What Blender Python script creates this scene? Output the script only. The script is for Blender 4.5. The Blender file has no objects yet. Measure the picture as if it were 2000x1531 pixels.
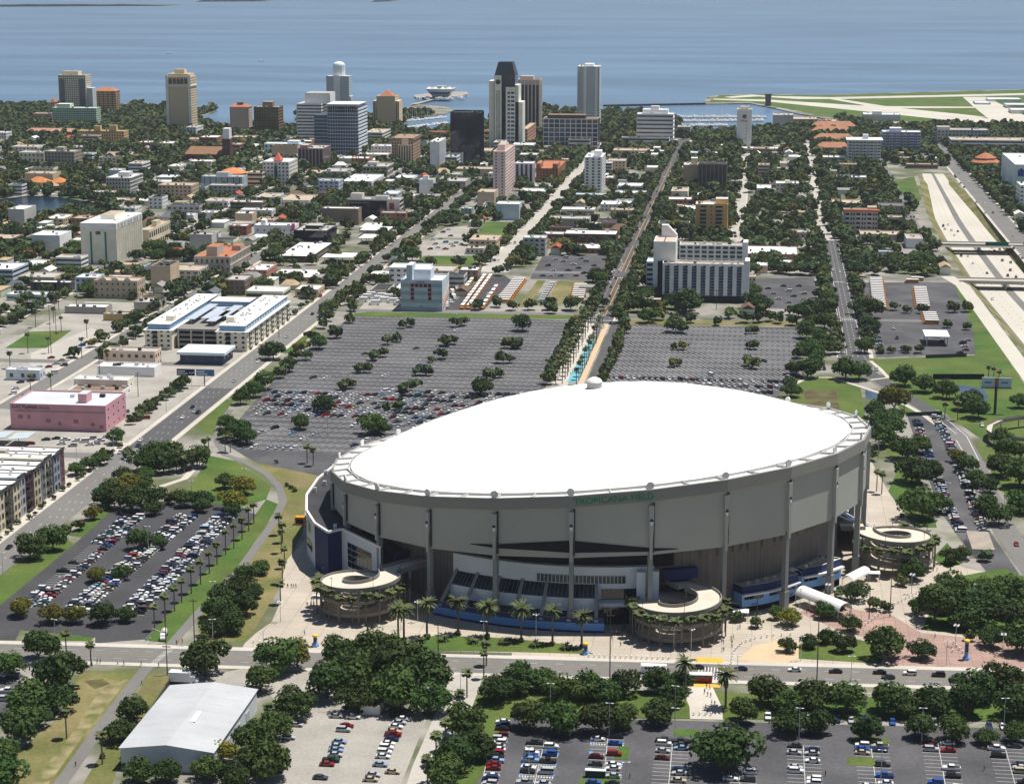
import bpy, math, random
import numpy as np
from mathutils import Vector, Matrix
from mathutils.geometry import tessellate_polygon
R = random.Random(11)
sc = bpy.context.scene
col = sc.collection
rad = math.radians

# ---------------------------------------------------------------- camera (helicopter, 240 m up, 70 mm lens)
FPX, CX, CY, CAM_H = 3889.0, 1000.0, 765.5, 240.0      # survey frame of 2000 x 1531
TILT, YAW = rad(12.4765), rad(7.2258)
fw = np.array([-math.sin(YAW) * math.cos(TILT), math.cos(YAW) * math.cos(TILT), -math.sin(TILT)])
rt = np.array([math.cos(YAW), math.sin(YAW), 0.0])
up = np.cross(rt, fw)
cam = bpy.data.cameras.new('camera')
cam.sensor_width, cam.lens = 36.0, FPX / 2000 * 36
cam.clip_start, cam.clip_end = 5.0, 60000.0
cam_o = bpy.data.objects.new('camera', cam)
col.objects.link(cam_o)
cam_o.matrix_world = Matrix(((rt[0], up[0], -fw[0], 0), (rt[1], up[1], -fw[1], 0), (rt[2], up[2], -fw[2], CAM_H), (0, 0, 0, 1)))
sc.camera = cam_o

# ---------------------------------------------------------------- sky, sun, exposure
SUN_EL, SUN_AZ = rad(72), math.atan2(0.25, 0.14)        # azimuth measured from +Y towards +X
world = bpy.data.worlds.new('World')
sc.world = world
world.use_nodes = True
nt = world.node_tree
sky = nt.nodes.new('ShaderNodeTexSky')
sky.sky_type = 'NISHITA'
sky.sun_disc = False
sky.sun_elevation, sky.sun_rotation = SUN_EL, SUN_AZ
sky.altitude, sky.air_density, sky.dust_density, sky.ozone_density = 200, 1.0, 0.6, 1.6
bg = nt.nodes['Background']
bg.inputs['Strength'].default_value = 0.056
nt.links.new(sky.outputs['Color'], bg.inputs['Color'])
sun = bpy.data.lights.new('sun', 'SUN')
sun.energy, sun.angle, sun.color = 5.0, rad(0.53), (1.0, 0.955, 0.89)
sun_o = bpy.data.objects.new('sun', sun)
col.objects.link(sun_o)
sd = Vector((math.sin(SUN_AZ) * math.cos(SUN_EL), math.cos(SUN_AZ) * math.cos(SUN_EL), math.sin(SUN_EL)))
sun_o.rotation_euler = sd.to_track_quat('Z', 'Y').to_euler()
sc.view_settings.view_transform = 'Standard'
sc.view_settings.look = 'None'
sc.view_settings.exposure = 0.22
sc.view_settings.gamma = 1.0
HAZE_D = 0.00003

# ---------------------------------------------------------------- survey: photograph point -> place on the ground
def G(px, py, z=0.0):
    d = fw * FPX + rt * (px - CX) - up * (py - CY)
    s = (z - CAM_H) / d[2]
    return (d[0] * s, d[1] * s)
def at_plane(px, py, Y):                                # where the sight line meets the plane y = Y
    d = fw * FPX + rt * (px - CX) - up * (py - CY)
    s = Y / d[1]
    return (d[0] * s, CAM_H + d[2] * s)
def pix(x, y, z=0.0):
    v = np.array([x, y, z - CAM_H]); w = v @ fw
    return CX + FPX * (v @ rt) / w, CY - FPX * (v @ up) / w, w

# ---------------------------------------------------------------- materials
def lin(h):
    h = h.lstrip('#')
    o = []
    for i in (0, 2, 4):
        c = int(h[i:i + 2], 16) / 255
        o.append(c / 12.92 if c < 0.04045 else ((c + 0.055) / 1.055) ** 2.4)
    return tuple(o) + (1.0,)
MATS = {}
def mat(name, color, rough=0.85, var=0.18, scale=0.08, metal=0.0, spec=0.3, objcol=False, bump=0.0, fine=0.0, color2=None, mix_scale=0.02, seams=None, trans=0.0, randhue=0.0, attr=False):
    if name in MATS:
        return MATS[name]
    m = bpy.data.materials.new(name)
    m.use_nodes = True
    n, L = m.node_tree.nodes, m.node_tree.links
    b = n['Principled BSDF']
    b.inputs['Roughness'].default_value = rough
    b.inputs['Metallic'].default_value = metal
    b.inputs['Specular IOR Level'].default_value = spec
    geo = n.new('ShaderNodeNewGeometry')
    base = n.new('ShaderNodeRGB'); base.outputs[0].default_value = lin(color) if isinstance(color, str) else color
    out = base.outputs[0]
    if objcol:
        oi = n.new('ShaderNodeObjectInfo'); out = oi.outputs['Color']
    if attr:
        at = n.new('ShaderNodeAttribute'); at.attribute_name = 'Col'; out = at.outputs['Color']
    def noise(sc_, det=4.0):
        t = n.new('ShaderNodeTexNoise'); t.inputs['Scale'].default_value = sc_; t.inputs['Detail'].default_value = det
        L.new(geo.outputs['Position'], t.inputs['Vector']); return t.outputs['Fac']
    if color2:
        r = n.new('ShaderNodeMapRange'); r.inputs['From Min'].default_value = 0.42; r.inputs['From Max'].default_value = 0.58
        L.new(noise(mix_scale), r.inputs['Value'])
        mx = n.new('ShaderNodeMix'); mx.data_type = 'RGBA'
        L.new(r.outputs[0], mx.inputs['Factor']); L.new(out, mx.inputs['A'])
        mx.inputs['B'].default_value = lin(color2) if isinstance(color2, str) else color2
        out = mx.outputs['Result']
    def mul(o, fac, lo, hi):
        r = n.new('ShaderNodeMapRange'); r.inputs['From Min'].default_value = 0.25; r.inputs['From Max'].default_value = 0.75
        r.inputs['To Min'].default_value = lo; r.inputs['To Max'].default_value = hi
        L.new(fac, r.inputs['Value'])
        v = n.new('ShaderNodeVectorMath'); v.operation = 'SCALE'
        L.new(o, v.inputs[0]); L.new(r.outputs[0], v.inputs['Scale'])
        return v.outputs[0]
    if var:
        out = mul(out, noise(scale), 1 - var, 1 + var)
    if fine:
        out = mul(out, noise(scale * 14, 2.0), 1 - fine, 1 + fine)
    if seams:
        w = n.new('ShaderNodeTexBrick'); w.inputs['Scale'].default_value = 1.0
        w.inputs['Brick Width'].default_value = seams[0]; w.inputs['Row Height'].default_value = seams[1]
        w.inputs['Mortar Size'].default_value = seams[2]; w.offset = 0.0
        w.inputs['Color1'].default_value = (1, 1, 1, 1); w.inputs['Color2'].default_value = (0.93, 0.93, 0.93, 1); w.inputs['Mortar'].default_value = (0.68, 0.66, 0.63, 1)
        L.new(geo.outputs['Position'], w.inputs['Vector'])
        mx = n.new('ShaderNodeMix'); mx.data_type = 'RGBA'; mx.blend_type = 'MULTIPLY'; mx.inputs['Factor'].default_value = 1
        L.new(out, mx.inputs['A']); L.new(w.outputs['Color'], mx.inputs['B']); out = mx.outputs['Result']
    if randhue:
        oi = n.new('ShaderNodeObjectInfo')
        hs = n.new('ShaderNodeHueSaturation')
        r1 = n.new('ShaderNodeMapRange'); r1.inputs['To Min'].default_value = 0.5 - randhue * 0.05; r1.inputs['To Max'].default_value = 0.5 + randhue * 0.07
        r2 = n.new('ShaderNodeMapRange'); r2.inputs['To Min'].default_value = 1 - randhue; r2.inputs['To Max'].default_value = 1 + randhue
        ml = n.new('ShaderNodeMath'); ml.operation = 'MULTIPLY'; ml.inputs[1].default_value = 7.31
        fr = n.new('ShaderNodeMath'); fr.operation = 'FRACT'
        L.new(oi.outputs['Random'], r1.inputs['Value']); L.new(oi.outputs['Random'], ml.inputs[0]); L.new(ml.outputs[0], fr.inputs[0]); L.new(fr.outputs[0], r2.inputs['Value'])
        L.new(r1.outputs[0], hs.inputs['Hue']); L.new(r2.outputs[0], hs.inputs['Value']); L.new(out, hs.inputs['Color'])
        out = hs.outputs['Color']
    L.new(out, b.inputs['Base Color'])
    if bump:
        bp = n.new('ShaderNodeBump'); bp.inputs['Strength'].default_value = bump; bp.inputs['Distance'].default_value = 0.3
        L.new(noise(scale * 8), bp.inputs['Height']); L.new(bp.outputs[0], b.inputs['Normal'])
    if trans:
        tr = n.new('ShaderNodeBsdfTranslucent'); L.new(out, tr.inputs['Color'])
        ms = n.new('ShaderNodeMixShader'); ms.inputs[0].default_value = trans
        L.new(b.outputs[0], ms.inputs[1]); L.new(tr.outputs[0], ms.inputs[2])
        L.new(ms.outputs[0], n['Material Output'].inputs['Surface'])
    MATS[name] = m
    return m
def paint(h, rough=0.8, var=0.10):                      # a wall paint of a given colour, lightly weathered
    r, g_, b_ = lin(h)[:3]; l = 0.3 * r + 0.6 * g_ + 0.1 * b_
    c = tuple(min(0.82, 1.38 * (v * 0.78 + l * 0.22)) for v in (r, g_, b_)) + (1,)
    return mat('wall_paint_' + h.strip('#'), c, rough, var, 0.15, fine=0.05)

M_asphalt = mat('asphalt', (0.098, 0.096, 0.100, 1), 0.92, 0.22, 0.05, fine=0.16, color2=(0.070, 0.069, 0.074, 1), mix_scale=0.03)
M_asphalt_new = mat('fresh_asphalt', (0.058, 0.058, 0.062, 1), 0.9, 0.2, 0.06, fine=0.12)
M_road = mat('road_asphalt', (0.17, 0.165, 0.155, 1), 0.92, 0.12, 0.03, fine=0.08)
M_road_dark = mat('road_asphalt_dark', (0.088, 0.086, 0.088, 1), 0.92, 0.14, 0.05, fine=0.08)
M_conc = mat('concrete', (0.50, 0.46, 0.40, 1), 0.9, 0.12, 0.05, fine=0.08)
M_conc_road = mat('concrete_road', (0.42, 0.395, 0.35, 1), 0.9, 0.12, 0.03, fine=0.08)
M_plaza = mat('plaza_concrete', (0.45, 0.395, 0.325, 1), 0.9, 0.14, 0.05, fine=0.06, seams=(7.0, 7.0, 0.12))
M_brick_plaza = mat('brick_paving', (0.36, 0.245, 0.205, 1), 0.9, 0.16, 0.08, fine=0.10, seams=(4.0, 4.0, 0.12))
M_grass = mat('grass', (0.058, 0.112, 0.018, 1), 0.95, 0.25, 0.05, fine=0.2, color2=(0.092, 0.125, 0.026, 1), mix_scale=0.02)
M_grass_dry = mat('dry_grass', (0.115, 0.125, 0.035, 1), 0.95, 0.22, 0.05, fine=0.2, color2=(0.20, 0.17, 0.075, 1), mix_scale=0.03)
M_land = mat('city_ground', (0.30, 0.28, 0.25, 1), 0.95, 0.25, 0.01, fine=0.15, color2=(0.10, 0.115, 0.055, 1), mix_scale=0.02)
M_gravel = mat('gravel', (0.33, 0.31, 0.275, 1), 0.95, 0.2, 0.06, fine=0.12)
M_white_line = mat('white_line_paint', (0.62, 0.62, 0.60, 1), 0.8, 0.2, 0.3)
M_yellow_line = mat('yellow_line_paint', (0.62, 0.36, 0.05, 1), 0.8, 0.15, 0.3)
M_orange_mat = mat('orange_crossing_paint', (0.72, 0.40, 0.05, 1), 0.8, 0.1, 0.3)
M_blue_line = mat('blue_line_paint', (0.12, 0.30, 0.62, 1), 0.8, 0.15, 0.3)
M_dirt = mat('bare_dirt', (0.10, 0.065, 0.042, 1), 0.95, 0.3, 0.1, fine=0.25, color2=(0.09, 0.10, 0.03, 1), mix_scale=0.1)
M_runway = mat('runway_concrete', (0.52, 0.49, 0.42, 1), 0.9, 0.1, 0.01)
M_glass = mat('window_glass', (0.02, 0.028, 0.036, 1), 0.12, 0.35, 0.25, spec=0.6)
M_glass_dark = mat('dark_glass', (0.006, 0.012, 0.026, 1), 0.06, 0.5, 0.06, spec=0.6)
M_glass_blue = mat('blue_glass', (0.035, 0.07, 0.125, 1), 0.07, 0.5, 0.05, spec=0.8)
M_glass_bronze = mat('bronze_glass', (0.06, 0.042, 0.022, 1), 0.1, 0.4, 0.08, spec=0.7)
M_glass_green = mat('green_glass', (0.02, 0.05, 0.045, 1), 0.1, 0.4, 0.08, spec=0.6)
M_white = mat('white_paint', (0.80, 0.80, 0.79, 1), 0.7, 0.05, 0.1)
M_roof_white = mat('white_roof_membrane', (0.74, 0.74, 0.72, 1), 0.8, 0.10, 0.08, fine=0.06)
M_roof_grey = mat('grey_roof_gravel', (0.42, 0.40, 0.37, 1), 0.9, 0.18, 0.1, fine=0.1)
M_roof_dark = mat('dark_roof', (0.045, 0.045, 0.048, 1), 0.9, 0.25, 0.1, fine=0.15)
M_roof_tan = mat('tan_roof', (0.45, 0.37, 0.28, 1), 0.9, 0.18, 0.1, fine=0.1)
M_roof_brown = mat('brown_roof', (0.24, 0.16, 0.11, 1), 0.9, 0.2, 0.1, fine=0.1)
M_tile = mat('terracotta_tile', (0.42, 0.16, 0.08, 1), 0.85, 0.2, 0.2, fine=0.12)
M_steel = mat('galvanised_steel', (0.55, 0.56, 0.57, 1), 0.45, 0.12, 0.2, metal=0.3)
M_dark_steel = mat('dark_steel', (0.05, 0.05, 0.055, 1), 0.5, 0.1, 0.2)
M_wood_pole = mat('pole_wood', (0.10, 0.075, 0.055, 1), 0.9, 0.2, 0.4)
M_bark = mat('bark', (0.12, 0.095, 0.07, 1), 0.95, 0.25, 0.6)
M_palm_bark = mat('palm_bark', (0.17, 0.14, 0.105, 1), 0.95, 0.2, 0.6)
M_leaf = mat('oak_leaves', (0.050, 0.086, 0.018, 1), 0.75, 0.35, 0.35, trans=0.2, randhue=0.38, spec=0.25)
M_leaf_y = mat('yellowing_leaves', (0.155, 0.148, 0.020, 1), 0.75, 0.35, 0.35, trans=0.22, randhue=0.28, spec=0.25)
M_leaf_far = mat('distant_leaves', (0.05, 0.08, 0.03, 1), 0.8, 0.30, 0.15, trans=0.15, attr=True, spec=0.2)
M_frond = mat('palm_fronds', (0.105, 0.128, 0.042, 1), 0.65, 0.3, 0.5, trans=0.2, randhue=0.22, spec=0.3)
M_shrub = mat('shrub_leaves', (0.06, 0.10, 0.025, 1), 0.75, 0.35, 0.5, trans=0.2, randhue=0.25, spec=0.25)
M_car = mat('car_paint', (1, 1, 1, 1), 0.22, 0.0, objcol=True, spec=0.6)
M_car_far = mat('car_paint_far', (1, 1, 1, 1), 0.25, 0.0, attr=True, spec=0.6)
M_car_glass = mat('car_glass', (0.012, 0.014, 0.017, 1), 0.08, 0.0, spec=0.7)
M_tyre = mat('tyre_rubber', (0.02, 0.02, 0.021, 1), 0.9, 0.0)
M_bus_yellow = mat('bus_orange', (0.72, 0.27, 0.02, 1), 0.4, 0.05, spec=0.5)
M_cloth = mat('clothing', (1, 1, 1, 1), 0.85, 0.0, objcol=True)
M_skin = mat('skin', (0.42, 0.25, 0.17, 1), 0.7, 0.0)
M_st_panel = mat('stadium_panel', (0.40, 0.41, 0.375, 1), 0.65, 0.05, 0.06, fine=0.02)
M_st_fascia = mat('stadium_fascia', (0.27, 0.265, 0.245, 1), 0.7, 0.05, 0.1)
M_st_column = mat('stadium_column', (0.26, 0.272, 0.268, 1), 0.7, 0.05, 0.1)
M_st_brick = mat('stadium_base_wall', (0.20, 0.178, 0.165, 1), 0.85, 0.10, 0.2, seams=(2.4, 1.2, 0.06))
M_dome = mat('dome_fabric', (0.83, 0.83, 0.81, 1), 0.75, 0.03, 0.02)
M_navy = mat('navy_panel', (0.016, 0.026, 0.105, 1), 0.6, 0.06, 0.1)
M_sky_blue = mat('light_blue_panel', (0.22, 0.45, 0.80, 1), 0.6, 0.06, 0.1)
M_ramp = mat('ramp_concrete', (0.58, 0.53, 0.44, 1), 0.85, 0.1, 0.15, fine=0.06)
M_ramp_wall = mat('ramp_wall_concrete', (0.24, 0.225, 0.205, 1), 0.85, 0.1, 0.15, fine=0.06)
M_green_letter = mat('green_lettering', (0.01, 0.26, 0.12, 1), 0.5, 0.0)
M_black = mat('black_panel', (0.010, 0.010, 0.013, 1), 0.7, 0.1, 0.1)
M_louvre_and_shade = mat('louvre_and_shade_black', (0.013, 0.013, 0.015, 1), 0.9, 0.1, 0.3)  # black of the lens louvre, also paints the shade band below it

def water_mat(name, color, rough, wave, strength):
    m = bpy.data.materials.new(name); m.use_nodes = True
    n, L = m.node_tree.nodes, m.node_tree.links
    b = n['Principled BSDF']
    b.inputs['Roughness'].default_value = rough
    b.inputs['IOR'].default_value = 1.33
    geo = n.new('ShaderNodeNewGeometry')
    mp = n.new('ShaderNodeMapping'); mp.inputs['Scale'].default_value = (0.0011, 0.0045, 1)
    t = n.new('ShaderNodeTexNoise'); t.inputs['Scale'].default_value = 1.0; t.inputs['Detail'].default_value = 5; t.inputs['Distortion'].default_value = 1.2
    L.new(geo.outputs['Position'], mp.inputs['Vector']); L.new(mp.outputs[0], t.inputs['Vector'])
    r = n.new('ShaderNodeValToRGB')
    r.color_ramp.elements[0].position, r.color_ramp.elements[1].position = 0.36, 0.66
    r.color_ramp.elements[0].color = tuple(c * 0.84 for c in color[:3]) + (1,)
    r.color_ramp.elements[1].color = tuple(c * 1.17 for c in color[:3]) + (1,)
    L.new(t.outputs['Fac'], r.inputs[0]); L.new(r.outputs[0], b.inputs['Base Color'])
    t2 = n.new('ShaderNodeTexNoise'); t2.inputs['Scale'].default_value = wave; t2.inputs['Detail'].default_value = 3
    L.new(geo.outputs['Position'], t2.inputs['Vector'])
    bp = n.new('ShaderNodeBump'); bp.inputs['Strength'].default_value = strength; bp.inputs['Distance'].default_value = 1.0
    L.new(t2.outputs['Fac'], bp.inputs['Height']); L.new(bp.outputs[0], b.inputs['Normal'])
    MATS[name] = m
    return m
M_sea = water_mat('sea_water', (0.12, 0.20, 0.30), 0.28, 0.12, 0.9)
M_lake = water_mat('lake_water', (0.014, 0.035, 0.06), 0.12, 0.4, 0.3)
M_pond = water_mat('pond_water', (0.06, 0.09, 0.14), 0.2, 0.05, 0.05)

# ---------------------------------------------------------------- mesh building
class MB:
    def __init__(s):
        s.v, s.f, s.m = [], [], []
    def face(s, pts, m=0):
        i = len(s.v); s.v.extend(pts); s.f.append(tuple(range(i, i + len(pts)))); s.m.append(m)
    def box(s, x0, x1, y0, y1, z0, z1, m=0, mt=None, bottom=False):
        i = len(s.v)
        s.v.extend([(x0, y0, z0), (x1, y0, z0), (x1, y1, z0), (x0, y1, z0), (x0, y0, z1), (x1, y0, z1), (x1, y1, z1), (x0, y1, z1)])
        fs = [(0, 1, 5, 4), (1, 2, 6, 5), (2, 3, 7, 6), (3, 0, 4, 7), (4, 5, 6, 7)] + ([(3, 2, 1, 0)] if bottom else [])
        for k, q in enumerate(fs):
            s.f.append(tuple(i + j for j in q)); s.m.append(mt if (k == 4 and mt is not None) else m)
    def prism(s, poly, z0, z1, m=0, mt=None, cap=True, bottom=False):
        if sum(a[0] * b[1] - b[0] * a[1] for a, b in zip(poly, poly[1:] + poly[:1])) < 0:
            poly = poly[::-1]
        n, i = len(poly), len(s.v)
        s.v.extend([(p[0], p[1], z0) for p in poly]); s.v.extend([(p[0], p[1], z1) for p in poly])
        for k in range(n):
            j = (k + 1) % n
            s.f.append((i + k, i + j, i + n + j, i + n + k)); s.m.append(m)
        if cap:
            for t in tess(poly):
                s.f.append(tuple(i + n + q for q in t)); s.m.append(m if mt is None else mt)
        if bottom:
            for t in tess(poly):
                s.f.append(tuple(i + q for q in t[::-1])); s.m.append(m)
    def sheet(s, poly, z, m=0):
        if sum(a[0] * b[1] - b[0] * a[1] for a, b in zip(poly, poly[1:] + poly[:1])) < 0:
            poly = poly[::-1]
        i = len(s.v); s.v.extend([(p[0], p[1], z) for p in poly])
        for t in tess(poly):
            s.f.append(tuple(i + q for q in t)); s.m.append(m)
    def tube(s, p0, p1, r0, r1=None, n=6, m=0, cap=True):
        r1 = r0 if r1 is None else r1
        a, b = Vector(p0), Vector(p1); d = (b - a).normalized()
        u = d.orthogonal().normalized(); w = d.cross(u); i = len(s.v)
        for c, r in ((a, r0), (b, r1)):
            for k in range(n):
                t = 2 * math.pi * k / n
                s.v.append(tuple(c + u * (r * math.cos(t)) + w * (r * math.sin(t))))
        for k in range(n):
            j = (k + 1) % n
            s.f.append((i + k, i + j, i + n + j, i + n + k)); s.m.append(m)
        if cap:
            s.f.append(tuple(i + n + k for k in range(n))); s.m.append(m)
    def lathe(s, prof, n=12, m=0, c=(0, 0)):
        i = len(s.v)
        for r, z in prof:
            for k in range(n):
                t = 2 * math.pi * k / n
                s.v.append((c[0] + r * math.cos(t), c[1] + r * math.sin(t), z))
        for a in range(len(prof) - 1):
            for k in range(n):
                j = (k + 1) % n
                s.f.append((i + a * n + k, i + a * n + j, i + (a + 1) * n + j, i + (a + 1) * n + k)); s.m.append(m)
        s.f.append(tuple(i + (len(prof) - 1) * n + k for k in range(n))); s.m.append(m)
    def mesh(s, name, mats, off=(0, 0, 0), smooth=False):
        me = bpy.data.meshes.new(name)
        v = [(p[0] - off[0], p[1] - off[1], p[2] - off[2]) for p in s.v] if any(off) else s.v
        me.from_pydata(v, [], s.f)
        if not isinstance(mats, (list, tuple)):
            mats = [mats]
        for m in mats:
            me.materials.append(m)
        if len(mats) > 1:
            me.polygons.foreach_set('material_index', s.m)
        if smooth:
            me.polygons.foreach_set('use_smooth', [True] * len(s.f))
        me.update()
        return me
def tess(poly):
    if len(poly) == 3:
        return [(0, 1, 2)]
    out = []
    for t in tessellate_polygon([[Vector((p[0], p[1], 0)) for p in poly]]):
        a, b, c = (poly[q] for q in t)
        ar = (b[0] - a[0]) * (c[1] - a[1]) - (b[1] - a[1]) * (c[0] - a[0])
        if abs(ar) > 1e-9:
            out.append(tuple(t) if ar > 0 else tuple(t[::-1]))
    return out
def ob(name, data, parent=None, label=None, cat=None, group=None, kind=None, loc=(0, 0, 0), rz=0.0, scale=None, color=None):
    o = bpy.data.objects.new(name, data)
    col.objects.link(o)
    o.location = loc
    if rz:
        o.rotation_euler = (0, 0, rz)
    if scale is not None:
        o.scale = scale if isinstance(scale, (tuple, list)) else (scale,) * 3
    if parent is not None:
        o.parent = parent
    if label: o['label'] = label
    if cat: o['category'] = cat
    if group: o['group'] = group
    if kind: o['kind'] = kind
    if color is not None: o.color = color
    return o
def thing(name, label, cat, loc=(0, 0, 0), rz=0.0, group=None, scale=None):
    o = ob(name, None, None, label, cat, group, None, loc, rz, scale)
    o.empty_display_size = 0.5
    return o
def PX(pts, z=0.0):
    return [G(x, y, z) for x, y in pts]
def structure(name, mb, mats, smooth=False):
    return ob(name, mb.mesh(name, mats, smooth=smooth), kind='structure')
def text_part(name, txt, size, m, parent, mw, extrude=0.06):
    c = bpy.data.curves.new(name, 'FONT')
    c.body, c.size, c.extrude = txt, size, extrude
    c.align_x, c.align_y = 'CENTER', 'CENTER'
    tmp = bpy.data.objects.new('tmp', c); col.objects.link(tmp)
    me = bpy.data.meshes.new_from_object(tmp.evaluated_get(bpy.context.evaluated_depsgraph_get()))
    bpy.data.objects.remove(tmp); bpy.data.curves.remove(c)
    me.materials.clear(); me.materials.append(m)
    o = ob(name, me, parent)
    o.matrix_local = mw
    return o
FOOT = []                                               # footprints nothing may be planted in: x0, x1, y0, y1
def inside(p, poly):
    x, y = p; c = False
    for (x0, y0), (x1, y1) in zip(poly, poly[1:] + poly[:1]):
        if (y0 > y) != (y1 > y) and x < (x1 - x0) * (y - y0) / (y1 - y0) + x0:
            c = not c
    return c
# ================================================================ THE SETTING
coast = [(-500, 210), (0, 208), (120, 206), (235, 211), (300, 206), (345, 206), (384, 222), (413, 213), (424, 217), (405, 224), (391, 227), (388, 240), (440, 256),
         (470, 256), (500, 250), (548, 250), (556, 252), (582, 251), (582, 226), (600, 222), (640, 226), (728, 232), (760, 226), (790, 212), (808, 204), (868, 208), (885, 214),
         (872, 222), (845, 226), (800, 232), (788, 246), (800, 262), (860, 262), (880, 250), (960, 240), (962, 226), (1055, 220), (1062, 216), (1125, 214), (1178, 215),
         (1240, 216), (1249, 219), (1252, 232), (1322, 240), (1324, 262), (1440, 262), (1502, 252), (1512, 236), (1560, 232), (1600, 236), (1655, 240), (1596, 229),
         (1558, 222), (1500, 209), (1464, 202), (1376, 203), (1374, 200), (1382, 190), (1400, 186), (1470, 184), (1600, 186), (1800, 180), (2100, 172), (2500, 166)]
outer = [(-3200, 200)] + PX(coast) + [(3000, 3900), (3000, 200)]
lake_px = [(-60, 390), (0, 389), (52, 383), (89, 383), (131, 388), (183, 396), (225, 404), (205, 416), (150, 414), (118, 422), (70, 428), (40, 416), (0, 411), (-60, 412)]
lake = PX(lake_px)
TR = [(1060, 166, 226), (1250, 160, 222), (1490, 152, 212), (1700, 150, 210), (1900, 152, 208), (2060, 160, 204), (2240, 168, 200)]      # cutting: y, left lip, right lip
trench = [(a[1], a[0]) for a in TR] + [(a[2], a[0]) for a in TR[::-1]]
loops = [outer, lake, trench]
flat = [p for l in loops for p in l]
mb = MB()
mb.v = [(p[0], p[1], 0.0) for p in flat]
for t in tessellate_polygon([[Vector((p[0], p[1], 0)) for p in l] for l in loops]):
    a, b, c = (flat[q] for q in t)
    ar = (b[0] - a[0]) * (c[1] - a[1]) - (b[1] - a[1]) * (c[0] - a[0])
    if abs(ar) > 1e-6:
        mb.f.append(tuple(t) if ar > 0 else tuple(t[::-1])); mb.m.append(0)
n0 = len(mb.v)
for k in range(len(outer)):                              # the quay drops below the water
    (x0, y0), (x1, y1) = outer[k], outer[(k + 1) % len(outer)]
    mb.face([(x0, y0, -4), (x1, y1, -4), (x1, y1, 0), (x0, y0, 0)])
structure('ground', mb, M_land)
mb = MB(); mb.face([(-60000, 2500, -1.5), (60000, 2500, -1.5), (60000, 60000, -1.5), (-60000, 60000, -1.5)])
structure('sea', mb, M_sea)
mb = MB()
lc = (sum(p[0] for p in lake) / len(lake), sum(p[1] for p in lake) / len(lake))
mb.sheet([(lc[0] + (p[0] - lc[0]) * 1.12, lc[1] + (p[1] - lc[1]) * 1.12) for p in lake], -0.5)
structure('lake', mb, M_lake)
# sunken motorway
def trench_z(y):
    return -6.0 if y < 1850 else -6.0 * max(0.0, (2240 - y) / 390.0)
mb = MB()
YS = [1060, 1250, 1490, 1700, 1850, 1900, 2000, 2060, 2150, 2240]
def lerp_tr(y):
    for a, b in zip(TR, TR[1:]):
        if a[0] <= y <= b[0]:
            t = (y - a[0]) / (b[0] - a[0]); return a[1] + (b[1] - a[1]) * t, a[2] + (b[2] - a[2]) * t
TR2 = [(y, *lerp_tr(y)) for y in YS]
for (y0, l0, r0), (y1, l1, r1) in zip(TR2, TR2[1:]):
    za, zb = trench_z(y0), trench_z(y1)
    sa, sb = (8 if za < -1 else 2), (8 if zb < -1 else 2)
    mb.face([(l0, y0, 0), (l0 + sa, y0, za), (l1 + sb, y1, zb), (l1, y1, 0)], 0)
    mb.face([(r0 - sa, y0, za), (r0, y0, 0), (r1, y1, 0), (r1 - sb, y1, zb)], 0)
    mb.face([(l0 + sa, y0, za), (r0 - sa, y0, za), (r1 - sb, y1, zb), (l1 + sb, y1, zb)], 1)
structure('motorway_cutting', mb, [M_grass_dry, M_road])
mb = MB()
ys = YS
for y0, y1 in zip(ys, ys[1:]):
    (l0, r0), (l1, r1) = lerp_tr(y0), lerp_tr(y1)
    w0, w1 = r0 - l0, r1 - l1
    for fa, fb in ((0.15, 0.46), (0.56, 0.87)):
        mb.face([(l0 + w0 * fa, y0, trench_z(y0) + 0.04), (l0 + w0 * fb, y0, trench_z(y0) + 0.04), (l1 + w1 * fb, y1, trench_z(y1) + 0.04), (l1 + w1 * fa, y1, trench_z(y1) + 0.04)], 0)
structure('motorway_carriageway', mb, [M_runway])
mb = MB()
for y0 in range(1070, 2180, 14):
    l0, r0 = lerp_tr(y0)
    for f in (0.255, 0.35, 0.67, 0.765):
        x = l0 + (r0 - l0) * f
        mb.face([(x - 0.12, y0, trench_z(y0) + 0.08), (x + 0.12, y0, trench_z(y0) + 0.08), (x + 0.12, y0 + 4, trench_z(y0 + 4) + 0.08), (x - 0.12, y0 + 4, trench_z(y0 + 4) + 0.08)])
structure('motorway_lane_markings', mb, [M_roof_dark])

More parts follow.
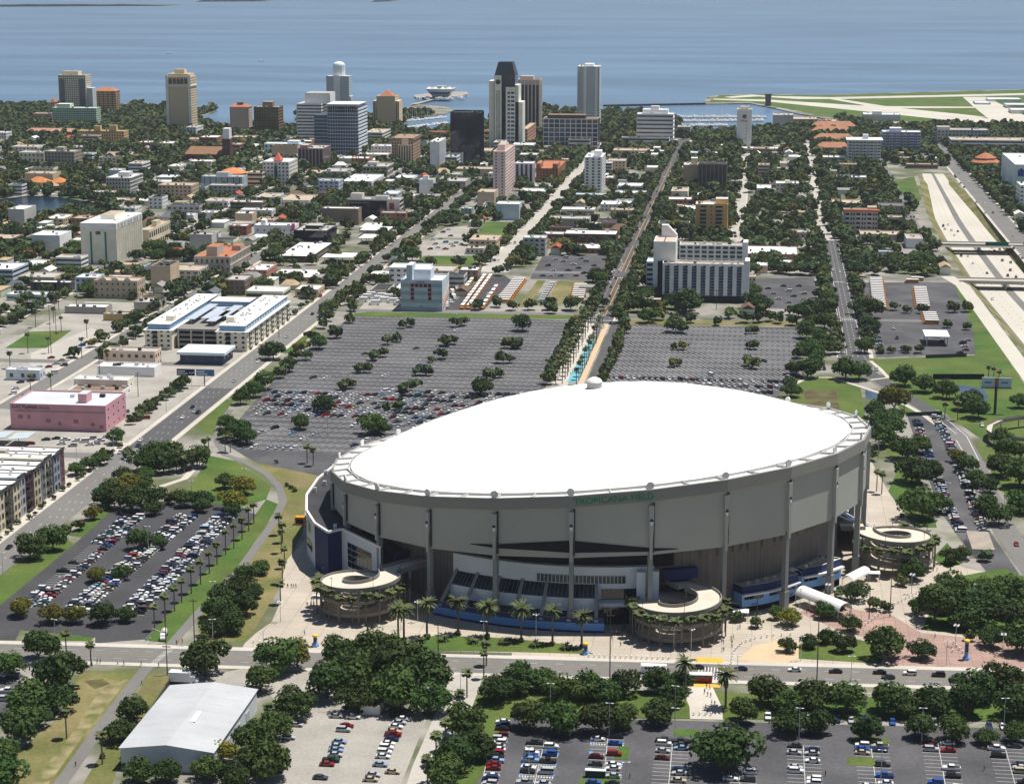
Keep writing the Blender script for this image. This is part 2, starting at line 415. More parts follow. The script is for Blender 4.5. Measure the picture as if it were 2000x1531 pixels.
# ---------------------------------------------------------------- ground covers (photograph outlines laid on the ground)
def ground(name, px, z, m, world=None):
    mb = MB(); mb.sheet(world if world else PX(px), z)
    return structure(name, mb, m)
GR = [[(-60, 1600), (55, 1600), (268, 1312), (160, 1309), (120, 1395), (20, 1480), (-60, 1560)],
      [(120, 1600), (195, 1600), (240, 1470), (346, 1318), (292, 1314)],
      [(283, 1250), (500, 1003), (520, 975), (546, 985), (470, 1100), (345, 1258)],
      [(-40, 1190), (-40, 1150), (118, 1046), (146, 1062), (0, 1182)], [(132, 1046), (166, 1050), (236, 1000), (214, 988)],
      [(85, 1236), (185, 1244), (175, 1252), (88, 1250)], [(-20, 1230), (36, 1232), (30, 1245), (-20, 1246)],
      [(470, 885), (500, 905), (640, 905), (598, 960), (592, 1040), (565, 1090), (545, 1150), (500, 1225), (480, 1252), (390, 1255), (385, 1200), (480, 1110), (552, 985), (545, 945)],
      [(365, 960), (410, 890), (460, 900), (530, 950), (520, 975), (440, 1000), (330, 985)],
      [(792, 1262), (850, 1240), (1000, 1247), (1105, 1258), (1160, 1277), (1000, 1273), (800, 1270)],
      [(1700, 702), (1905, 694), (1900, 640), (1862, 552), (1875, 552), (1990, 735), (2060, 830), (2060, 960), (1960, 880), (1905, 850), (1850, 810), (1780, 775), (1735, 740)],
      [(1545, 742), (1600, 733), (1680, 752), (1694, 835), (1640, 830), (1550, 795)],
      [(1735, 772), (1762, 790), (1825, 815), (1770, 812)], [(1905, 860), (2060, 940), (2060, 1040), (1990, 1010), (1940, 930)],
      [(925, 466), (948, 433), (1022, 434), (978, 472)], [(795, 520), (830, 500), (945, 500), (925, 522)], 
      [(690, 612), (760, 607), (1120, 614), (1122, 624), (700, 618)], [(1225, 625), (1560, 628), (1560, 638), (1225, 634)],
      [(1010, 600), (1050, 548), (1066, 548), (1030, 600)], [(1064, 595), (1090, 548), (1142, 550), (1112, 592)],
      [(1560, 1258), (1640, 1240), (1730, 1262), (1720, 1296), (1560, 1286)], [(1800, 1230), (1850, 1130), (1960, 1110), (2060, 1150), (2060, 1262), (1900, 1240)],
      [(380, 835), (470, 745), (505, 735), (450, 790), (415, 850)], [(553, 690), (610, 635), (620, 640), (575, 690)], [(1760, 900), (1735, 960), (1790, 1030), (1830, 1030), (1800, 940)],
      [(1690, 780), (1712, 780), (1770, 880), (1740, 900)], [(1660, 690), (1672, 690), (1690, 740), (1665, 745)], [(1600, 545), (1606, 545), (1650, 700), (1640, 700)],
      [(880, 1531), (905, 1420), (940, 1340), (2060, 1372), (2060, 1410), (1000, 1400), (930, 1531)], [(1820, 1090), (1850, 1060), (1880, 1100), (1850, 1110)],
      [(1740, 355), (1785, 345), (1800, 390), (1765, 420)],
      [(0, 540), (40, 540), (0, 565)], [(10, 680), (60, 648), (140, 645), (120, 660), (90, 680)], [(730, 617), (860, 608), (1000, 612), (1000, 620)],
      [(1210, 455), (1230, 440), (1215, 480), (1205, 480)], [(1050, 420), (1062, 410), (1045, 428)], [(120, 386), (140, 380), (270, 392), (262, 402), (190, 392)]]
for k, g in enumerate(GR):
    ground('lawn', g, (0.115 if k in (9, 20, 21, 24, 28) else 0.035) + 0.0015 * k, M_grass_dry if k in (0, 1, 7, 17, 18, 19, 34) else M_grass)
air = [(1388, 196), (1405, 187), (1470, 185), (1600, 187), (1800, 181), (2100, 173), (2100, 262), (1985, 250), (1880, 248), (1700, 248), (1660, 236), (1600, 226), (1560, 217), (1505, 207), (1465, 200), (1385, 201)]
ground('airfield_grass', air, 0.03, M_grass)
mb = MB()
for rk, poly in enumerate(([(1391, 195), (1395, 193.2), (1500, 195), (1700, 208), (1985, 238), (1985, 244), (1900, 240), (1620, 211), (1500, 199)],
             [(1414, 190), (1470, 185.5), (1500, 188), (1620, 190.5), (1900, 185), (2100, 180), (2100, 184), (1900, 188.5), (1640, 194), (1560, 194), (1480, 189), (1430, 192)],
             [(1620, 194), (1640, 194), (1730, 208), (1905, 209), (1905, 211.5), (1720, 212)], [(1880, 190), (1925, 190), (2020, 235), (2020, 246), (1940, 240), (1905, 212)], [(1660, 208), (1700, 206), (1880, 224), (1930, 230), (1900, 232), (1700, 214)])):
    mb.sheet(PX(poly), 0.10 + 0.03 * rk)
structure('runway', mb, M_runway)
mb = MB()
for a, b in (((-700, 16), (330, 11.5)), ((380, 3.5), (520, 2.5)), ((726, 4), (765, 2.5))):
    (x0, y0), (x1, y1) = G(*a), G(*b)
    n = 40; pts = []
    for k in range(n + 1):
        t = k / n
        pts.append((x0 + (x1 - x0) * t, y0 + (y1 - y0) * t, -2 + (7 + 5 * R.random()) * min(1, 6 * t, 6 * (1 - t)) ** 0.5))
    for p, q in zip(pts, pts[1:]):
        mb.face([(p[0], p[1], -2), (q[0], q[1], -2), q, p]); mb.face([p, q, (q[0], q[1] + 260, -2), (p[0], p[1] + 260, -2)])
structure('far_shore', mb, mat('far_shore_trees', (0.05, 0.075, 0.045, 1), 0.9, 0.2, 0.01))

# plaza round the stadium
ground('plaza', [(500, 1236), (530, 1215), (546, 1180), (550, 1130), (562, 1092), (590, 1060), (640, 1000), (1000, 900), (1690, 880), (1735, 960), (1790, 1040), (1830, 1090), (1890, 1110), (2060, 1140), (2060, 1315), (1500, 1299), (858, 1283), (470, 1270), (478, 1256)], 0.06, M_plaza)
ground('brick_plaza', [(1560, 1196), (1600, 1176), (1680, 1192), (1740, 1200), (1800, 1236), (1900, 1246), (2060, 1266), (2060, 1311), (1730, 1302), (1732, 1262), (1690, 1245), (1640, 1232)], 0.09, M_brick_plaza)
ground('plaza_apron', [(1440, 1290), (1470, 1262), (1520, 1250), (1590, 1262), (1560, 1285), (1530, 1297)], 0.09, mat('sand_paving', (0.55, 0.42, 0.27, 1), 0.9, 0.08, 0.1))

# car parks
LOT_L = PX([(690, 615), (1124, 626), (1066, 757), (1000, 790), (840, 870), (650, 935), (500, 903), (440, 868), (470, 815), (560, 715)])
LOT_R = PX([(1205, 634), (1568, 640), (1560, 735), (1500, 790), (1300, 790), (1150, 752)])
ground('car_park', None, 0.05, M_asphalt, LOT_L); ground('car_park', None, 0.05, M_asphalt, LOT_R)
LOT_A = PX([(226, 990), (300, 978), (440, 985), (502, 1005), (284, 1248), (186, 1256), (186, 1244), (85, 1235), (40, 1230), (30, 1250), (-60, 1250), (-60, 1215), (0, 1182), (146, 1062)])
ground('car_park', None, 0.05, M_asphalt_new, LOT_A)
LOT_C = PX([(955, 1398), (2080, 1425), (2080, 1640), (870, 1640), (930, 1520)])
ground('car_park', None, 0.05, M_asphalt, LOT_C)
ground('gravel_yard', [(555, 1385), (640, 1392), (815, 1392), (835, 1400), (740, 1640), (480, 1640), (530, 1480)], 0.05, M_gravel)
ground('gravel_yard', [(340, 1330), (560, 1290), (700, 1300), (640, 1390), (560, 1390), (520, 1350)], 0.045, M_gravel)
LOT_E = PX([(1772, 812), (1838, 812), (1868, 860), (1905, 950), (1935, 1040), (1990, 1120), (1975, 1128), (1930, 1120), (1880, 1060), (1838, 1000), (1800, 900)])
ground('car_park', None, 0.055, M_asphalt, LOT_E)
LOT_B = PX([(1676, 552), (1862, 552), (1900, 640), (1905, 692), (1712, 698), (1695, 640)])
ground('bus_yard', None, 0.05, M_asphalt, LOT_B)
ground('bus_yard', [(868, 606), (945, 540), (985, 538), (1000, 548), (945, 606)], 0.05, M_asphalt_new)
ground('bus_yard', [(700, 605), (740, 560), (790, 555), (790, 606)], 0.05, M_gravel)
ground('car_park', [(800, 500), (870, 445), (925, 440), (905, 500)], 0.04, M_gravel)
ground('car_park', [(1035, 545), (1060, 500), (1190, 498), (1175, 548)], 0.04, M_asphalt)
ground('car_park', [(1465, 602), (1465, 545), (1590, 542), (1600, 605)], 0.04, M_asphalt)
ground('car_park', [(0, 905), (0, 850), (60, 845), (240, 845), (215, 880), (150, 920)], 0.04, M_gravel)
ground('gravel_yard', [(250, 790), (262, 740), (300, 715), (345, 730), (330, 760), (290, 810)], 0.045, M_gravel)
ground('car_park', [(-60, 1320), (40, 1330), (20, 1400), (-60, 1420)], 0.05, M_asphalt)
ground('courtyard', [(60, 690), (180, 640), (200, 650), (200, 700), (120, 745), (60, 740)], 0.04, M_conc_road)
ground('paved_block', None, 0.02, M_gravel, [(-470, 930), (-313, 930), (-313, 1330), (-470, 1330)])
ground('apartment_forecourt', None, 0.03, M_conc, [(-322, 680), (-310, 680), (-310, 935), (-322, 935)])
ground('dirt_patch', [(1570, 765), (1600, 757), (1632, 765), (1640, 800), (1575, 790)], 0.07, M_dirt)
ground('dirt_patch', [(165, 1330), (200, 1325), (215, 1335), (185, 1345)], 0.07, M_dirt)
ground('worn_track', [(20, 1600), (60, 1531), (150, 1420), (195, 1345), (250, 1325), (235, 1345), (160, 1440), (95, 1531), (60, 1600)], 0.06, mat('worn_grass', (0.26, 0.22, 0.115, 1), 0.95, 0.3, 0.2, fine=0.2, color2=(0.13, 0.135, 0.045, 1), mix_scale=0.12))
ground('creek', [(1690, 762), (1718, 768), (1716, 800), (1712, 850), (1700, 850), (1692, 800)], 0.07, M_pond)
ground('pond', [(1868, 752), (1890, 754), (1922, 760), (1930, 775), (1922, 790), (1900, 792), (1880, 775)], 0.07, M_pond)
ground('fountain_pool', None, 0.16, mat('pool_tiles', (0.18, 0.50, 0.58, 1), 0.3, 0.2, 0.5), [(-108.5, 1105), (-102.5, 1105), (-103.5, 1235), (-107.5, 1235)])

# roads
CURB = []
def road(name, pts, w, m, z=0.09, walk=0.0, sides=(-1, 1)):
    mb = MB(); n = len(pts); L, Rr = [], []
    for k, p in enumerate(pts):
        a, b = Vector(pts[max(0, k - 1)]), Vector(pts[min(n - 1, k + 1)])
        d = (b - a).normalized(); nx, ny = d.y, -d.x
        L.append((p[0] - nx * w / 2, p[1] - ny * w / 2)); Rr.append((p[0] + nx * w / 2, p[1] + ny * w / 2))
        if walk:
            CURB.append(None)
    for k in range(n - 1):
        mb.face([(*L[k], z), (*Rr[k], z), (*Rr[k + 1], z), (*L[k + 1], z)])
    structure(name, mb, m)
    if walk:
        for s in sides:
            mb = MB()
            for k in range(n - 1):
                E0, E1 = (L, L) if s < 0 else (Rr, Rr)
                a, b = Vector(E0[k]), Vector(E1[k + 1]); d = (b - a).normalized(); nv = Vector((d.y, -d.x)) * s
                q = [tuple(a), tuple(b), tuple(b + nv * walk), tuple(a + nv * walk)]
                mb.prism(q, 0.0, 0.14)
            structure('pavement', mb, M_conc)
ROADS = []
def avenue(x, y0, y1, w, m, walk=0.0, name='street'):
    road(name, [(x, y0), (x, y1)], w, m, 0.09, walk); ROADS.append((x - w / 2 - 1, x + w / 2 + 1, y0, y1))
def cross(y, x0, x1, w, m, walk=0.0):
    road('street', [(x0, y), (x1, y + (x1 - x0) * 0.02)], w, m, 0.085, walk)
    ROADS.append((min(x0, x1), max(x0, x1), y - w / 2 - 4, y + w / 2 + 8))
avenue(-301, 930, 2560, 17, M_road, 3.0)
road('street', [(-302.5, 520), (-302.5, 930)], 16, M_road, 0.088, 0); ROADS.append((-312, -293, 520, 930))
road('resurfaced_street', [(-301, 925), (-301, 1065)], 16, M_road_dark, 0.10)
avenue(-204, 1495, 2560, 18, M_conc_road, 2.5)
avenue(-105.5, 1290, 2620, 16, M_road_dark, 3.0)
avenue(57.5, 1196, 1700, 17, M_road_dark, 2.5)
avenue(52, 1700, 2620, 12, M_conc_road, 2.5)
avenue(216, 1500, 2620, 17, M_road, 2.5)
for x in (-402, -500, -604, -706, -808, -910):
    avenue(x, 1920 if x < -550 else 900 if x < -450 else 1000, 2600, 12 if x != -500 else 15, M_road, 2.5)
avenue(-22, 1500, 2600, 9, M_conc_road, 1.5)
avenue(135, 1720, 2500, 8, M_road)
S16 = [(-420, 634), (-238, 644), (-56, 651.5), (92, 659), (300, 670)]
road('main_street', [(x, y - 7.6) for x, y in S16], 15, M_road, 0.09)
mbw = MB()
for (x0, y0), (x1, y1) in zip(S16, S16[1:]):
    mbw.prism([(x0, y0 - 0.1), (x1, y1 - 0.1), (x1, y1 + 3.4), (x0, y0 + 3.4)], 0.0, 0.15)
structure('pavement', mbw, M_conc)
mbw = MB()
for (x0, y0), (x1, y1) in zip(S16, S16[1:]):
    mbw.prism([(x0, y0 - 18.2), (x1, y1 - 18.2), (x1, y1 - 15.1), (x0, y0 - 15.1)], 0.0, 0.15)
structure('pavement', mbw, M_conc)
cross(1318, -330, 110, 9, M_road)
for y in (1492, 1664, 1836, 2006, 2176, 2346, 2516):
    cross(y, -980 if y > 1900 else -560, 330 if y < 1700 else 142, 11, M_road, 0)
    if y > 1700: cross(y, 232, 420, 11, M_road, 0)
cross(900, -700, -310, 10, M_road); cross(1120, -700, -310, 10, M_road)
road('street', PX([(1668, 690), (1690, 728), (1730, 752), (1780, 782), (1830, 815), (1870, 850), (1898, 900), (1925, 960), (1960, 1030), (2030, 1130)]), 11, M_road, 0.095)
road('street', PX([(1668, 690), (1688, 722), (1730, 750), (1780, 780), (1830, 812), (1852, 835)]), 9, M_road_dark, 0.11)
road('slip_road', PX([(1850, 540), (1880, 558), (1915, 605), (1955, 660), (2010, 735), (2080, 830)]), 10, M_runway, 0.095)
road('side_street', PX([(800, 1640), (840, 1500), (885, 1390), (905, 1340), (915, 1300)]), 11, M_conc_road, 0.085, 0)
road('cycle_path', PX([(60, 1640), (118, 1531), (200, 1415), (275, 1318), (300, 1290)]), 4.2, M_road, 0.1)
road('cycle_path', PX([(330, 1262), (385, 1200), (470, 1110), (535, 1020), (553, 978), (545, 950), (520, 925), (480, 903), (440, 888), (424, 862), (428, 835), (450, 800)]), 3.6, M_road, 0.1)
road('footpath', PX([(395, 900), (360, 935), (315, 950), (290, 955)]), 3.5, M_conc, 0.1)
road('footpath', PX([(1547, 752), (1580, 737), (1625, 738), (1680, 755), (1740, 775), (1800, 808), (1830, 830)]), 3.0, M_conc, 0.13)
road('footpath', PX([(1360, 1340), (1378, 1380), (1380, 1405)]), 10.5, M_conc, 0.16)
road('footpath', PX([(1700, 705), (1720, 722), (1735, 738), (1700, 742)]), 2.5, M_conc, 0.13)
road('palm_walk', [(-100.3, 1095), (-100.3, 1290)], 3.4, mat('sandstone_paving', (0.55, 0.40, 0.27, 1), 0.9, 0.1, 0.3), 0.13)
road('footpath', [(-112, 1095), (-112, 1290)], 9, M_conc, 0.12)
road('palm_drive', [(-94, 1095), (-94, 1290)], 7, M_road_dark, 0.125)

# ---------------------------------------------------------------- painted markings
mb = MB()
def stroke(p, q, w, z, m=0, to=None):
    d = Vector((q[0] - p[0], q[1] - p[1])).normalized() * (w / 2)
    (to or mb).face([(p[0] - d.y, p[1] + d.x, z), (p[0] + d.y, p[1] - d.x, z), (q[0] + d.y, q[1] - d.x, z), (q[0] - d.y, q[1] + d.x, z)], m)
STALLS_L, STALLS_R = [], []
def herringbone(poly, x0, x1, y0, y1, pitch, vec, step, store):
    y = y0
    while y < y1:
        x = x0
        while x < x1:
            p, q = (x, y), (x + vec[0], y + vec[1])
            if inside(p, poly) and inside(q, poly):
                stroke(p, q, 0.30, 0.075); store.append((x + step / 2 + vec[0] / 2, y + vec[1] / 2, math.atan2(vec[1], vec[0])))
            x += step
        y += pitch
herringbone(LOT_L, -275, -115, 930, 1300, 10.3, (4.8, 5.0), 4.0, STALLS_L)
herringbone(LOT_R, -90, 40, 1095, 1290, 14.6, (5.4, -10.4), 3.4, STALLS_R)
structure('car_park_markings', mb, M_white_line)
mb = MB(); COLS = []                                    # double rows that run with the avenues
def double_row(p0, p1, z, length=5.2, step=2.75, m=0, sides=(-1, 1), mark=True):
    (x0, y0), (x1, y1) = G(*p0), G(*p1)
    if mark: stroke((x0, y0), (x1, y1), 0.16, z, m)
    n = int(abs(y1 - y0) / step)
    for k in range(n + 1):
        t = k / max(1, n); x, y = x0 + (x1 - x0) * t, y0 + (y1 - y0) * t
        for s in sides:
            if mark: stroke((x, y), (x + s * length, y), 0.15, z, m)
            if k < n: COLS.append((x + s * (length / 2 + 0.1), y + (y1 - y0) / n / 2, 0.0 if s > 0 else math.pi, p0, s))
for a, b in (((262, 1010), (60, 1186)), ((367, 1008), (140, 1200)), ((443, 1006), (255, 1200))):
    double_row(a, b, 0.075)
for a, b in (((1063, 1450), (1018, 1640)), ((1188, 1430), (1168, 1640)), ((1314, 1446), (1296, 1640)), ((1569, 1456), (1578, 1640)), ((1701, 1456), (1726, 1640)), ((1832, 1450), (1865, 1640)), ((1962, 1455), (2012, 1640))):
    double_row(a, b, 0.075)
double_row((1444, 1506), (1447, 1640), 0.075, sides=(-1, 1))
double_row((968, 1408), (925, 1600), 0.075, sides=(1,))
structure('car_park_markings', mb, M_white_line)
for g in ([(1208, 1457), (1231, 1458), (1226, 1483), (1198, 1482)], [(1132, 1520), (1212, 1521), (1210, 1560), (1125, 1560)], [(1316, 1423), (1368, 1425), (1366, 1438), (1314, 1437)],
          [(1655, 1479), (1708, 1480), (1708, 1496), (1655, 1494)], [(1660, 1445), (1690, 1437), (1738, 1444), (1738, 1452), (1665, 1450)]):
    mbk = MB(); mbk.prism(PX(g), 0.0, 0.13, 0, 1)
    structure('planted_island', mbk, [M_conc, M_grass])
mb = MB()
for (a, b) in (((1063, 1450), (1018, 1640)), ((1188, 1430), (1168, 1640))):       # blue bays and hatched aisles
    (x0, y0), (x1, y1) = G(*a), G(*b)
    for k in range(3, 22, 3):
        t = k * 2.75 / (y0 - y1)
        if t > 1: break
        x, y = x0 + (x1 - x0) * t, y0 + (y1 - y0) * t
        for s in (-1, 1):
            stroke((x + s * 4.2, y), (x + s * 5.3, y), 1.3, 0.082, 1)
            for j in range(6):
                stroke((x + s * (0.5 + j * 0.85), y - 1.6), (x + s * (0.9 + j * 0.85), y - 1.6), 0.9, 0.082, 0)
structure('accessible_bay_markings', mb, [M_white_line, M_blue_line])
mb = MB()                                               # street markings
def dashes(p, q, on, off, w, z, m):
    v = Vector((q[0] - p[0], q[1] - p[1])); L = v.length; v.normalize(); s = 0
    while s < L:
        e = min(L, s + on); stroke((p[0] + v.x * s, p[1] + v.y * s), (p[0] + v.x * e, p[1] + v.y * e), w, z, m); s += on + off
for (x0, y0), (x1, y1) in zip(S16, S16[1:]):
    for o, m in ((-3.9, 0), (-11.4, 0)):
        dashes((x0, y0 + o), (x1, y1 + o), 3, 6, 0.16, 0.13, m)
    for o in (-6.6, -8.6):
        stroke((x0, y0 + o), (x1, y1 + o), 0.16, 0.13, 2)
for o in (-2.9, 2.9):
    dashes((-301 + o, 560), (-301 + o, 2500), 3, 9, 0.18, 0.13, 0)
dashes((-301, 560), (-301, 2500), 3, 9, 0.16, 0.13, 0)
for o in (-1.6, 1.6):
    for ya, yb in ((1320, 1478), (1508, 1650), (1680, 1822), (1850, 1990), (2020, 2300)):
        stroke((-105.5 + o, ya), (-105.5 + o, yb), 0.35, 0.13, 1)
for o in (-5.2, 5.2):
    dashes((-105.5 + o, 1300), (-105.5 + o, 2300), 3, 7, 0.2, 0.13, 0)
for o, dsh in ((-6.0, 0), (-4.6, 0), (-1.4, 1), (1.8, 1), (5.4, 0)):
    if dsh: dashes((57.5 + o, 1200), (57.5 + o, 1690), 2.5, 7, 0.35, 0.13, 0)
    else: stroke((57.5 + o, 1210), (57.5 + o, 1480), 0.28, 0.13, 0); stroke((57.5 + o, 1505), (57.5 + o, 1650), 0.28, 0.13, 0)
for yc, x0, x1 in ((1478, -113, -98), (1300, -113, -98), (1322, 49, 66), (1480, 49, 66), (1328, 49, 66)):
    x = x0
    while x < x1:
        stroke((x, yc), (x, yc + 2.4), 0.6, 0.13, 0); x += 1.3
for k in range(14):                                     # zebra where the cycle path meets the main street
    t = k / 13; a = G(330 - 40 * t, 1264 + 34 * t); b = G(345 - 42 * t, 1264 + 34 * t)
    stroke(a, b, 0.35, 0.13, 0)
for k in range(9):
    stroke(G(1366 + k * 6, 1303), G(1362 + k * 6, 1334), 0.35, 0.13, 0)
for q in ([(1358, 1284), (1412, 1286), (1412, 1295), (1358, 1293)], [(1352, 1336), (1408, 1337), (1406, 1343), (1351, 1342)]):
    mb.sheet(PX(q), 0.17, 3)
for pl in ([(1830, 812), (1836, 822), (1868, 848)], [(1850, 820), (1888, 852), (1912, 900)], [(1868, 860), (1888, 895), (1908, 938)]):
    w = PX(pl)
    for a, b in zip(w, w[1:]): stroke(a, b, 0.35, 0.13, 0)
structure('street_markings', mb, [M_white_line, M_yellow_line, mat('faded_yellow_paint', (0.45, 0.30, 0.12, 1), 0.85, 0.2, 0.3), M_orange_mat])
mb = MB()
for y in range(805, 1120, 3):                           # the long car park beside the curved street
    pass
LE = [((1779, 822), (1836, 815)), ((1800, 880), (1865, 868)), ((1825, 950), (1893, 935)), ((1850, 1010), (1915, 990)), ((1868, 1045), (1935, 1040))]
E_L, E_R = [G(*a) for a, b in LE], [G(*b) for a, b in LE]
for E, s in ((E_L, 1), (E_R, -1)):
    for a, b in zip(E, E[1:]):
        L = (Vector(b) - Vector(a)).length; n = int(L / 2.75)
        for k in range(n):
            t = k / n; x, y = a[0] + (b[0] - a[0]) * t, a[1] + (b[1] - a[1]) * t
            stroke((x, y), (x + s * 5, y), 0.15, 0.085); COLS.append((x + s * 2.6, y - 1.4, 0.0 if s > 0 else math.pi, 'E', s))
structure('car_park_markings', mb, M_white_line)
# ================================================================ THE STADIUM
SC0 = np.array([-64.57, 792.48, 42.59]); SR = 109.83
tn = math.hypot(0.0928, 0.0691); tu = np.array([0.0928, -0.0691]) / tn; tc = 1 / math.sqrt(1 + tn * tn)
def rim(a, r, h=0.0):                                   # point of the tilted roof ring, stadium coordinates
    x, y = r * math.cos(a), r * math.sin(a); al = x * tu[0] + y * tu[1]
    return (x + tu[0] * al * (tc - 1) - tu[0] * tn * tc * h, y + tu[1] * al * (tc - 1) - tu[1] * tn * tc * h, SC0[2] + tn * al * tc + tc * h)
NODE = [rad(44.69 - 15 * k) for k in range(24)]
def zr(a): return rim(a, SR)[2]
def zb(a): return 22.5 + 0.48 * (zr(a) - 40.7)          # foot of the upper cladding
def edge(a, r):                                         # plan point on the 24-sided outline
    s = rad(15); d = (a - NODE[0]) % s
    k = r * math.cos(s / 2) / math.cos(d - s / 2)
    return (k * math.cos(a), k * math.sin(a))
def e3(a, r, z): return (*edge(a, r), z)
stad = thing('domed_stadium', 'huge stadium with a tilted white dome roof and grey panelled walls', 'stadium', (SC0[0], SC0[1], 0))
mb = MB(); NR, NA = 14, 96
for i in range(NR + 1):
    r = 102.0 * (1 - i / NR) if i < NR else 0.01
    for k in range(NA):
        a = 2 * math.pi * k / NA
        cab = 0.25 * abs(math.sin(12 * a)) * math.sin(math.pi * min(1, r / 102)) 
        mb.v.append(rim(a, r, 0.5 + 22.6 * (1 - (r / 102) ** 2) - cab))
for i in range(NR):
    for k in range(NA):
        j = (k + 1) % NA; mb.f.append((i * NA + k, i * NA + j, (i + 1) * NA + j, (i + 1) * NA + k)); mb.m.append(0)
ob('roof', mb.mesh('roof', M_dome, smooth=True), stad)
mb = MB(); ax = rim(0, 0, 22.6)
mb.lathe([(3.6, ax[2] - 0.6), (3.6, ax[2] + 0.3), (3.1, ax[2] + 0.3), (3.1, ax[2] + 3.1)], 16, 0, ax[:2])
cup = ob('cupola', mb.mesh('cupola', M_st_panel), stad)
mb = MB(); mb.lathe([(3.25, ax[2] + 3.1), (3.0, ax[2] + 3.7), (2.3, ax[2] + 4.4), (1.2, ax[2] + 4.9), (0.2, ax[2] + 5.05)], 16, 0, ax[:2])
ob('cupola_cap', mb.mesh('cupola_cap', M_white, smooth=True), cup)
ball = MB(); ball.tube((0, 0, 0), (0, 0.5, 0), 1.4, None, 18); ball.tube((0, 0.5, 0), (0, 0, 0), 1.4, None, 18)
ball_me = ball.mesh('roof_baseball', M_white)
for k in range(24):
    a, b = NODE[k], NODE[k] - rad(15)
    pa, pb = rim(a, SR), rim(b, SR); ia, ib = rim(a, 102.2), rim(b, 102.2)
    mb = MB()
    ja, jb = rim(a, SR, -0.4), rim(b, SR, -0.4); ka, kb = rim(a, 101.5, -0.3), rim(b, 101.5, -0.3)
    mb.face([kb, ka, ja, jb])
    ob('rim_deck', mb.mesh('rim_deck', M_roof_white), stad)
    mb = MB()                                           # kerb round the fabric and the walkway frames on the ring
    for r, h, w in ((103.2, 0.6, 0.35), (SR - 0.4, 0.3, 0.45)):
        q = [rim(a, r, h), rim(b, r, h), rim(b, r + w, h), rim(a, r + w, h)]; q2 = [rim(a, r, -0.4), rim(b, r, -0.4), rim(b, r + w, -0.4), rim(a, r + w, -0.4)]
        mb.face(q); mb.face([q2[0], q2[1], q[1], q[0]]); mb.face([q2[2], q2[3], q[3], q[2]])
    ob('rim_kerb', mb.mesh('rim_kerb', mat('rim_grey', (0.5, 0.49, 0.46, 1), 0.8, 0.05, 0.2)), stad)
    for f in (0.0, 0.5):
        c = a - rad(15) * f; w = rad(0.22) if f == 0 else rad(0.10)
        mb = MB(); lo = [rim(c - w, 102.8, -0.4), rim(c + w, 102.8, -0.4), rim(c + w, SR - 0.6, -0.4), rim(c - w, SR - 0.6, -0.4)]
        hi = [rim(c - w, 102.8, 0.5), rim(c + w, 102.8, 0.5), rim(c + w, SR - 0.6, 0.5), rim(c - w, SR - 0.6, 0.5)]
        mb.face(hi); [mb.face([lo[i], lo[(i + 1) % 4], hi[(i + 1) % 4], hi[i]]) for i in range(4)]
        ob('rim_beam', mb.mesh('rim_beam', MATS['rim_grey']), stad)
    mb = MB()                                           # fascia of this bay
    A0, B0 = e3(a, SR + 0.25, zr(a) + 0.3), e3(b, SR + 0.25, zr(b) + 0.3); A1, B1 = (A0[0], A0[1], zr(a) - 4.0), (B0[0], B0[1], zr(b) - 4.0)
    A2, B2 = e3(a, SR - 1.6, zr(a) - 4.0), e3(b, SR - 1.6, zr(b) - 4.0)
    A3, B3 = e3(a, SR - 0.6, zr(a) + 0.3), e3(b, SR - 0.6, zr(b) + 0.3)
    mb.face([A1, B1, B0, A0][::-1]); mb.face([A2, B2, B1, A1][::-1]); mb.face([A0, B0, B3, A3][::-1])
    ob('fascia', mb.mesh('fascia', M_st_fascia), stad)
    mb = MB()                                           # upper cladding of this bay, three sheets with seams
    for i in range(3):
        c0, c1 = a - rad(15) * i / 3, a - rad(15) * (i + 1) / 3
        p0, p1 = edge(c0, SR - 1.0), edge(c1, SR - 1.0)
        z0, z1 = zb(a) + (zb(b) - zb(a)) * i / 3, zb(a) + (zb(b) - zb(a)) * (i + 1) / 3
        y0, y1 = zr(a) + (zr(b) - zr(a)) * i / 3 - 3.9, zr(a) + (zr(b) - zr(a)) * (i + 1) / 3 - 4.4
        mb.face([(*p1, z1), (*p0, z0), (*p0, y0), (*p1, y1)])
    s0, s1 = e3(a, 97.5, zb(a)), e3(b, 97.5, zb(b))
    mb.face([e3(a, SR - 1.0, zb(a)), e3(b, SR - 1.0, zb(b)), s1, s0])
    ob('wall_panel', mb.mesh('wall_panel', M_st_panel), stad)
    mb = MB(); mb.face([e3(b, 98, 0), e3(a, 98, 0), e3(a, 98, zb(a) + 0.5), e3(b, 98, zb(b) + 0.5)])
    mid = a - rad(7.5); pu, pv = edge(mid, 98.0), edge(mid, 98.7)
    ob('base_wall', mb.mesh('base_wall', M_st_brick), stad)
    ux, uy = math.cos(a), math.sin(a); tx, ty = -uy, ux   # column
    def rect(c, hw, hd): return [(c[0] + tx * i * hw + ux * j * hd, c[1] + ty * i * hw + uy * j * hd) for i, j in ((-1, -1), (1, -1), (1, 1), (-1, 1))]
    mb = MB(); c = edge(a, SR - 1.5)
    mb.prism(rect(c, 0.8, 1.0), 0, zb(a) + 1.0, 0); mb.prism(rect(c, 1.15, 1.35), 0, 7.5, 0)
    colm = ob('column', mb.mesh('column', M_st_column), stad)
    mb = MB(); c = edge(a, SR - 0.45)
    top = zr(a) - 5.6; lo = zb(a) - 1.2; m1 = lo + (top - lo) * 0.62
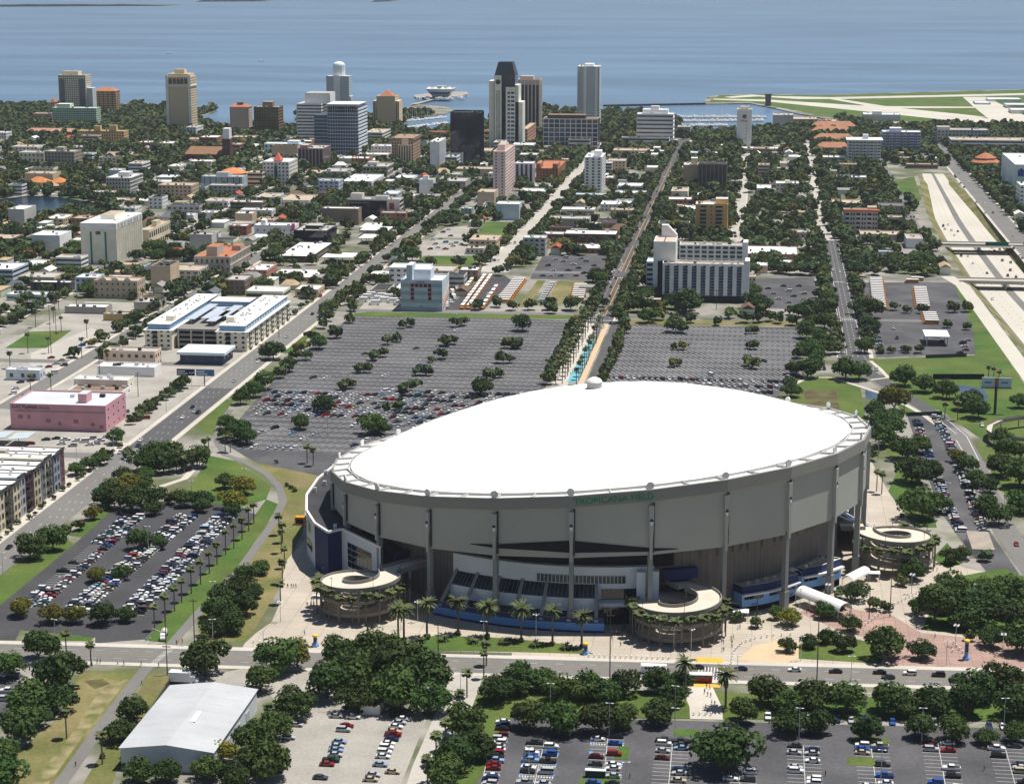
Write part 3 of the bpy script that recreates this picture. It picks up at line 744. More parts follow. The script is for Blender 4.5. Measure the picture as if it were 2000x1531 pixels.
    for z0, z1, w0, w1 in ((lo, lo + (m1 - lo) * 0.55, 0.5, 0.55), (lo + (m1 - lo) * 0.55, m1, 0.55, 0.85), (m1, top, 0.85, 0.9)):
        q0, q1 = rect(c, w0, 0.75), rect(c, w1, 0.75)
        for i in range(4):
            j = (i + 1) % 4; mb.face([(*q0[i], z0), (*q0[j], z0), (*q1[j], z1), (*q1[i], z1)])
    mb.face([(*p, top) for p in rect(c, 0.9, 0.75)])
    ob('bat_fin', mb.mesh('bat_fin', M_st_panel), colm)
    mb = MB(); c = edge(a, SR - 0.75); mb.prism(rect((c[0] - tx * -0.95, c[1] - ty * -0.95), 0.35, 0.3), zb(a) + 1, top + 0.8)
    ob('painted_shadow_strip', mb.mesh('painted_shadow_strip', M_dark_steel), colm)  # dark strip painted in for the shadow beside each fin
    mb = MB(); o = edge(a, SR + 0.36); zc = lo + (top - lo) * 0.70
    def T(i, z): return (o[0] - tx * i, o[1] - ty * i, z)
    mb.face([T(0.75, zc), T(-0.75, zc), T(-0.55, zc + 0.7), T(-0.15, zc + 1.15), T(0.3, zc + 1.1), T(0.6, zc + 0.6)][::-1], 0)
    mb.face([T(0.7, zc), T(0.1, zc - 1.5), T(-0.5, zc - 1.2), T(-0.7, zc)], 1); mb.face([T(-0.72, zc), T(-0.5, zc - 1.2), T(-0.75, zc - 0.9)][::-1], 0)
    ob('bat_emblem', mb.mesh('bat_emblem', [M_navy, M_white]), colm)
    bb = ob('roof_baseball', ball_me, stad, loc=(rim(a, SR - 0.3)[0], rim(a, SR - 0.3)[1], zr(a) + 1.5), rz=a + math.pi / 2)
# lens-shaped dark louvre above the main entrance
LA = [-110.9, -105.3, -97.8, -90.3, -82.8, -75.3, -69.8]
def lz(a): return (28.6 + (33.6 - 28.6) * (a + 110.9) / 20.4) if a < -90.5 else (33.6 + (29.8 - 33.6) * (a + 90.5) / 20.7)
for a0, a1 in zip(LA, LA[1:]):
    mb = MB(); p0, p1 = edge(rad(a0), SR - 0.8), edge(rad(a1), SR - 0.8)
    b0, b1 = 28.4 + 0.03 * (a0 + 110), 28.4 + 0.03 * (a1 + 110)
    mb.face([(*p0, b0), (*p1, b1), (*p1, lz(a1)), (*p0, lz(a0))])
    ob('dark_louvre', mb.mesh('dark_louvre', M_louvre_and_shade), stad)
a, b = NODE[9], NODE[8]
p, q = Vector(edge(a, SR + 0.32)), Vector(edge(b, SR + 0.32)); d = Vector((q.x - p.x, q.y - p.y, zr(b) - zr(a))).normalized(); nn = Vector((d.y, -d.x, 0)).normalized()
mid = Vector((p.x + (q.x - p.x) * 0.53, p.y + (q.y - p.y) * 0.53, (zr(a) + zr(b)) / 2 - 2.05)); uz = nn.cross(d)
text_part('lettering', 'TROPICANA FIELD', 3.45, M_green_letter, stad, Matrix(((d.x, uz.x, nn.x, mid.x), (d.y, uz.y, nn.y, mid.y), (d.z, uz.z, nn.z, mid.z), (0, 0, 0, 1))), 0.12)
# white concourse front with ribbon windows, atrium roof and low blue wall
def band(a0, a1, r0, z0, r1, z1, mname, m, steps=None, parent=stad, name=None):
    mb = MB(); n = max(1, int(abs(a1 - a0) / 2.5))
    for k in range(n):
        u0, u1 = rad(a0 + (a1 - a0) * k / n), rad(a0 + (a1 - a0) * (k + 1) / n)
        mb.face([(r0 * math.cos(u0), r0 * math.sin(u0), z0), (r0 * math.cos(u1), r0 * math.sin(u1), z0), (r1 * math.cos(u1), r1 * math.sin(u1), z1), (r1 * math.cos(u0), r1 * math.sin(u0), z1)])
    return ob(mname, mb.mesh(mname, m), parent)
M_cwall = mat('concourse_white', (0.66, 0.70, 0.76, 1), 0.6, 0.05, 0.1)
band(-117.5, -73.5, 101, 5, 101, 21.3, 'concourse_wall', M_cwall)
band(-117.5, -73.5, 101, 21.3, 98, 21.3, 'concourse_ledge', M_cwall)
band(-118, -69, 98.7, 20.5, 98.7, 27.5, 'painted_shade_band', M_louvre_and_shade)  # black band painted in for the deep shade under the cladding
band(-98, -79.5, 101.25, 15.2, 101.25, 18.0, 'window_ribbon', M_glass_green)
band(-84.5, -76.5, 101.25, 9.2, 101.25, 13.2, 'window_ribbon', M_glass_dark)
for k in range(24):
    u = -98 + 18.5 * k / 23
    mb = MB(); x, y = 101.4 * math.cos(rad(u)), 101.4 * math.sin(rad(u)); mb.box(x - 0.1, x + 0.1, y - 0.1, y + 0.1, 15.2, 18.0)
    ob('mullion', mb.mesh('mullion', M_cwall), stad)
band(-116.5, -85.5, 101.2, 14.8, 105.3, 10.8, 'atrium_glazing', M_glass_dark)
band(-116.5, -85.5, 105.3, 10.8, 105.6, 6.0, 'atrium_riser', M_cwall)
band(-117.5, -84, 105.6, 5.8, 112.0, 5.2, 'atrium_floor', M_roof_dark)
for u in (-116.5, -111.3, -106.1, -101, -95.8, -90.6, -85.5):
    mb = MB(); w = rad(0.35); zs = ((101, 15.6), (112, 5.0))
    q = [(r * math.cos(rad(u) + s), r * math.sin(rad(u) + s), z) for r, z in zs for s in (-w, w)]
    q2 = [(x, y, z - 0.9) for x, y, z in q]
    mb.face([q[0], q[2], q[3], q[1]]); mb.face([q2[0], q2[2], q[2], q[0]]); mb.face([q[1], q[3], q2[3], q2[1]]); mb.face([q2[2], q2[3], q[3], q[2]])
    ob('atrium_beam', mb.mesh('atrium_beam', M_st_column), stad)
for u0, u1 in zip((-116.5, -111.3, -106.1, -101, -95.8, -90.6), (-111.3, -106.1, -101, -95.8, -90.6, -85.5)):
    for j in range(1, 6):
        u = u0 + (u1 - u0) * j / 6; mb = MB()
        mb.tube((101.3 * math.cos(rad(u)), 101.3 * math.sin(rad(u)), 14.9), (105.3 * math.cos(rad(u)), 105.3 * math.sin(rad(u)), 10.95), 0.07, None, 4)
        ob('glazing_bar', mb.mesh('glazing_bar', M_st_fascia), stad)
band(-118, -84, 112.0, 3.7, 112.0, 5.6, 'low_wall_coping', M_navy); band(-118, -84, 112.1, 0.9, 112.1, 3.7, 'low_wall', mat('mid_blue_panel', (0.10, 0.27, 0.62, 1), 0.6, 0.06, 0.1)); band(-118, -84, 112.0, 0, 112.0, 0.9, 'low_wall_plinth', M_navy)
band(-118, -84, 112.0, 5.6, 111.4, 5.6, 'low_wall_cap', M_st_column); band(-118, -84, 111.4, 5.6, 111.4, 0, 'low_wall_back', M_navy)
band(-85, -76, 104, 8.6, 104, 7.2, 'canopy_edge', M_cwall); band(-85, -76, 104, 8.6, 101, 8.9, 'canopy', M_cwall); band(-84, -77, 102.5, 0, 102.5, 7.2, 'entrance_glazing', M_glass_dark)
for u, w in ((-76.5, 3.2), (-73.6, 2.6)):
    mb = MB(); x, y = 103.5 * math.cos(rad(u)), 103.5 * math.sin(rad(u)); mb.box(x - w / 2, x + w / 2, y - 1.5, y + 1.5, 0, 20.5)
    ob('stair_tower', mb.mesh('stair_tower', M_cwall), stad)
band(-71.5, -64, 101, 15.5, 101, 19.5, 'gate_canopy', M_navy); band(-71.5, -64, 99.2, 6, 99.2, 15.5, 'gate_opening', M_glass_dark); band(-71.5, -64, 101, 19.5, 98, 19.5, 'gate_canopy_top', M_navy)
for u0 in range(-62, 20, 4):                            # louvred openings and pilasters along the base wall
    for du, dw in ((0.0, 1.1), (2.2, 0.9)):
        if (u0 // 4) % 3 != 1 and du: continue
        p0, p1 = rad(u0 + du - dw / 2), rad(u0 + du + dw / 2); zt = zb(p0) - 2.0
        mb = MB(); mb.face([(98.3 * math.cos(p0), 98.3 * math.sin(p0), zt - 5), (98.3 * math.cos(p1), 98.3 * math.sin(p1), zt - 5), (98.3 * math.cos(p1), 98.3 * math.sin(p1), zt), (98.3 * math.cos(p0), 98.3 * math.sin(p0), zt)])
        ob('wall_louvre', mb.mesh('wall_louvre', mat('louvre_grey', (0.16, 0.155, 0.15, 1), 0.8, 0.1, 0.5)), stad)
# crescent annexe with black roof
def loc(px, py, z): x, y = G(px, py, z); return (x - SC0[0], y - SC0[1])
ZA = 19.0
ann = [loc(*q, ZA) for q in ((655, 906), (620, 934), (598, 966), (598, 996), (614, 1021), (640, 1038))]
ann += [loc(667, 1032, ZA), loc(743, 1068, ZA)]
inner = [(105.5 * math.cos(rad(t)), 105.5 * math.sin(rad(t))) for t in range(-128, -215, -6)]
mb = MB(); mb.sheet(ann + inner, ZA - 0.5); ob('annexe_roof', mb.mesh('annexe_roof', M_roof_dark), stad)
fac = [M_cwall, M_cwall, M_cwall, M_cwall, M_navy, M_navy, M_cwall]
for (p, q), m in zip(zip(ann, ann[1:]), fac):
    mb = MB(); mb.face([(*p, 0), (*q, 0), (*q, ZA), (*p, ZA)]); ob('annexe_facade', mb.mesh('annexe_facade', m), stad)
    d = (Vector(q) - Vector(p)).normalized(); nv = Vector((-d.y, d.x)); nv = nv if nv.dot(Vector(p)) < 0 else -nv
    mb = MB(); o0, o1 = Vector(p) - nv * 0.25, Vector(q) - nv * 0.25; i0, i1 = Vector(p) + nv * 0.6, Vector(q) + nv * 0.6
    mb.prism([tuple(o0), tuple(o1), tuple(i1), tuple(i0)], ZA - 0.6, ZA + 0.25); ob('annexe_parapet', mb.mesh('annexe_parapet', M_white), stad)
p, q = Vector(ann[6]), Vector(ann[7]); d = (q - p); nv = Vector((d.y, -d.x)).normalized(); nv = nv if nv.dot(p) > 0 else -nv
for i in range(6):
    for j in range(4):
        f0, f1 = 0.16 + 0.62 * i / 6, 0.16 + 0.62 * (i + 0.93) / 6; z0 = 5.0 + 2.5 * j
        a0, a1 = p + d * f0 + nv * 0.15, p + d * f1 + nv * 0.15
        mb = MB(); mb.face([(*a0, z0), (*a1, z0), (*a1, z0 + 2.2), (*a0, z0 + 2.2)])
        ob('glass_pane', mb.mesh('glass_pane', M_glass_dark), stad)
p, q = Vector(ann[3]), Vector(ann[4])
for z0, w in ((12, 0.5), (5, 0.7)):
    mb = MB(); d = q - p; nv = Vector((d.y, -d.x)).normalized(); nv = nv if nv.dot(p) > 0 else -nv
    a0, a1 = p + d * 0.1 + nv * 0.2, p + d * w + nv * 0.2; mb.face([(*a0, z0), (*a1, z0), (*a1, z0 + 3.5), (*a0, z0 + 3.5)]); ob('window', mb.mesh('window', M_glass_dark), stad)
mb = MB(); mb.prism([loc(743, 1068, 16), loc(773, 1083, 16), loc(808, 1073, 16), loc(770, 1050, 16)], 13.6, 16.0, 0, 1); ob('annexe_canopy', mb.mesh('annexe_canopy', [M_navy, M_roof_dark]), stad)
for q in ((774, 1190), (801, 1185), (745, 1170)):
    mb = MB(); x, y = loc(q[0], q[1], 0); mb.box(x - 0.4, x + 0.4, y - 0.4, y + 0.4, 0, 14); ob('canopy_post', mb.mesh('canopy_post', M_st_column), stad)
for q in ((636, 925), (634, 945), (615, 958), (655, 1030)):
    mb = MB(); x, y = loc(q[0], q[1], ZA); mb.box(x - 0.7, x + 0.7, y - 0.7, y + 0.7, ZA - 0.5, ZA + 1.4); ob('rooftop_unit', mb.mesh('rooftop_unit', M_steel), stad)
# blue gate building with its ledge, two wings
def wing(front, back_r, z1, lo):
    f = [loc(*p, z1) for p in front]
    ang = [math.atan2(y, x) for x, y in f]
    bk = [(back_r * math.cos(t), back_r * math.sin(t)) for t in np.linspace(ang[-1], ang[0], 6)]
    w = thing('gate_building_wing', lo, 'building', (SC0[0], SC0[1], 0))
    mb = MB(); mb.sheet(f + bk, z1); ob('roof', mb.mesh('roof', M_roof_tan), w)
    for p, q in zip(f + [bk[0]], f[1:] + [bk[0]]):
        pass
    loop = [bk[-1]] + f + [bk[0]]
    for i, (p, q) in enumerate(zip(loop, loop[1:])):
        p, q = Vector(p), Vector(q); d = (q - p).normalized(); nv = Vector((d.y, -d.x)); m_ = (p + q) / 2
        if nv.dot(m_) < 0 and 0 < i < len(loop) - 2: nv = -nv
        mb = MB(); mb.prism([tuple(p - nv * 0.4), tuple(q - nv * 0.4), tuple(q), tuple(p)], z1 - 2.6, z1 + 0.5, 0, 1); ob('parapet_wall', mb.mesh('parapet_wall', [M_navy, M_white]), w)
        mb = MB(); mb.face([(*(p - nv * 0.05), 2.6), (*(q - nv * 0.05), 2.6), (*(q - nv * 0.05), z1 - 2.6), (*(p - nv * 0.05), z1 - 2.6)]); ob('wall', mb.mesh('wall', M_sky_blue), w)
        mb = MB(); mb.face([(*(p - nv * 1.6), 0), (*(q - nv * 1.6), 0), (*(q - nv * 1.6), 2.7), (*(p - nv * 1.6), 2.7)]); ob('base_recess', mb.mesh('base_recess', M_black), w)
        if 0 < i < len(loop) - 2:
            mb = MB(); mb.prism([tuple(p - nv * 0.2), tuple(q - nv * 0.2), tuple(q + nv * 1.5), tuple(p + nv * 1.5)], z1 - 3.1, z1 - 2.5, bottom=True); ob('ledge', mb.mesh('ledge', M_white), w)
            L = (q - p).length; x = 1.0
            while x < L - 2.4:
                a0, a1 = p + d * x + nv * 0.1, p + d * (x + 2.0) + nv * 0.1
                mb = MB(); mb.face([(*a0, z1 - 4.9), (*a1, z1 - 4.9), (*a1, z1 - 3.3), (*a0, z1 - 3.3)]); ob('window', mb.mesh('window', M_glass_dark), w); x += 2.15
    for t in range(5):
        u = ang[0] + (ang[-1] - ang[0]) * (0.15 + 0.16 * t); r = back_r + 3.5
        mb = MB(); x, y = r * math.cos(u), r * math.sin(u); mb.box(x - 0.7, x + 0.7, y - 0.6, y + 0.6, z1, z1 + 1.3); ob('rooftop_unit', mb.mesh('rooftop_unit', M_steel), w)
    return w, f
w1, f1 = wing([(1450, 1148), (1500, 1140), (1530, 1132), (1559, 1122)], 98, 10.2, 'light blue gate building wing with navy parapet between two spiral ramps')
w2, f2 = wing([(1567, 1113), (1605, 1106), (1644, 1092)], 98, 10.2, 'light blue gate building wing with tan roof beside the tall spiral ramp')
for txt, k in (('GATE 1', 0), ('TICKETS', 2)):
    p, q = Vector(f1[k]), Vector(f1[k + 1]); d = (q - p).normalized(); nv = Vector((d.y, -d.x)); m_ = (p + q) / 2 + nv * 0.12
    text_part('lettering', txt, 0.9, M_navy, w1, Matrix(((d.x, 0, nv.x, m_.x), (d.y, 0, nv.y, m_.y), (0, 1, 0, 3.3), (0, 0, 0, 1))), 0.03)
def vault(name, label, p0, p1, z, r, cat='canopy'):
    a, b = Vector((*G(*p0, z), 0)), Vector((*G(*p1, z), 0))
    t = thing(name, label, cat, (a.x, a.y, 0)); d = (b - a).normalized(); s = Vector((-d.y, d.x, 0))
    mb = MB(); n = 12
    for r_, fl in ((r, 1), (r - 0.15, -1)):
        P = [[tuple(o + s * (r_ * math.cos(math.pi * k / n)) + Vector((0, 0, z - r * 0.5 + r_ * math.sin(math.pi * k / n) * 0.9))) for k in range(n + 1)] for o in (Vector((0, 0, 0)), b - a)]
        for k in range(n):
            q = [P[0][k], P[0][k + 1], P[1][k + 1], P[1][k]]; mb.face(q[::fl])
    ob('roof', mb.mesh('roof', M_white, smooth=True), t)
    L = (b - a).length; k = 0
    for u in np.linspace(0.02, 0.98, max(2, int(L / 6))):
        for g in (-1, 1):
            o = d * (L * u) + s * (g * (r - 0.1)); mb = MB(); mb.tube((o.x, o.y, 0), (o.x, o.y, z - r * 0.5 + 0.1), 0.14, None, 6); ob('post', mb.mesh('post', M_steel), t)
    return t
vault('barrel_vault_canopy', 'long white barrel vault canopy leading over the red brick plaza', (1566, 1150), (1652, 1184), 5.5, 3.3)
vault('vaulted_link', 'short white vaulted link between the gate building wings', (1528, 1103), (1556, 1118), 9.5, 2.6)
vault('barrel_vault_canopy', 'short white vaulted canopy at the foot of the tall ramp', (1655, 1128), (1690, 1110), 4.5, 2.4)
# spiral pedestrian ramps
def ramp(label, cx, cy, Ro, Ri, turns, h, end_deg, bridge=None, cw=1):
    t = thing('spiral_ramp', label, 'ramp', (cx, cy, 0))
    N = int(turns * 40); th1 = rad(end_deg); tot = turns * 2 * math.pi
    P = []
    for k in range(N + 1):
        f = k / N; th = th1 - cw * tot * (1 - f); P.append((math.cos(th), math.sin(th), 0.2 + turns * h * f))
    def strip(name, parts, m):
        mb = MB()
        for (c0, s0, z0), (c1, s1, z1) in zip(P, P[1:]):
            for ra, za, rb, zb_ in parts:
                mb.face([(ra * c0, ra * s0, z0 + za), (ra * c1, ra * s1, z1 + za), (rb * c1, rb * s1, z1 + zb_), (rb * c0, rb * s0, z0 + zb_)])
        return ob(name, mb.mesh(name, m), t)
    strip('deck', [(Ri, 0, Ro, 0), (Ri, -0.5, Ro, -0.5)], M_ramp)
    strip('outer_parapet', [(Ro, -0.5, Ro, 0.85), (Ro, 0.85, Ro - 0.35, 0.85), (Ro - 0.35, 0.85, Ro - 0.35, 0), (Ro, -0.5, Ro - 0.6, -0.5)], M_ramp_wall)
    strip('inner_parapet', [(Ri, -0.7, Ri, 1.15), (Ri, 1.15, Ri + 0.35, 1.15), (Ri + 0.35, 1.15, Ri + 0.35, 0)], M_ramp_wall)
    for k in range(12):
        th = 2 * math.pi * k / 12 + 0.13
        zt = max(p[2] for p in P if (p[0] * math.cos(th) + p[1] * math.sin(th)) > 0.97) - 0.4
        mb = MB(); mb.tube((Ro * 0.985 * math.cos(th), Ro * 0.985 * math.sin(th), 0), (Ro * 0.985 * math.cos(th), Ro * 0.985 * math.sin(th), zt), 0.45, None, 4)
        ob('column', mb.mesh('column', M_ramp_wall), t)
        if k % 2 == 0:
            mb = MB(); mb.tube((Ri * math.cos(th), Ri * math.sin(th), 0), (Ri * math.cos(th), Ri * math.sin(th), zt), 0.35, None, 4); ob('column', mb.mesh('column', M_ramp_wall), t)
    if bridge:
        z = P[-1][2]; c, s = math.cos(th1), math.sin(th1); bx, by = bridge[0] - cx, bridge[1] - cy
        mb = MB(); d = Vector((bx - c * (Ri + Ro) / 2, by - s * (Ri + Ro) / 2)); nv = Vector((-d.y, d.x)).normalized() * (Ro - Ri) / 2
        m0 = Vector((c * (Ri + Ro) / 2, s * (Ri + Ro) / 2)); m1 = Vector((bx, by))
        q = [m0 - nv, m1 - nv, m1 + nv, m0 + nv]
        mb.prism([tuple(v) for v in q], z - 0.5, z - 0.01, bottom=True)
        ob('bridge_deck', mb.mesh('bridge_deck', M_ramp), t)
        for g in (-1, 1):
            mb = MB(); a_, b_ = m0 + nv * g, m1 + nv * g; e = nv.normalized() * 0.3 * g
            mb.prism([tuple(a_), tuple(b_), tuple(b_ - e), tuple(a_ - e)], z - 0.8, z + 1.1); ob('bridge_parapet', mb.mesh('bridge_parapet', M_ramp_wall), t)
    for k in range(5):                                  # lamp standards on the deck edge
        th = th1 - cw * (0.5 + k * 1.1); f = 1 - (th1 - th) * cw / tot; z = 0.2 + turns * h * f
        mb = MB(); x, y = (Ro - 0.2) * math.cos(th), (Ro - 0.2) * math.sin(th); mb.tube((x, y, z), (x, y, z + 4), 0.08, None, 5); mb.box(x - 0.4, x + 0.4, y - 0.2, y + 0.2, z + 4, z + 4.15); ob('ramp_lamp', mb.mesh('ramp_lamp', M_dark_steel), t)
    return t
RAMPS = [(-144.5, 694.5, 15.2), (-26.5, 684.5, 15.6), (54.5, 777, 15.6)]
ramp('round concrete spiral ramp beside the navy and white annexe', -144.5, 694.5, 15.2, 6.6, 2.9, 4.9, 30, (-122, 716), 1)
ramp('round concrete spiral ramp below the black lens louvre of the stadium', -26.5, 684.5, 15.6, 6.8, 2.9, 4.9, 75, (-30, 703), 1)
ramp('round concrete spiral ramp ringed by trees beyond the blue gate building', 54.5, 777, 15.6, 7.2, 3.0, 4.9, 165, (34, 779), -1)
# raked glazed wedge on the far corner
mb = MB(); w = thing('glazed_wedge', 'raked navy and glass wedge sloping down from the stadium corner', 'structure', (SC0[0], SC0[1], 0))
for k in range(5):
    u0 = rad(2 + 7 * k); p0, p1 = (98 * math.cos(u0), 98 * math.sin(u0)), ((124 - 2.5 * k) * math.cos(u0 - 0.02), (124 - 2.5 * k) * math.sin(u0 - 0.02))
    mb = MB(); mb.tube((*p0, 15), (*p1, 1.5), 0.45, None, 4); ob('raking_beam', mb.mesh('raking_beam', M_white), w)
    if k < 4:
        u1 = rad(2 + 7 * (k + 1)); q0, q1 = (98 * math.cos(u1), 98 * math.sin(u1)), ((121.5 - 2.5 * k) * math.cos(u1 - 0.02), (121.5 - 2.5 * k) * math.sin(u1 - 0.02))
        mb = MB(); mb.face([(*p1, 0.9), (*q1, 0.9), (*q0, 14), (*p0, 14)]); ob('glazing', mb.mesh('glazing', M_glass_blue if k == 1 else M_navy), w)
FOOT.append((-178, 50, 680, 905))
# ================================================================ BUILDINGS
unit_me = None
def bld(name, label, xl, xr, yb, yt, dep=None, xe=None, wall='#b8b0a0', st=('grid', 3.6, 3.4, 0.5, 0.5), glass=None, roof=None, units=3, pent=(), cat='building', faces='fs', wall_m=None, base=0.0, parapet=0.8, Yb=None, trim=None, minh=0.0):
    xm = (xl + xr) / 2
    g0, g1 = G(xl, yb), G(xr, yb)
    Y = Yb if Yb else (g0[1] + g1[1]) / 2
    X0, X1 = at_plane(xl, yb, Y)[0], at_plane(xr, yb, Y)[0]
    h = max(minh, at_plane(xm, yt, Y)[1])
    W = X1 - X0
    if xe is not None:
        xs = X1 if xe > xr else X0
        lo, hi = Y, Y + 400
        for _ in range(40):
            md = (lo + hi) / 2; px = pix(xs, md, h)[0]
            if (px < xe) == (xe > xr): lo = md
            else: hi = md
        dep = max(6.0, lo - Y)
    D = dep or max(10.0, W * 0.6)
    FOOT.append((X0 - 1, X1 + 1, Y - 1, Y + D + 1))
    t = thing(name, label, cat, (X0, Y, 0))
    wm = wall_m or paint(wall); gm = glass or M_glass; tm = trim or wm
    mb = MB(); mb.prism([(0, 0), (W, 0), (W, D), (0, D)], 0, h, cap=False)
    ob('wall', mb.mesh('wall', wm), t)
    rm = roof or M_roof_grey
    mb = MB(); e = 0.35; zd = h - parapet
    o, i = [(0, 0), (W, 0), (W, D), (0, D)], [(e, e), (W - e, e), (W - e, D - e), (e, D - e)]
    for a in range(4):
        b = (a + 1) % 4
        mb.face([(*o[a], h), (*o[b], h), (*i[b], h), (*i[a], h)], 1); mb.face([(*i[a], h), (*i[b], h), (*i[b], zd), (*i[a], zd)], 1)
    mb.sheet(i, zd, 0)
    ob('roof', mb.mesh('roof', [rm, tm]), t)
    dist = Y
    ppm = FPX / dist
    # (origin, along, normal, width)
    F = {'f': ((0, 0), (1, 0), (0, -1), W), 's': ((W, 0), (0, 1), (1, 0), D), 'n': ((0, D), (0, -1), (-1, 0), D)}
    fl = faces.replace('s', 's' if xm < 1505 else 'n') if 'n' not in faces else faces
    jw = MB(); jt = MB()
    for fk in fl:
        og, al, nv, FW = F[fk]
        s = st if isinstance(st, tuple) else st[fk]
        if s[0] == 'none': continue
        def Q(u, z, off): return (og[0] + al[0] * u + nv[0] * off, og[1] + al[1] * u + nv[1] * off, z)
        def pane(nm, u0, u1, z0, z1, m, off=0.06, solo=None):
            q = [Q(u0, z0, off), Q(u1, z0, off), Q(u1, z1, off), Q(u0, z1, off)]
            if solo if solo is not None else ((u1 - u0) * ppm >= 9.5 and (z1 - z0) * ppm >= 5):
                mb = MB(); mb.face(q); ob(nm, mb.mesh(nm, m), t)
            else:
                jw.face(q)
        def block(nm, u0, u1, z0, z1, off, m, solo=True):
            mb = MB() if solo else jt
            a, b, c, d = Q(u0, 0, -0.02), Q(u1, 0, -0.02), Q(u1, 0, off), Q(u0, 0, off)
            mb.prism([a[:2], b[:2], c[:2], d[:2]], z0, z1, bottom=True)
            if solo: ob(nm, mb.mesh(nm, m), t)
        hh = h - parapet * 0.9 - base
        if s[0] == 'grid':
            bw, fh, rw, rh = s[1:5]
            nx, nz = max(1, round(FW / bw)), max(1, round(hh / fh)); bw, fh = FW / nx, hh / nz
            for a in range(nx):
                for c in range(nz):
                    u = a * bw + bw * (1 - rw) / 2; z = base + c * fh + fh * (1 - rh) * 0.55
                    pane('window', u, u + bw * rw, z, z + fh * rh, gm)
            if len(s) > 5:
                for c in range(nz + 1): block('floor_band', 0, FW, base + c * fh - 0.25, base + c * fh + 0.25, s[5], tm)
        elif s[0] == 'band':
            fh, rh = s[1:3]; nz = max(1, round(hh / fh)); fh = hh / nz
            for c in range(nz):
                z = base + c * fh + fh * (1 - rh) * 0.6; pane('window_band', 0.3, FW - 0.3, z, z + fh * rh, gm, 0.06, True)
                if len(s) > 3: block('spandrel', -0.2 if fk == 'f' else 0, FW + 0.2, base + c * fh - fh * (1 - rh) * 0.4, base + c * fh + fh * (1 - rh) * 0.6, s[3], tm)
        elif s[0] == 'strip':
            bw, rw = s[1:3]; nx = max(1, round(FW / bw)); bw = FW / nx
            for a in range(nx):
                u = a * bw + bw * (1 - rw) / 2; pane('window_strip', u, u + bw * rw, base + 0.8, base + hh - 0.6, gm, 0.06, True)
                if len(s) > 3: block('fin', a * bw - 0.35, a * bw + 0.35, 0, h - 0.3, s[3], tm)
            if len(s) > 4:
                nz = max(1, round(hh / 3.6))
                for c in range(1, nz):
                    for a in range(nx):
                        u = a * bw + bw * (1 - rw) / 2; block('spandrel', u, u + bw * rw, base + c * hh / nz - 0.4, base + c * hh / nz + 0.4, 0.10, tm, False)
        elif s[0] == 'glass':
            bw, fh = s[1:3]; nx, nz = max(1, round(FW / bw)), max(1, round(hh / fh))
            pane('curtain_wall', 0.2, FW - 0.2, base + 0.2, h - parapet, gm, 0.05, True)
            wv, wh = (s[3], s[4]) if len(s) > 4 else (0.12, 0.2)
            for a in range(nx + 1): block('mullion', max(0, a * FW / nx - wv), min(FW, a * FW / nx + wv), base, h - parapet, 0.22, tm, False)
            for c in range(nz + 1): block('mullion', 0, FW, base + c * hh / nz - wh, base + c * hh / nz + wh, 0.18, tm, False)
        elif s[0] == 'balcony':
            bw, fh = s[1:3]; nx, nz = max(1, round(FW / bw)), max(1, round(hh / fh)); bw, fh = FW / nx, hh / nz
            for a in range(nx):
                for c in range(nz):
                    u, z = a * bw, base + c * fh
                    if a % 2 == s[3]:
                        pane('balcony_door', u + bw * 0.15, u + bw * 0.85, z + 0.2, z + fh * 0.78, M_glass_dark, 0.06)
                        block('balcony', u + bw * 0.1, u + bw * 0.9, z - 0.05, z + 0.12, 1.3, tm, False); block('balcony', u + bw * 0.1, u + bw * 0.9, z + 0.12, z + 1.0, 1.35, tm, False) if len(s) > 4 else None
                    else:
                        pane('window', u + bw * 0.12, u + bw * 0.42, z + 0.9, z + fh * 0.75, gm); pane('window', u + bw * 0.58, u + bw * 0.88, z + 0.9, z + fh * 0.75, gm)
    if jw.f: ob('windows', jw.mesh('windows', gm), t, kind='stuff')
    if jt.f: ob('facade_grid', jt.mesh('facade_grid', tm), t, kind='stuff')
    for (a0, a1, b0, b1, ph) in pent:
        mb = MB(); mb.box(W * a0, W * a1, D * b0, D * b1, zd, h + ph, 0, 1)
        ob('penthouse', mb.mesh('penthouse', [wm, rm]), t)
    rr = random.Random(int(X0 * 7 + Y))
    for k in range(units):
        a, b, c, q = rr.uniform(1.2, 2.6), rr.uniform(1.2, 2.4), rr.uniform(0.8, 1.7), rr.random()
        if W < 8 or D < 8: continue
        x, y = rr.uniform(1.5, W - 4), rr.uniform(1.5, D - 4)
        mb = MB(); mb.box(x, x + a, y, y + b, zd, zd + c + 0.3); ob('rooftop_unit', mb.mesh('rooftop_unit', M_steel if q < 0.6 else M_roof_dark), t)
    return t, W, D, h
def hip(t, x0, x1, y0, y1, z, rise, m, ridge=0.5, over=0.6, name='hip_roof'):
    mb = MB(); x0 -= over; x1 += over; y0 -= over; y1 += over
    w, d = x1 - x0, y1 - y0
    if w >= d: r0, r1 = (x0 + d * ridge, (y0 + y1) / 2), (x1 - d * ridge, (y0 + y1) / 2)
    else: r0, r1 = ((x0 + x1) / 2, y0 + w * ridge), ((x0 + x1) / 2, y1 - w * ridge)
    c = [(x0, y0, z), (x1, y0, z), (x1, y1, z), (x0, y1, z)]; r0, r1 = (*r0, z + rise), (*r1, z + rise)
    if w >= d:
        mb.face([c[0], c[1], r1, r0]); mb.face([c[1], c[2], r1]); mb.face([c[2], c[3], r0, r1]); mb.face([c[3], c[0], r0])
    else:
        mb.face([c[0], c[1], r0]); mb.face([c[1], c[2], r1, r0]); mb.face([c[2], c[3], r1]); mb.face([c[3], c[0], r0, r1])
    return ob(name, mb.mesh(name, m), t)
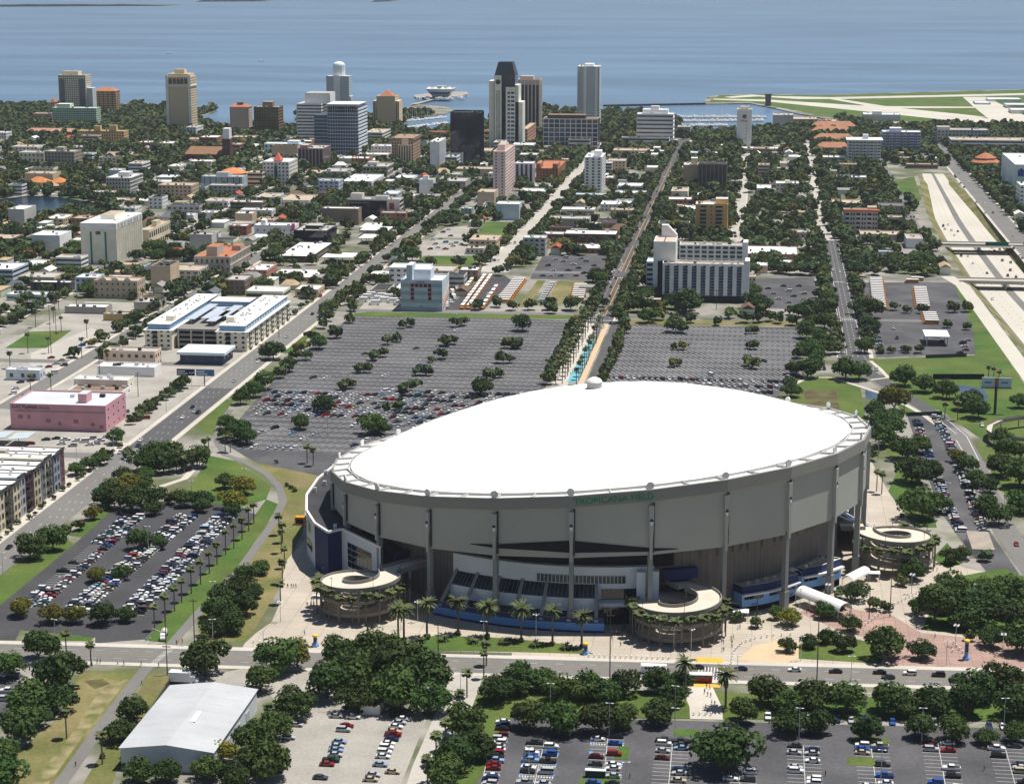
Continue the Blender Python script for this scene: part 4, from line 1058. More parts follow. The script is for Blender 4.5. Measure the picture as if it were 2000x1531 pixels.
W_, GR_, T_ = M_roof_white, M_roof_grey, M_roof_tan
g = lambda bw, fh, rw=0.5, rh=0.5: ('grid', bw, fh, rw, rh)
# ---- skyline by the water
t, W, D, h = bld('apartment_tower', 'tall beige apartment tower with blue glazed corners by the water', 117, 170, 226, 147, 26, wall='#c9bfa6', st=g(3.2, 3.3, 0.5, 0.55), pent=[(0.1, 0.7, 0.2, 0.8, 5)], roof=T_)
for u in (0.13, 0.86):
    mb = MB(); mb.box(W * u - 4, W * u + 4, -0.8, 1, 2, h - 6); ob('glazed_bay', mb.mesh('glazed_bay', M_glass_blue), t)
mb = MB(); mb.box(W, W + 9, 3, 20, 0, h * 0.68); ob('side_wing', mb.mesh('side_wing', paint('#a9b0b3')), t)
t, W, D, h = bld('apartment_building', 'tan apartment block with orange tiled roof behind the green block', 184, 227, 222, 178, 22, wall='#b08a5e', st=('balcony', 3.4, 3.2, 0), units=0); hip(t, 0, W, 0, D, h - 0.3, 5, M_tile)
t, W, D, h = bld('apartment_building', 'pale green slab apartment block with many floors near the bay', 103, 189, 250, 211, 20, wall='#9db79c', st=g(2.6, 2.9, 0.6, 0.45), pent=[(0.1, 0.4, 0.1, 0.9, 5)], roof=W_)
bld('hotel_building', 'low pink hotel block beside the pale green slab', 65, 102, 239, 222, 20, wall='#c99a8c', st=g(3.2, 3.2), roof=T_)
mb_t, W, D, h = bld('hotel_tower', 'slim pink belfry tower of the old hotel behind the pale green slab', 100, 108, 232, 200, 12, wall='#c99a8c', st=g(3, 4), units=0); hip(mb_t, 0, W, 0, D, h, 6, M_tile, 0.5)
t, W, D, h = bld('hotel_building', 'yellow ochre hotel block with stepped parapets and dark windows', 152, 243, 283, 256, xe=251, wall='#c79f53', st=g(3.4, 3.3, 0.42, 0.5), pent=[(0.36, 0.5, 0, 0.3, 6), (0.68, 0.84, 0, 0.3, 7)], roof=T_)
t, W, D, h = bld('townhouse_row', 'row of salmon townhouses with pink tiled roofs among trees', 48, 150, 267, 257, 16, wall='#a8766a', st=g(4, 3.2), units=0); hip(t, 0, W, 0, D, h - 0.3, 4, mat('pink_tile', (0.46, 0.24, 0.18, 1), 0.85, 0.2, 0.2))
t, W, D, h = bld('apartment_tower', 'tallest tan and pink apartment tower with ornate crown', 327, 375, 259, 150, xe=383, wall='#cdb488', st=g(3.1, 3.4, 0.45, 0.5), pent=[(0.06, 0.94, 0.06, 0.94, 3.5), (0.3, 0.7, 0.3, 0.7, 9)], roof=T_)
for u in (0.0, 0.9):
    mb = MB(); mb.box(W * u, W * u + W * 0.1, -0.7, 1, 0, h + 2); ob('corner_pier', mb.mesh('corner_pier', paint('#d8cfc4')), t)
mb = MB(); mb.box(-1, W + 1, -1.2, D + 1, h - 13, h - 12); ob('cornice', mb.mesh('cornice', paint('#d8cfc4')), t)
mb = MB()
for k in range(5): mb.box(W * (0.14 + 0.155 * k), W * (0.14 + 0.155 * k) + 4, -0.4, 0, h - 10, h - 3)
ob('crown_windows', mb.mesh('crown_windows', M_glass_dark), t, kind='stuff')
t, W, D, h = bld('apartment_tower', 'tan apartment tower with flat red hipped roof beside the yacht basin', 450, 487, 262, 209, xe=492, wall='#bfa691', st=g(3.3, 3.2, 0.45, 0.5), units=0); hip(t, 0, W, 0, D, h - 0.3, 4, M_tile, 0.3); mb = MB(); mb.box(W * .35, W * .65, D * .3, D * .7, h, h + 5.5); ob('penthouse', mb.mesh('penthouse', paint('#7a5545')), t)
bld('office_building', 'white office block at the edge of the tree belt', -16, 13, 282, 259, 20, wall='#d9d9d6', st=g(3.5, 3.5), roof=W_)
bld('office_building', 'cream block with square black window grid', 39, 87, 327, 298, 24, wall='#c9c3a6', st=g(5.2, 5.0, 0.4, 0.42), roof=GR_)
bld('office_building', 'dull brown brick block attached to the cream one', 88, 146, 331, 296, 26, wall='#8d8273', st=g(4, 3.8, 0.45, 0.45), pent=[(0.35, 0.6, 0.2, 0.6, 4)])
bld('office_building', 'small white banded office behind the brown brick block', 148, 181, 323, 300, xe=189, wall='#c3cdd6', st=('band', 4.0, 0.4))
t, W, D, h = bld('church', 'dark brick church with brown gabled roof and arched windows', 362, 440, 319, 301, 26, wall='#5b3a36', st=g(6, 12, 0.4, 0.6), units=0, trim=M_white); hip(t, 0, W, 0, D, h - 0.4, 8, mat('brown_tile', (0.27, 0.15, 0.08, 1), 0.85, 0.15, 0.2), 0.15)
t, W, D, h = bld('church_tower', 'slender brick church tower with white belfry', 435, 450, 320, 272, 13, wall='#54332f', st=g(5, 12, 0.3, 0.5), units=0); mb = MB(); mb.box(0.8, W - 0.8, 0.8, D - 0.8, h, h + 12); ob('belfry', mb.mesh('belfry', M_white), t)
t, W, D, h = bld('office_building', 'grey four storey office with dark windows and white roof plant by the lake', 208, 255, 377, 347, xe=279, wall='#a5a6a3', st=('grid', 3.2, 4.0, 0.55, 0.5, 0.35), pent=[(0.35, 0.8, 0.3, 0.6, 4)], roof=W_)
bld('low_building', 'long low building with white roof behind the lakeside trees', 282, 333, 363, 355, 22, wall='#b0a89a', st=('band', 4, 0.4), roof=W_)
t, W, D, h = bld('theatre', 'blue grey windowless theatre block with vertical ribs', 394, 474, 374, 345, xe=483, wall='#9aa6ad', st=('strip', 6, 0.12), roof=GR_, pent=[(0.3, 0.6, 0.5, 0.9, 3)])
mb = MB(); mb.lathe([(15, h), (11, h + 2.5), (5, h + 4.5), (0.3, h + 5.2)], 8, 0, (W * 0.55, D + 18)); mb.lathe([(14.5, 0), (14.5, h)], 8, 0, (W * 0.55, D + 18)); ob('octagonal_roof', mb.mesh('octagonal_roof', mat('orange_roof', (0.62, 0.24, 0.09, 1), 0.8, 0.1, 0.2)), t)
t, W, D, h = bld('boathouse', 'orange gabled clubhouse between lakeside trees', 52, 126, 368, 356, 16, wall='#c7bba6', st=g(4, 3), units=0); hip(t, 0, W * 0.52, 0, D, h - 0.3, 5, mat('bright_orange_tile', (0.55, 0.21, 0.07, 1), 0.85, 0.15, 0.2)); hip(t, W * 0.62, W, 0, D, h - 0.3, 5, MATS['bright_orange_tile'])
bld('low_building', 'plain white two storey building behind the orange clubhouse', 46, 100, 344, 331, 16, wall='#d2d2cc', st=g(4, 3.6, 0.3, 0.4), roof=W_)
bld('low_building', 'brown roofed low building beside the grey office', 168, 207, 373, 363, 22, wall='#9a9288', st=('band', 4, 0.35), roof=M_roof_brown)
t, W, D, h = bld('telephone_exchange', 'big windowless beige block with two teal strips and ribbed side', 160, 229, 516, 436, xe=277, wall='#cfc6af', st={'f': ('none',), 's': ('strip', 5.5, 0.12, 0.5)}, roof=T_, pent=[(0.3, 0.7, 0.35, 0.75, 3.5)], parapet=1.2, units=6)
for u in (0.29, 0.70):
    mb = MB(); mb.box(W * u - 0.7, W * u + 0.7, -0.25, 0, 0, h - 7); ob('teal_strip', mb.mesh('teal_strip', mat('teal_glass', (0.015, 0.16, 0.17, 1), 0.3, 0.1, 0.3)), t)
mb = MB(); mb.box(-0.15, W + 0.15, -0.15, D + 0.15, h - 5, h - 0.05); ob('parapet_band', mb.mesh('parapet_band', paint('#d9d5c9')), t)
for k in range(8):
    mb = MB(); y = D * (0.06 + 0.12 * k); mb.box(W + 0.15, W + 0.3, y, y + D * 0.07, h - 4.2, h - 1.2); ob('parapet_window', mb.mesh('parapet_window', paint('#8f9297')), t)
mb = MB(); mb.box(W * 0.43, W * 0.56, -0.3, -0.15, h - 9, h - 6.5); ob('dark_sign', mb.mesh('dark_sign', M_glass_bronze), t)
bld('office_building', 'cream three storey wing with tall green windows beside the windowless block', 276, 292, 490, 449, xe=332, wall='#c9b795', st={'f': ('none',), 's': ('grid', 6, 9, 0.6, 0.55)}, glass=M_glass_green, roof=T_, pent=[(0.3, 0.9, 0.4, 0.6, 4)])
bld('villa', 'white villa with arched openings near the lake', 71, 120, 461, 446, xe=131, wall='#d6d0bd', st=g(4, 4, 0.4, 0.5), roof=W_, pent=[(0.35, 0.6, 0.2, 0.6, 2)])
bld('warehouse', 'dark red brick box building with white roof on the avenue', 450, 482, 460, 441, xe=491, wall='#8d4a38', st=g(4, 4, 0.4, 0.4), roof=W_)
t, W, D, h = bld('office_building', 'grey stone office with terracotta roof deck and square tower', 380, 450, 534, 501, xe=489, wall='#a3988a', st=('grid', 4.2, 5, 0.4, 0.45, 0.3), roof=M_tile, pent=[(0.32, 0.62, 0.05, 0.35, 7), (0.7, 0.95, 0.6, 0.8, 3)])
bld('low_building', 'plain white box with flat roof between small houses', 358, 378, 436, 420, 14, wall='#d0d4d8', st=('none',), roof=W_)
bld('low_building', 'long white box with flat roof beside the avenue trees', 392, 421, 428, 415, 16, wall='#c9ced2', st=('none',), roof=W_)
bld('low_building', 'white two storey studio with tall side wall', 470, 531, 432, 410, xe=538, wall='#d3d8dc', st=g(5, 5, 0.3, 0.35), roof=W_)
bld('office_building', 'bronze glass office tower with gold lit side wall', 497, 545, 268, 209, xe=553, wall='#6d5836', st={'f': ('glass', 3.5, 3.8), 's': ('band', 3.8, 0.35)}, glass=M_glass_bronze, pent=[(0.3, 0.7, 0.3, 0.7, 6)], trim=paint('#7b673f'))
t, W, D, h = bld('office_tower', 'white office tower with black horizontal window bands', 581, 629, 279, 203, xe=642, wall='#c9ccd2', st=('band', 4.0, 0.42, 0.3), glass=M_glass_dark, pent=[(0.28, 1.3, 0.2, 0.9, 13)], trim=paint('#d5d8de'))
t, W, D, h = bld('office_tower', 'blue glass office tower with white edge bands and slotted crown', 641, 700, 302, 205, xe=716, wall='#8f98a3', st={'f': ('glass', 3.2, 4.2, 0.1, 0.3), 's': ('band', 4.2, 0.5, 0.8)}, glass=M_glass_blue, trim=paint('#b9c2cc'), parapet=2)
mb = MB(); mb.box(-17, 0, 2, D - 4, 0, h - 13); ob('lower_wing', mb.mesh('lower_wing', M_glass_blue), t)
mb = MB(); mb.box(-1, W + 1.5, -1.2, D * 0.8, h, h + 0.8); ob('crown_roof', mb.mesh('crown_roof', M_white), t)
for k in range(13):
    mb = MB(); u = W * (0.05 + 0.07 * k); mb.box(u, u + W * 0.035, -0.25, 0, h - 9, h - 1.5); ob('crown_slot', mb.mesh('crown_slot', M_glass_dark), t)
for k in range(20):
    mb = MB(); z = 4 + k * 4.2; mb.box(-17.2, 0, 1.7, 2, z, z + 0.5); ob('floor_band', mb.mesh('floor_band', paint('#b9c2cc')), t) if z < h - 14 else None
t, W, D, h = bld('apartment_tower', 'grey blue residential tower with white spine and curved crown', 639, 683, 254, 149, xe=688, wall='#a8b3ba', st=g(3.2, 3.3, 0.42, 0.45), roof=W_, glass=M_glass_blue)
mb = MB(); mb.box(W * 0.34, W * 0.6, -1.2, 2, 0, h + 1); ob('white_spine', mb.mesh('white_spine', paint('#d4dadd')), t)
for s_, e_ in ((-0.06, 0.12), (0.9, 1.06)):
    mb = MB(); mb.box(W * s_, W * e_, 2, D - 2, 0, h * 0.62); ob('stepped_bay', mb.mesh('stepped_bay', paint('#99a5ad')), t)
mb = MB(); mb.lathe([(W * 0.27, h - 1), (W * 0.27, h + 14), (W * 0.24, h + 16.5), (W * 0.12, h + 18.5), (0.3, h + 19)], 14, 0, (W * 0.5, D * 0.5)); ob('round_crown', mb.mesh('round_crown', paint('#c5ccd0')), t)
t, W, D, h = bld('hotel_tower', 'tan stepped hotel tower with red tiled cap', 736, 772, 250, 188, xe=779, wall='#c4a97f', st=g(3.2, 3.3, 0.35, 0.5), units=0)
for s_, e_ in ((-0.22, 0.02), (0.98, 1.2)):
    mb = MB(); mb.box(W * s_, W * e_, 2, D - 2, 0, h * 0.84); ob('stepped_wing', mb.mesh('stepped_wing', paint('#bfa47a')), t)
    mb = MB(); [mb.box(W * (s_ + 0.06 + 0.1 * j), W * (s_ + 0.1 + 0.1 * j), 1.8, 2, 2, h * 0.82) for j in range(2)]; ob('window_strip', mb.mesh('window_strip', M_glass_dark), t)
hip(t, W * 0.15, W * 0.85, D * 0.15, D * 0.85, h - 0.3, 8, M_tile, 0.5)
bld('parking_garage', 'white open parking garage in front of the tan stepped tower', 714, 747, 283, 259, xe=763, wall='#d6cfc0', st=('band', 3.6, 0.42), glass=M_black, roof=T_)
t, W, D, h = bld('hotel_building', 'brown tan hotel block with chequered window pattern', 765, 807, 325, 270, xe=821, wall='#a98a6b', st=g(3.2, 3.6, 0.42, 0.5), roof=GR_); mb = MB(); mb.box(-0.6, W + 0.6, -0.6, D + 0.6, h - 3, h); ob('cornice', mb.mesh('cornice', paint('#8b6f57')), t)
t, W, D, h = bld('office_building', 'ornate pale tan tower front before the brown hotel', 778, 803, 326, 283, 14, wall='#cdb68c', st=('strip', 3, 0.4), pent=[(0.25, 0.75, 0.2, 0.8, 6)])
bld('office_building', 'plain white block beside the chequered hotel', 725, 764, 309, 285, 20, wall='#d3d6d6', st=g(4, 4, 0.3, 0.35), roof=W_)
t, W, D, h = bld('apartment_tower', 'thin white windowless slab tower with ribbed side', 840, 857, 332, 277, xe=871, wall='#d5d9d9', st={'f': ('none',), 's': ('strip', 8, 0.2, 1.0)}, roof=W_)
t, W, D, h = bld('office_tower', 'black mirror glass office tower', 880, 937, 320, 220, xe=945, wall='#151a20', st=('glass', 2.4, 3.9, 0.04, 0.05), glass=M_glass_dark, trim=mat('black_mullion', (0.012, 0.014, 0.017, 1), 0.4, 0, 1), roof=M_roof_dark, wall_m=M_glass_dark, parapet=1.5)
bld('low_building', 'grey plant building at the foot of the black glass tower', 871, 903, 322, 299, 16, wall='#8e8e8e', st=g(4, 4, 0.3, 0.3))
bld('apartment_tower', 'pale pink slab apartment tower with one column of windows', 963, 987, 387, 296, xe=1006, wall='#d1b3ac', st={'f': ('grid', 7.5, 3.1, 0.22, 0.5), 's': ('grid', 4, 3.1, 0.5, 0.45)}, roof=T_, pent=[(0.2, 0.8, 0.2, 0.6, 5)])
t, W, D, h = bld('office_tower', 'dark office tower with black sloped crown and cream piers', 966, 1006, 292, 148, xe=1012, wall='#141b2a', st={'f': ('none',), 's': ('band', 4, 0.45)}, glass=M_glass_blue, wall_m=M_glass_dark, parapet=0.3, units=0, trim=paint('#cfc9b6'))
M_pier = paint('#d3ccb9')
for a0, a1, zt in ((0.02, 0.34, h - 0.2), (0.55, 1.0, h - 14)):
    mb = MB(); mb.box(W * a0, W * a1, -0.9, 0.5, 0, zt); ob('stone_face', mb.mesh('stone_face', M_pier), t)
for u in (0.10, 0.17, 0.24):
    mb = MB(); mb.box(W * u, W * u + W * 0.025, -1.0, -0.9, 3, h - 18); ob('window_strip', mb.mesh('window_strip', M_glass_dark), t)
mb = MB(); mb.tube((W * 0.18, -0.9, h - 8), (W * 0.18, -1.3, h - 8), 3.0, None, 14); ob('round_emblem', mb.mesh('round_emblem', M_dark_steel), t)
mb = MB()
for c in range(int((h - 16) / 5)):
    mb.box(W * 0.64, W * 0.76, -1.0, -0.9, 3 + c * 5, 5.6 + c * 5); mb.box(W * 0.80, W * 0.97, -1.0, -0.9, 3 + c * 5, 5.6 + c * 5)
ob('windows', mb.mesh('windows', M_glass_blue), t, kind='stuff')
mb = MB(); mb.box(W, W + 9, 3, D - 2, 0, h * 0.64); mb.box(W, W + 4, 3, D - 2, 0, h * 0.87); ob('stepped_side', mb.mesh('stepped_side', M_pier), t)
mb = MB(); b_ = [(0, 0, h), (W, 0, h), (W, D, h), (0, D, h)]; c_ = [(W * 0.16, D * 0.16, h + 16), (W * 0.84, D * 0.16, h + 16), (W * 0.84, D * 0.84, h + 16), (W * 0.16, D * 0.84, h + 16)]
[mb.face([b_[i], b_[(i + 1) % 4], c_[(i + 1) % 4], c_[i]]) for i in range(4)]; mb.face(c_); ob('sloped_crown', mb.mesh('sloped_crown', mat('crown_metal', (0.022, 0.03, 0.045, 1), 0.35, 0.1, 0.2)), t)
mb = MB(); mb.box(-7.5, 0, 4, D - 3, 0, h - 7); ob('rear_shaft', mb.mesh('rear_shaft', M_pier), t)
t, W, D, h = bld('apartment_tower', 'brown glass tower with pale vertical fins behind the dark crowned one', 1010, 1053, 262, 156, xe=1059, wall='#b3a196', st=('strip', 4.6, 0.62, 0.6), glass=mat('plum_glass', (0.045, 0.03, 0.035, 1), 0.15, 0.3, 0.2), trim=paint('#cfc3b5'), pent=[(0.1, 0.7, 0.2, 0.8, 4)], roof=T_, parapet=7)
t, W, D, h = bld('apartment_tower', 'tall slim white apartment tower with balconies near the shore', 1127, 1170, 258, 130, xe=1175, wall='#c3cac8', st=('grid', 3.1, 3.3, 0.62, 0.5), glass=M_glass_blue, roof=W_, pent=[(0.3, 0.7, 0.2, 0.8, 3)])
for u in (0.27, 0.8):
    mb = MB(); mb.box(W * u, W * u + 3.4, -0.9, 1, 0, h); ob('white_pier', mb.mesh('white_pier', paint('#dfe3e2')), t)
mb = MB(); [mb.box(-1.5, W * 0.26, -1.4, 0, 8 + 3.3 * c, 8.25 + 3.3 * c) for c in range(int((h - 10) / 3.3))]; ob('balconies', mb.mesh('balconies', M_white), t, kind='stuff')
t, W, D, h = bld('office_building', 'wide dark glass block with white square grid frame', 1061, 1167, 294, 232, xe=1172, wall='#3a3a44', st={'f': ('glass', 6.6, 5.6, 0.45, 0.45), 's': ('band', 5.6, 0.5)}, glass=M_glass_blue, trim=paint('#c6bfb6'), roof=M_roof_brown, pent=[(0.06, 0.76, 0.3, 0.9, 3.5)])
bld('parking_garage', 'white parking garage with dark slots below the wide gridded block', 1110, 1152, 296, 272, xe=1169, wall='#cfc6c0', st=('band', 4.2, 0.4), glass=M_black, roof=T_)
bld('apartment_building', 'orange brick block in the shadow of the dark crowned tower', 1019, 1030, 286, 252, xe=1047, wall='#b07d60', st=g(4, 4, 0.4, 0.5), roof=T_)
bld('parking_garage', 'pink garage block behind the black mirror tower', 946, 962, 282, 256, 24, wall='#bf9c86', st=('band', 5, 0.4), glass=M_black, roof=T_)
bld('office_building', 'low white banded block beside the pink slab tower', 1000, 1041, 300, 283, 30, wall='#c3c3c3', st=('band', 5, 0.3), roof=W_)
t, W, D, h = bld('office_building', 'white office slab with dark window bands and rooftop sign frame', 1243, 1314, 288, 223, xe=1317, wall='#d7dad9', st=('band', 5.2, 0.38, 0.6), glass=M_glass_blue, trim=M_white, pent=[(0.15, 0.85, 0.2, 0.8, 5), (0.38, 0.6, 0.3, 0.7, 9)], roof=W_)
bld('office_podium', 'long pale podium at the foot of the white banded slab', 1214, 1307, 290, 269, 12, wall='#c9c6bd', st=('band', 4.6, 0.4, 0.4), roof=T_, trim=paint('#d9d5ca'))
t, W, D, h = bld('hotel_tower', 'blank cream hotel tower with round emblem near the marina', 1438, 1467, 286, 214, 22, wall='#d8d2c4', st=('none',), pent=[(0.2, 0.8, 0.2, 0.8, 3)], roof=T_, units=1)
mb = MB(); mb.tube((W / 2, 0, h - 9), (W / 2, -0.3, h - 9), 2.6, None, 14); ob('round_emblem', mb.mesh('round_emblem', paint('#7a3a50')), t)
text_part('lettering', 'Hilton', 4.0, paint('#9a2f3a'), t, Matrix(((1, 0, 0, W / 2), (0, 0, -1, -0.2), (0, 1, 0, h - 14.5), (0, 0, 0, 1))), 0.1)
mb = MB(); [mb.box(W * 0.62, W * 0.66, -0.15, 0, 10 + 4 * c, 11.2 + 4 * c) for c in range(11)]; ob('small_windows', mb.mesh('small_windows', M_glass_dark), t, kind='stuff')
t, W, D, h = bld('apartment_tower', 'pale grey apartment tower with square black windows on a low podium', 1141, 1175, 379, 307, xe=1183, wall='#c7cdcf', st=g(6.2, 3.1, 0.42, 0.52), roof=W_, pent=[(0.5, 0.9, 0.2, 0.6, 5)])
bld('low_building', 'pale blue podium with railings under the grey apartment tower', 1124, 1178, 399, 380, 12, wall='#aebfc4', st=('band', 3, 0.4), roof=W_)
bld('low_building', 'tan mall building with green glass rotunda', 1197, 1266, 308, 294, 30, wall='#b59f86', st=g(5, 5, 0.4, 0.4), roof=T_)
bld('low_building', 'cream low block with flat white roof beside the mall', 1245, 1297, 313, 302, 24, wall='#cbbf9f', st=g(5, 5, 0.4, 0.4), roof=W_)
bld('low_building', 'long white roofed shop row near the avenue bend', 1184, 1235, 323, 315, 20, wall='#c7c7c7', st=('band', 4, 0.3), roof=W_)
bld('office_building', 'tan brick office with blank front beside brown glass block', 1334, 1362, 371, 322, 26, wall='#9b8767', st=('none',), roof=W_, pent=[(0.5, 0.95, 0.3, 0.7, 6)])
bld('office_building', 'brown glass office block with tan vertical ribs', 1363, 1418, 373, 320, 28, wall='#756a55', st=('strip', 4.4, 0.7, 0.3), glass=mat('grey_glass', (0.05, 0.055, 0.06, 1), 0.15, 0.3, 0.2), roof=M_roof_dark)
t, W, D, h = bld('apartment_building', 'ochre apartment block with two columns of grey balconies', 1357, 1420, 462, 399, 22, wall='#b98d45', st=g(9, 3.2, 0.12, 0.3), roof=W_, pent=[(0.62, 1.0, 0.3, 0.8, 4)])
for u in (0.15, 0.63):
    for c in range(int(h / 3.6)):
        mb = MB(); z = 3 + 3.4 * c; mb.box(W * u, W * (u + 0.19), -1.2, 0.0, z, z + 1.1); ob('balcony', mb.mesh('balcony', paint('#8a8480')), t)
        mb = MB(); mb.box(W * u, W * (u + 0.19), -0.1, 0.02, z + 1.2, z + 2.9); ob('balcony_recess', mb.mesh('balcony_recess', M_glass_dark), t)
bld('office_building', 'small white office with blue glass front beside the pink slab', 1006, 1041, 360, 319, 20, wall='#c9c3cc', st=('strip', 4.5, 0.5), roof=W_)
t, W, D, h = bld('hotel_building', 'red brown Mediterranean block with orange tiled turrets', 1047, 1090, 352, 329, xe=1106, wall='#9c5f3d', st=g(3.4, 3.4, 0.4, 0.5), units=0, roof=M_tile, pent=[(0.0, 0.2, 0, 0.3, 5), (0.75, 0.98, 0, 0.3, 5)])
bld('low_building', 'brown low building with long white roof in the tree belt', 1101, 1203, 480, 457, 26, wall='#5d4a3f', st=g(6, 4, 0.6, 0.5), roof=W_)
bld('warehouse', 'grey flat warehouse beside the concrete avenue', 1072, 1150, 445, 427, 22, wall='#9d998f', st=('none',), roof=GR_)
bld('low_building', 'white roofed low block among avenue trees', 1096, 1160, 420, 409, 20, wall='#bdb4a8', st=('band', 4, 0.3), roof=W_)
bld('low_building', 'tan low block with pitched canopy near the turn lane', 1192, 1236, 421, 410, 18, wall='#b2977c', st=g(4, 4), roof=T_)
# hospital-like hotel complex
t, W, D, h = bld('hotel_building', 'white hotel slab with nine blue glazed bays between piers', 1293, 1456, 590, 515, 15, wall='#cfd6e0', st=('none',), roof=T_, parapet=1.2, units=7, faces='f')
for k in range(9):
    u0 = W * (0.028 + 0.1075 * k); u1 = u0 + W * 0.058
    mb = MB(); mb.box(u0, u1, -0.08, 0.02, 5, h - 2); bay = ob('glazed_bay', mb.mesh('glazed_bay', M_glass_blue), t)
    for c in range(10):
        z = 5 + (h - 7) * c / 10; mb = MB(); mb.box(u0, u1, -0.9, -0.08, z, z + 0.25); mb.box(u0, u1, -0.95, -0.88, z + 0.25, z + 1.0); ob('balcony', mb.mesh('balcony', mat('balcony_glass', (0.16, 0.21, 0.29, 1), 0.3, 0.1, 0.3)), bay)
        mb = MB(); mb.box(u0 + (u1 - u0) * 0.55, u1 - 0.2, -0.14, -0.08, z + 1.1, z + 2.4); ob('window', mb.mesh('window', M_glass_dark), bay)
    mb = MB(); v0 = u1; v1 = W * (0.028 + 0.1075 * (k + 1)); mb.box(v0, v1, -1.1, 0.02, 4, h + 0.1); ob('pier', mb.mesh('pier', paint('#d6dde6')), t)
mb = MB(); mb.box(-0.3, W * 0.99, -1.6, 0.03, 0, 4.6); ob('ground_floor', mb.mesh('ground_floor', M_black), t)
mb = MB(); mb.box(W * 0.985, W + 2.2, -1.3, D, 0, h + 2.5); ob('end_pier', mb.mesh('end_pier', paint('#d6dde6')), t)
t, W, D, h = bld('hotel_building', 'white rear hotel slab with rows of recessed balconies', 1326, 1450, 548, 478, 14, wall='#cfd6e0', st=('grid', 5.4, 3.1, 0.72, 0.6, 0.5), glass=M_glass_dark, roof=T_, units=8, trim=paint('#d3d9e0'))
mb = MB(); mb.box(W, W + 3.5, -0.8, D, 0, h + 2.2); ob('end_pier', mb.mesh('end_pier', paint('#d6dde6')), t)
t, W, D, h = bld('stair_tower', 'white windowless stair tower with tan roof and black slot beside the hotel', 1275, 1318, 583, 472, 30, wall='#d3dae4', st=('none',), roof=mat('pinkish_roof', (0.55, 0.45, 0.38, 1), 0.9, 0.1, 0.2), parapet=0.5, units=0)
mb = MB(); mb.box(W * 0.2, W * 0.62, -0.3, 0.05, 0, h * 0.66); ob('black_slot', mb.mesh('black_slot', M_black), t)
mb = MB(); y0, y1 = D - 3, D + 3; a_, b_ = W * 0.27, W * 0.98
mb.prism([(a_, y0), (b_, y0), (b_, y1), (a_, y1)], 0, h + 1); mb.face([(a_, y0, h + 1), (b_, y0, h + 1), (W * 0.55, y0, h + 8), (a_, y0, h + 8)]); mb.face([(b_, y0, h + 1), (b_, y1, h + 1), (W * 0.55, y1, h + 8), (W * 0.55, y0, h + 8)]); mb.face([(a_, y0, h + 8), (W * 0.55, y0, h + 8), (W * 0.55, y1, h + 8), (a_, y1, h + 8)])
ob('lift_tower', mb.mesh('lift_tower', M_white), t)
for k in range(12):
    mb = MB(); y = D * (0.1 + 0.065 * k); mb.box(W * 0.45, W * 0.5, y, y + 0.9, h - 0.5, h - 0.1); ob('roof_vent', mb.mesh('roof_vent', M_roof_brown), t)
bld('hotel_building', 'narrow blue glazed wing left of the white stair tower', 1262, 1275, 570, 511, 20, wall='#aebfd0', st=('band', 3.4, 0.5), roof=W_, units=0)
bld('low_building', 'black single storey hotel entrance block with pale roof', 1250, 1291, 600, 585, 12, wall='#15171c', st=('none',), roof=T_, units=2)
bld('warehouse', 'brick store with very large flat white roof behind the hotel', 1456, 1558, 507, 496, 46, wall='#8d6a58', st=('none',), roof=W_, units=5)
bld('low_building', 'small peach annexe beside the hotel end pier', 1461, 1476, 560, 540, 10, wall='#c9b79c', st=g(3, 3), roof=T_, units=0)
# right hand town
for k, (xa, xb, ya) in enumerate(((1594, 1660, 300), (1590, 1668, 283), (1586, 1664, 268), (1586, 1670, 258))):
    t, W, D, h = bld('apartment_building', ('front', 'second', 'third', 'rear')[k] + ' of four parallel blocks with terracotta roofs', xa, xb, ya, ya - 12, 18, wall='#9a8577', st=('strip', 5, 0.4), units=0); hip(t, 0, W, 0, D, h - 0.3, 6, mat('dusty_terracotta', (0.40, 0.19, 0.11, 1), 0.85, 0.15, 0.2), 0.4)
t, W, D, h = bld('apartment_building', 'pale blue grey apartment block under an overhanging white roof', 1656, 1719, 323, 275, 30, wall='#aeb8b8', st=('balcony', 4.2, 3.5, 0, 1), glass=M_glass_green, roof=W_, trim=paint('#c9cdcd'), pent=[(0.45, 0.62, 0.3, 0.6, 6)])
mb = MB(); mb.box(-2.5, W + 2.5, -2.5, D + 2, h, h + 1.0); ob('overhanging_roof', mb.mesh('overhanging_roof', M_roof_white), t)
bld('parking_garage', 'tan garage with square black openings below the blue grey block', 1640, 1722, 333, 321, 14, wall='#b79c7c', st=('grid', 4.5, 3.8, 0.6, 0.5), glass=M_black, roof=T_, units=0)
bld('apartment_building', 'violet grey wide apartment block with white balconies', 1722, 1797, 301, 258, 26, wall='#8f92ad', st=('balcony', 4, 3.3, 0, 1), trim=paint('#b9bccb'), pent=[(0.2, 0.5, 0.2, 0.8, 4)], roof=W_)
bld('museum', 'grey windowless cube near the harbour', 1509, 1549, 248, 225, 40, wall='#9c9691', st=('none',), roof=GR_)
bld('museum', 'long brown grey windowless hall beside the harbour cube', 1549, 1596, 247, 233, 50, wall='#857a72', st=('none',), roof=T_)
bld('museum', 'grey hall end near the harbour channel', 1600, 1634, 248, 237, 40, wall='#8d8580', st=('none',), roof=T_)
bld('campus_building', 'pale grey campus block with blue glass top by the airfield', 1686, 1758, 241, 224, 40, wall='#a3a5aa', st=('none',), roof=W_, pent=[(0.25, 0.5, 0.1, 0.5, 4)])
bld('campus_building', 'long low tan roofed campus shed', 1700, 1820, 249, 243, 50, wall='#a99a85', st=('none',), roof=T_)
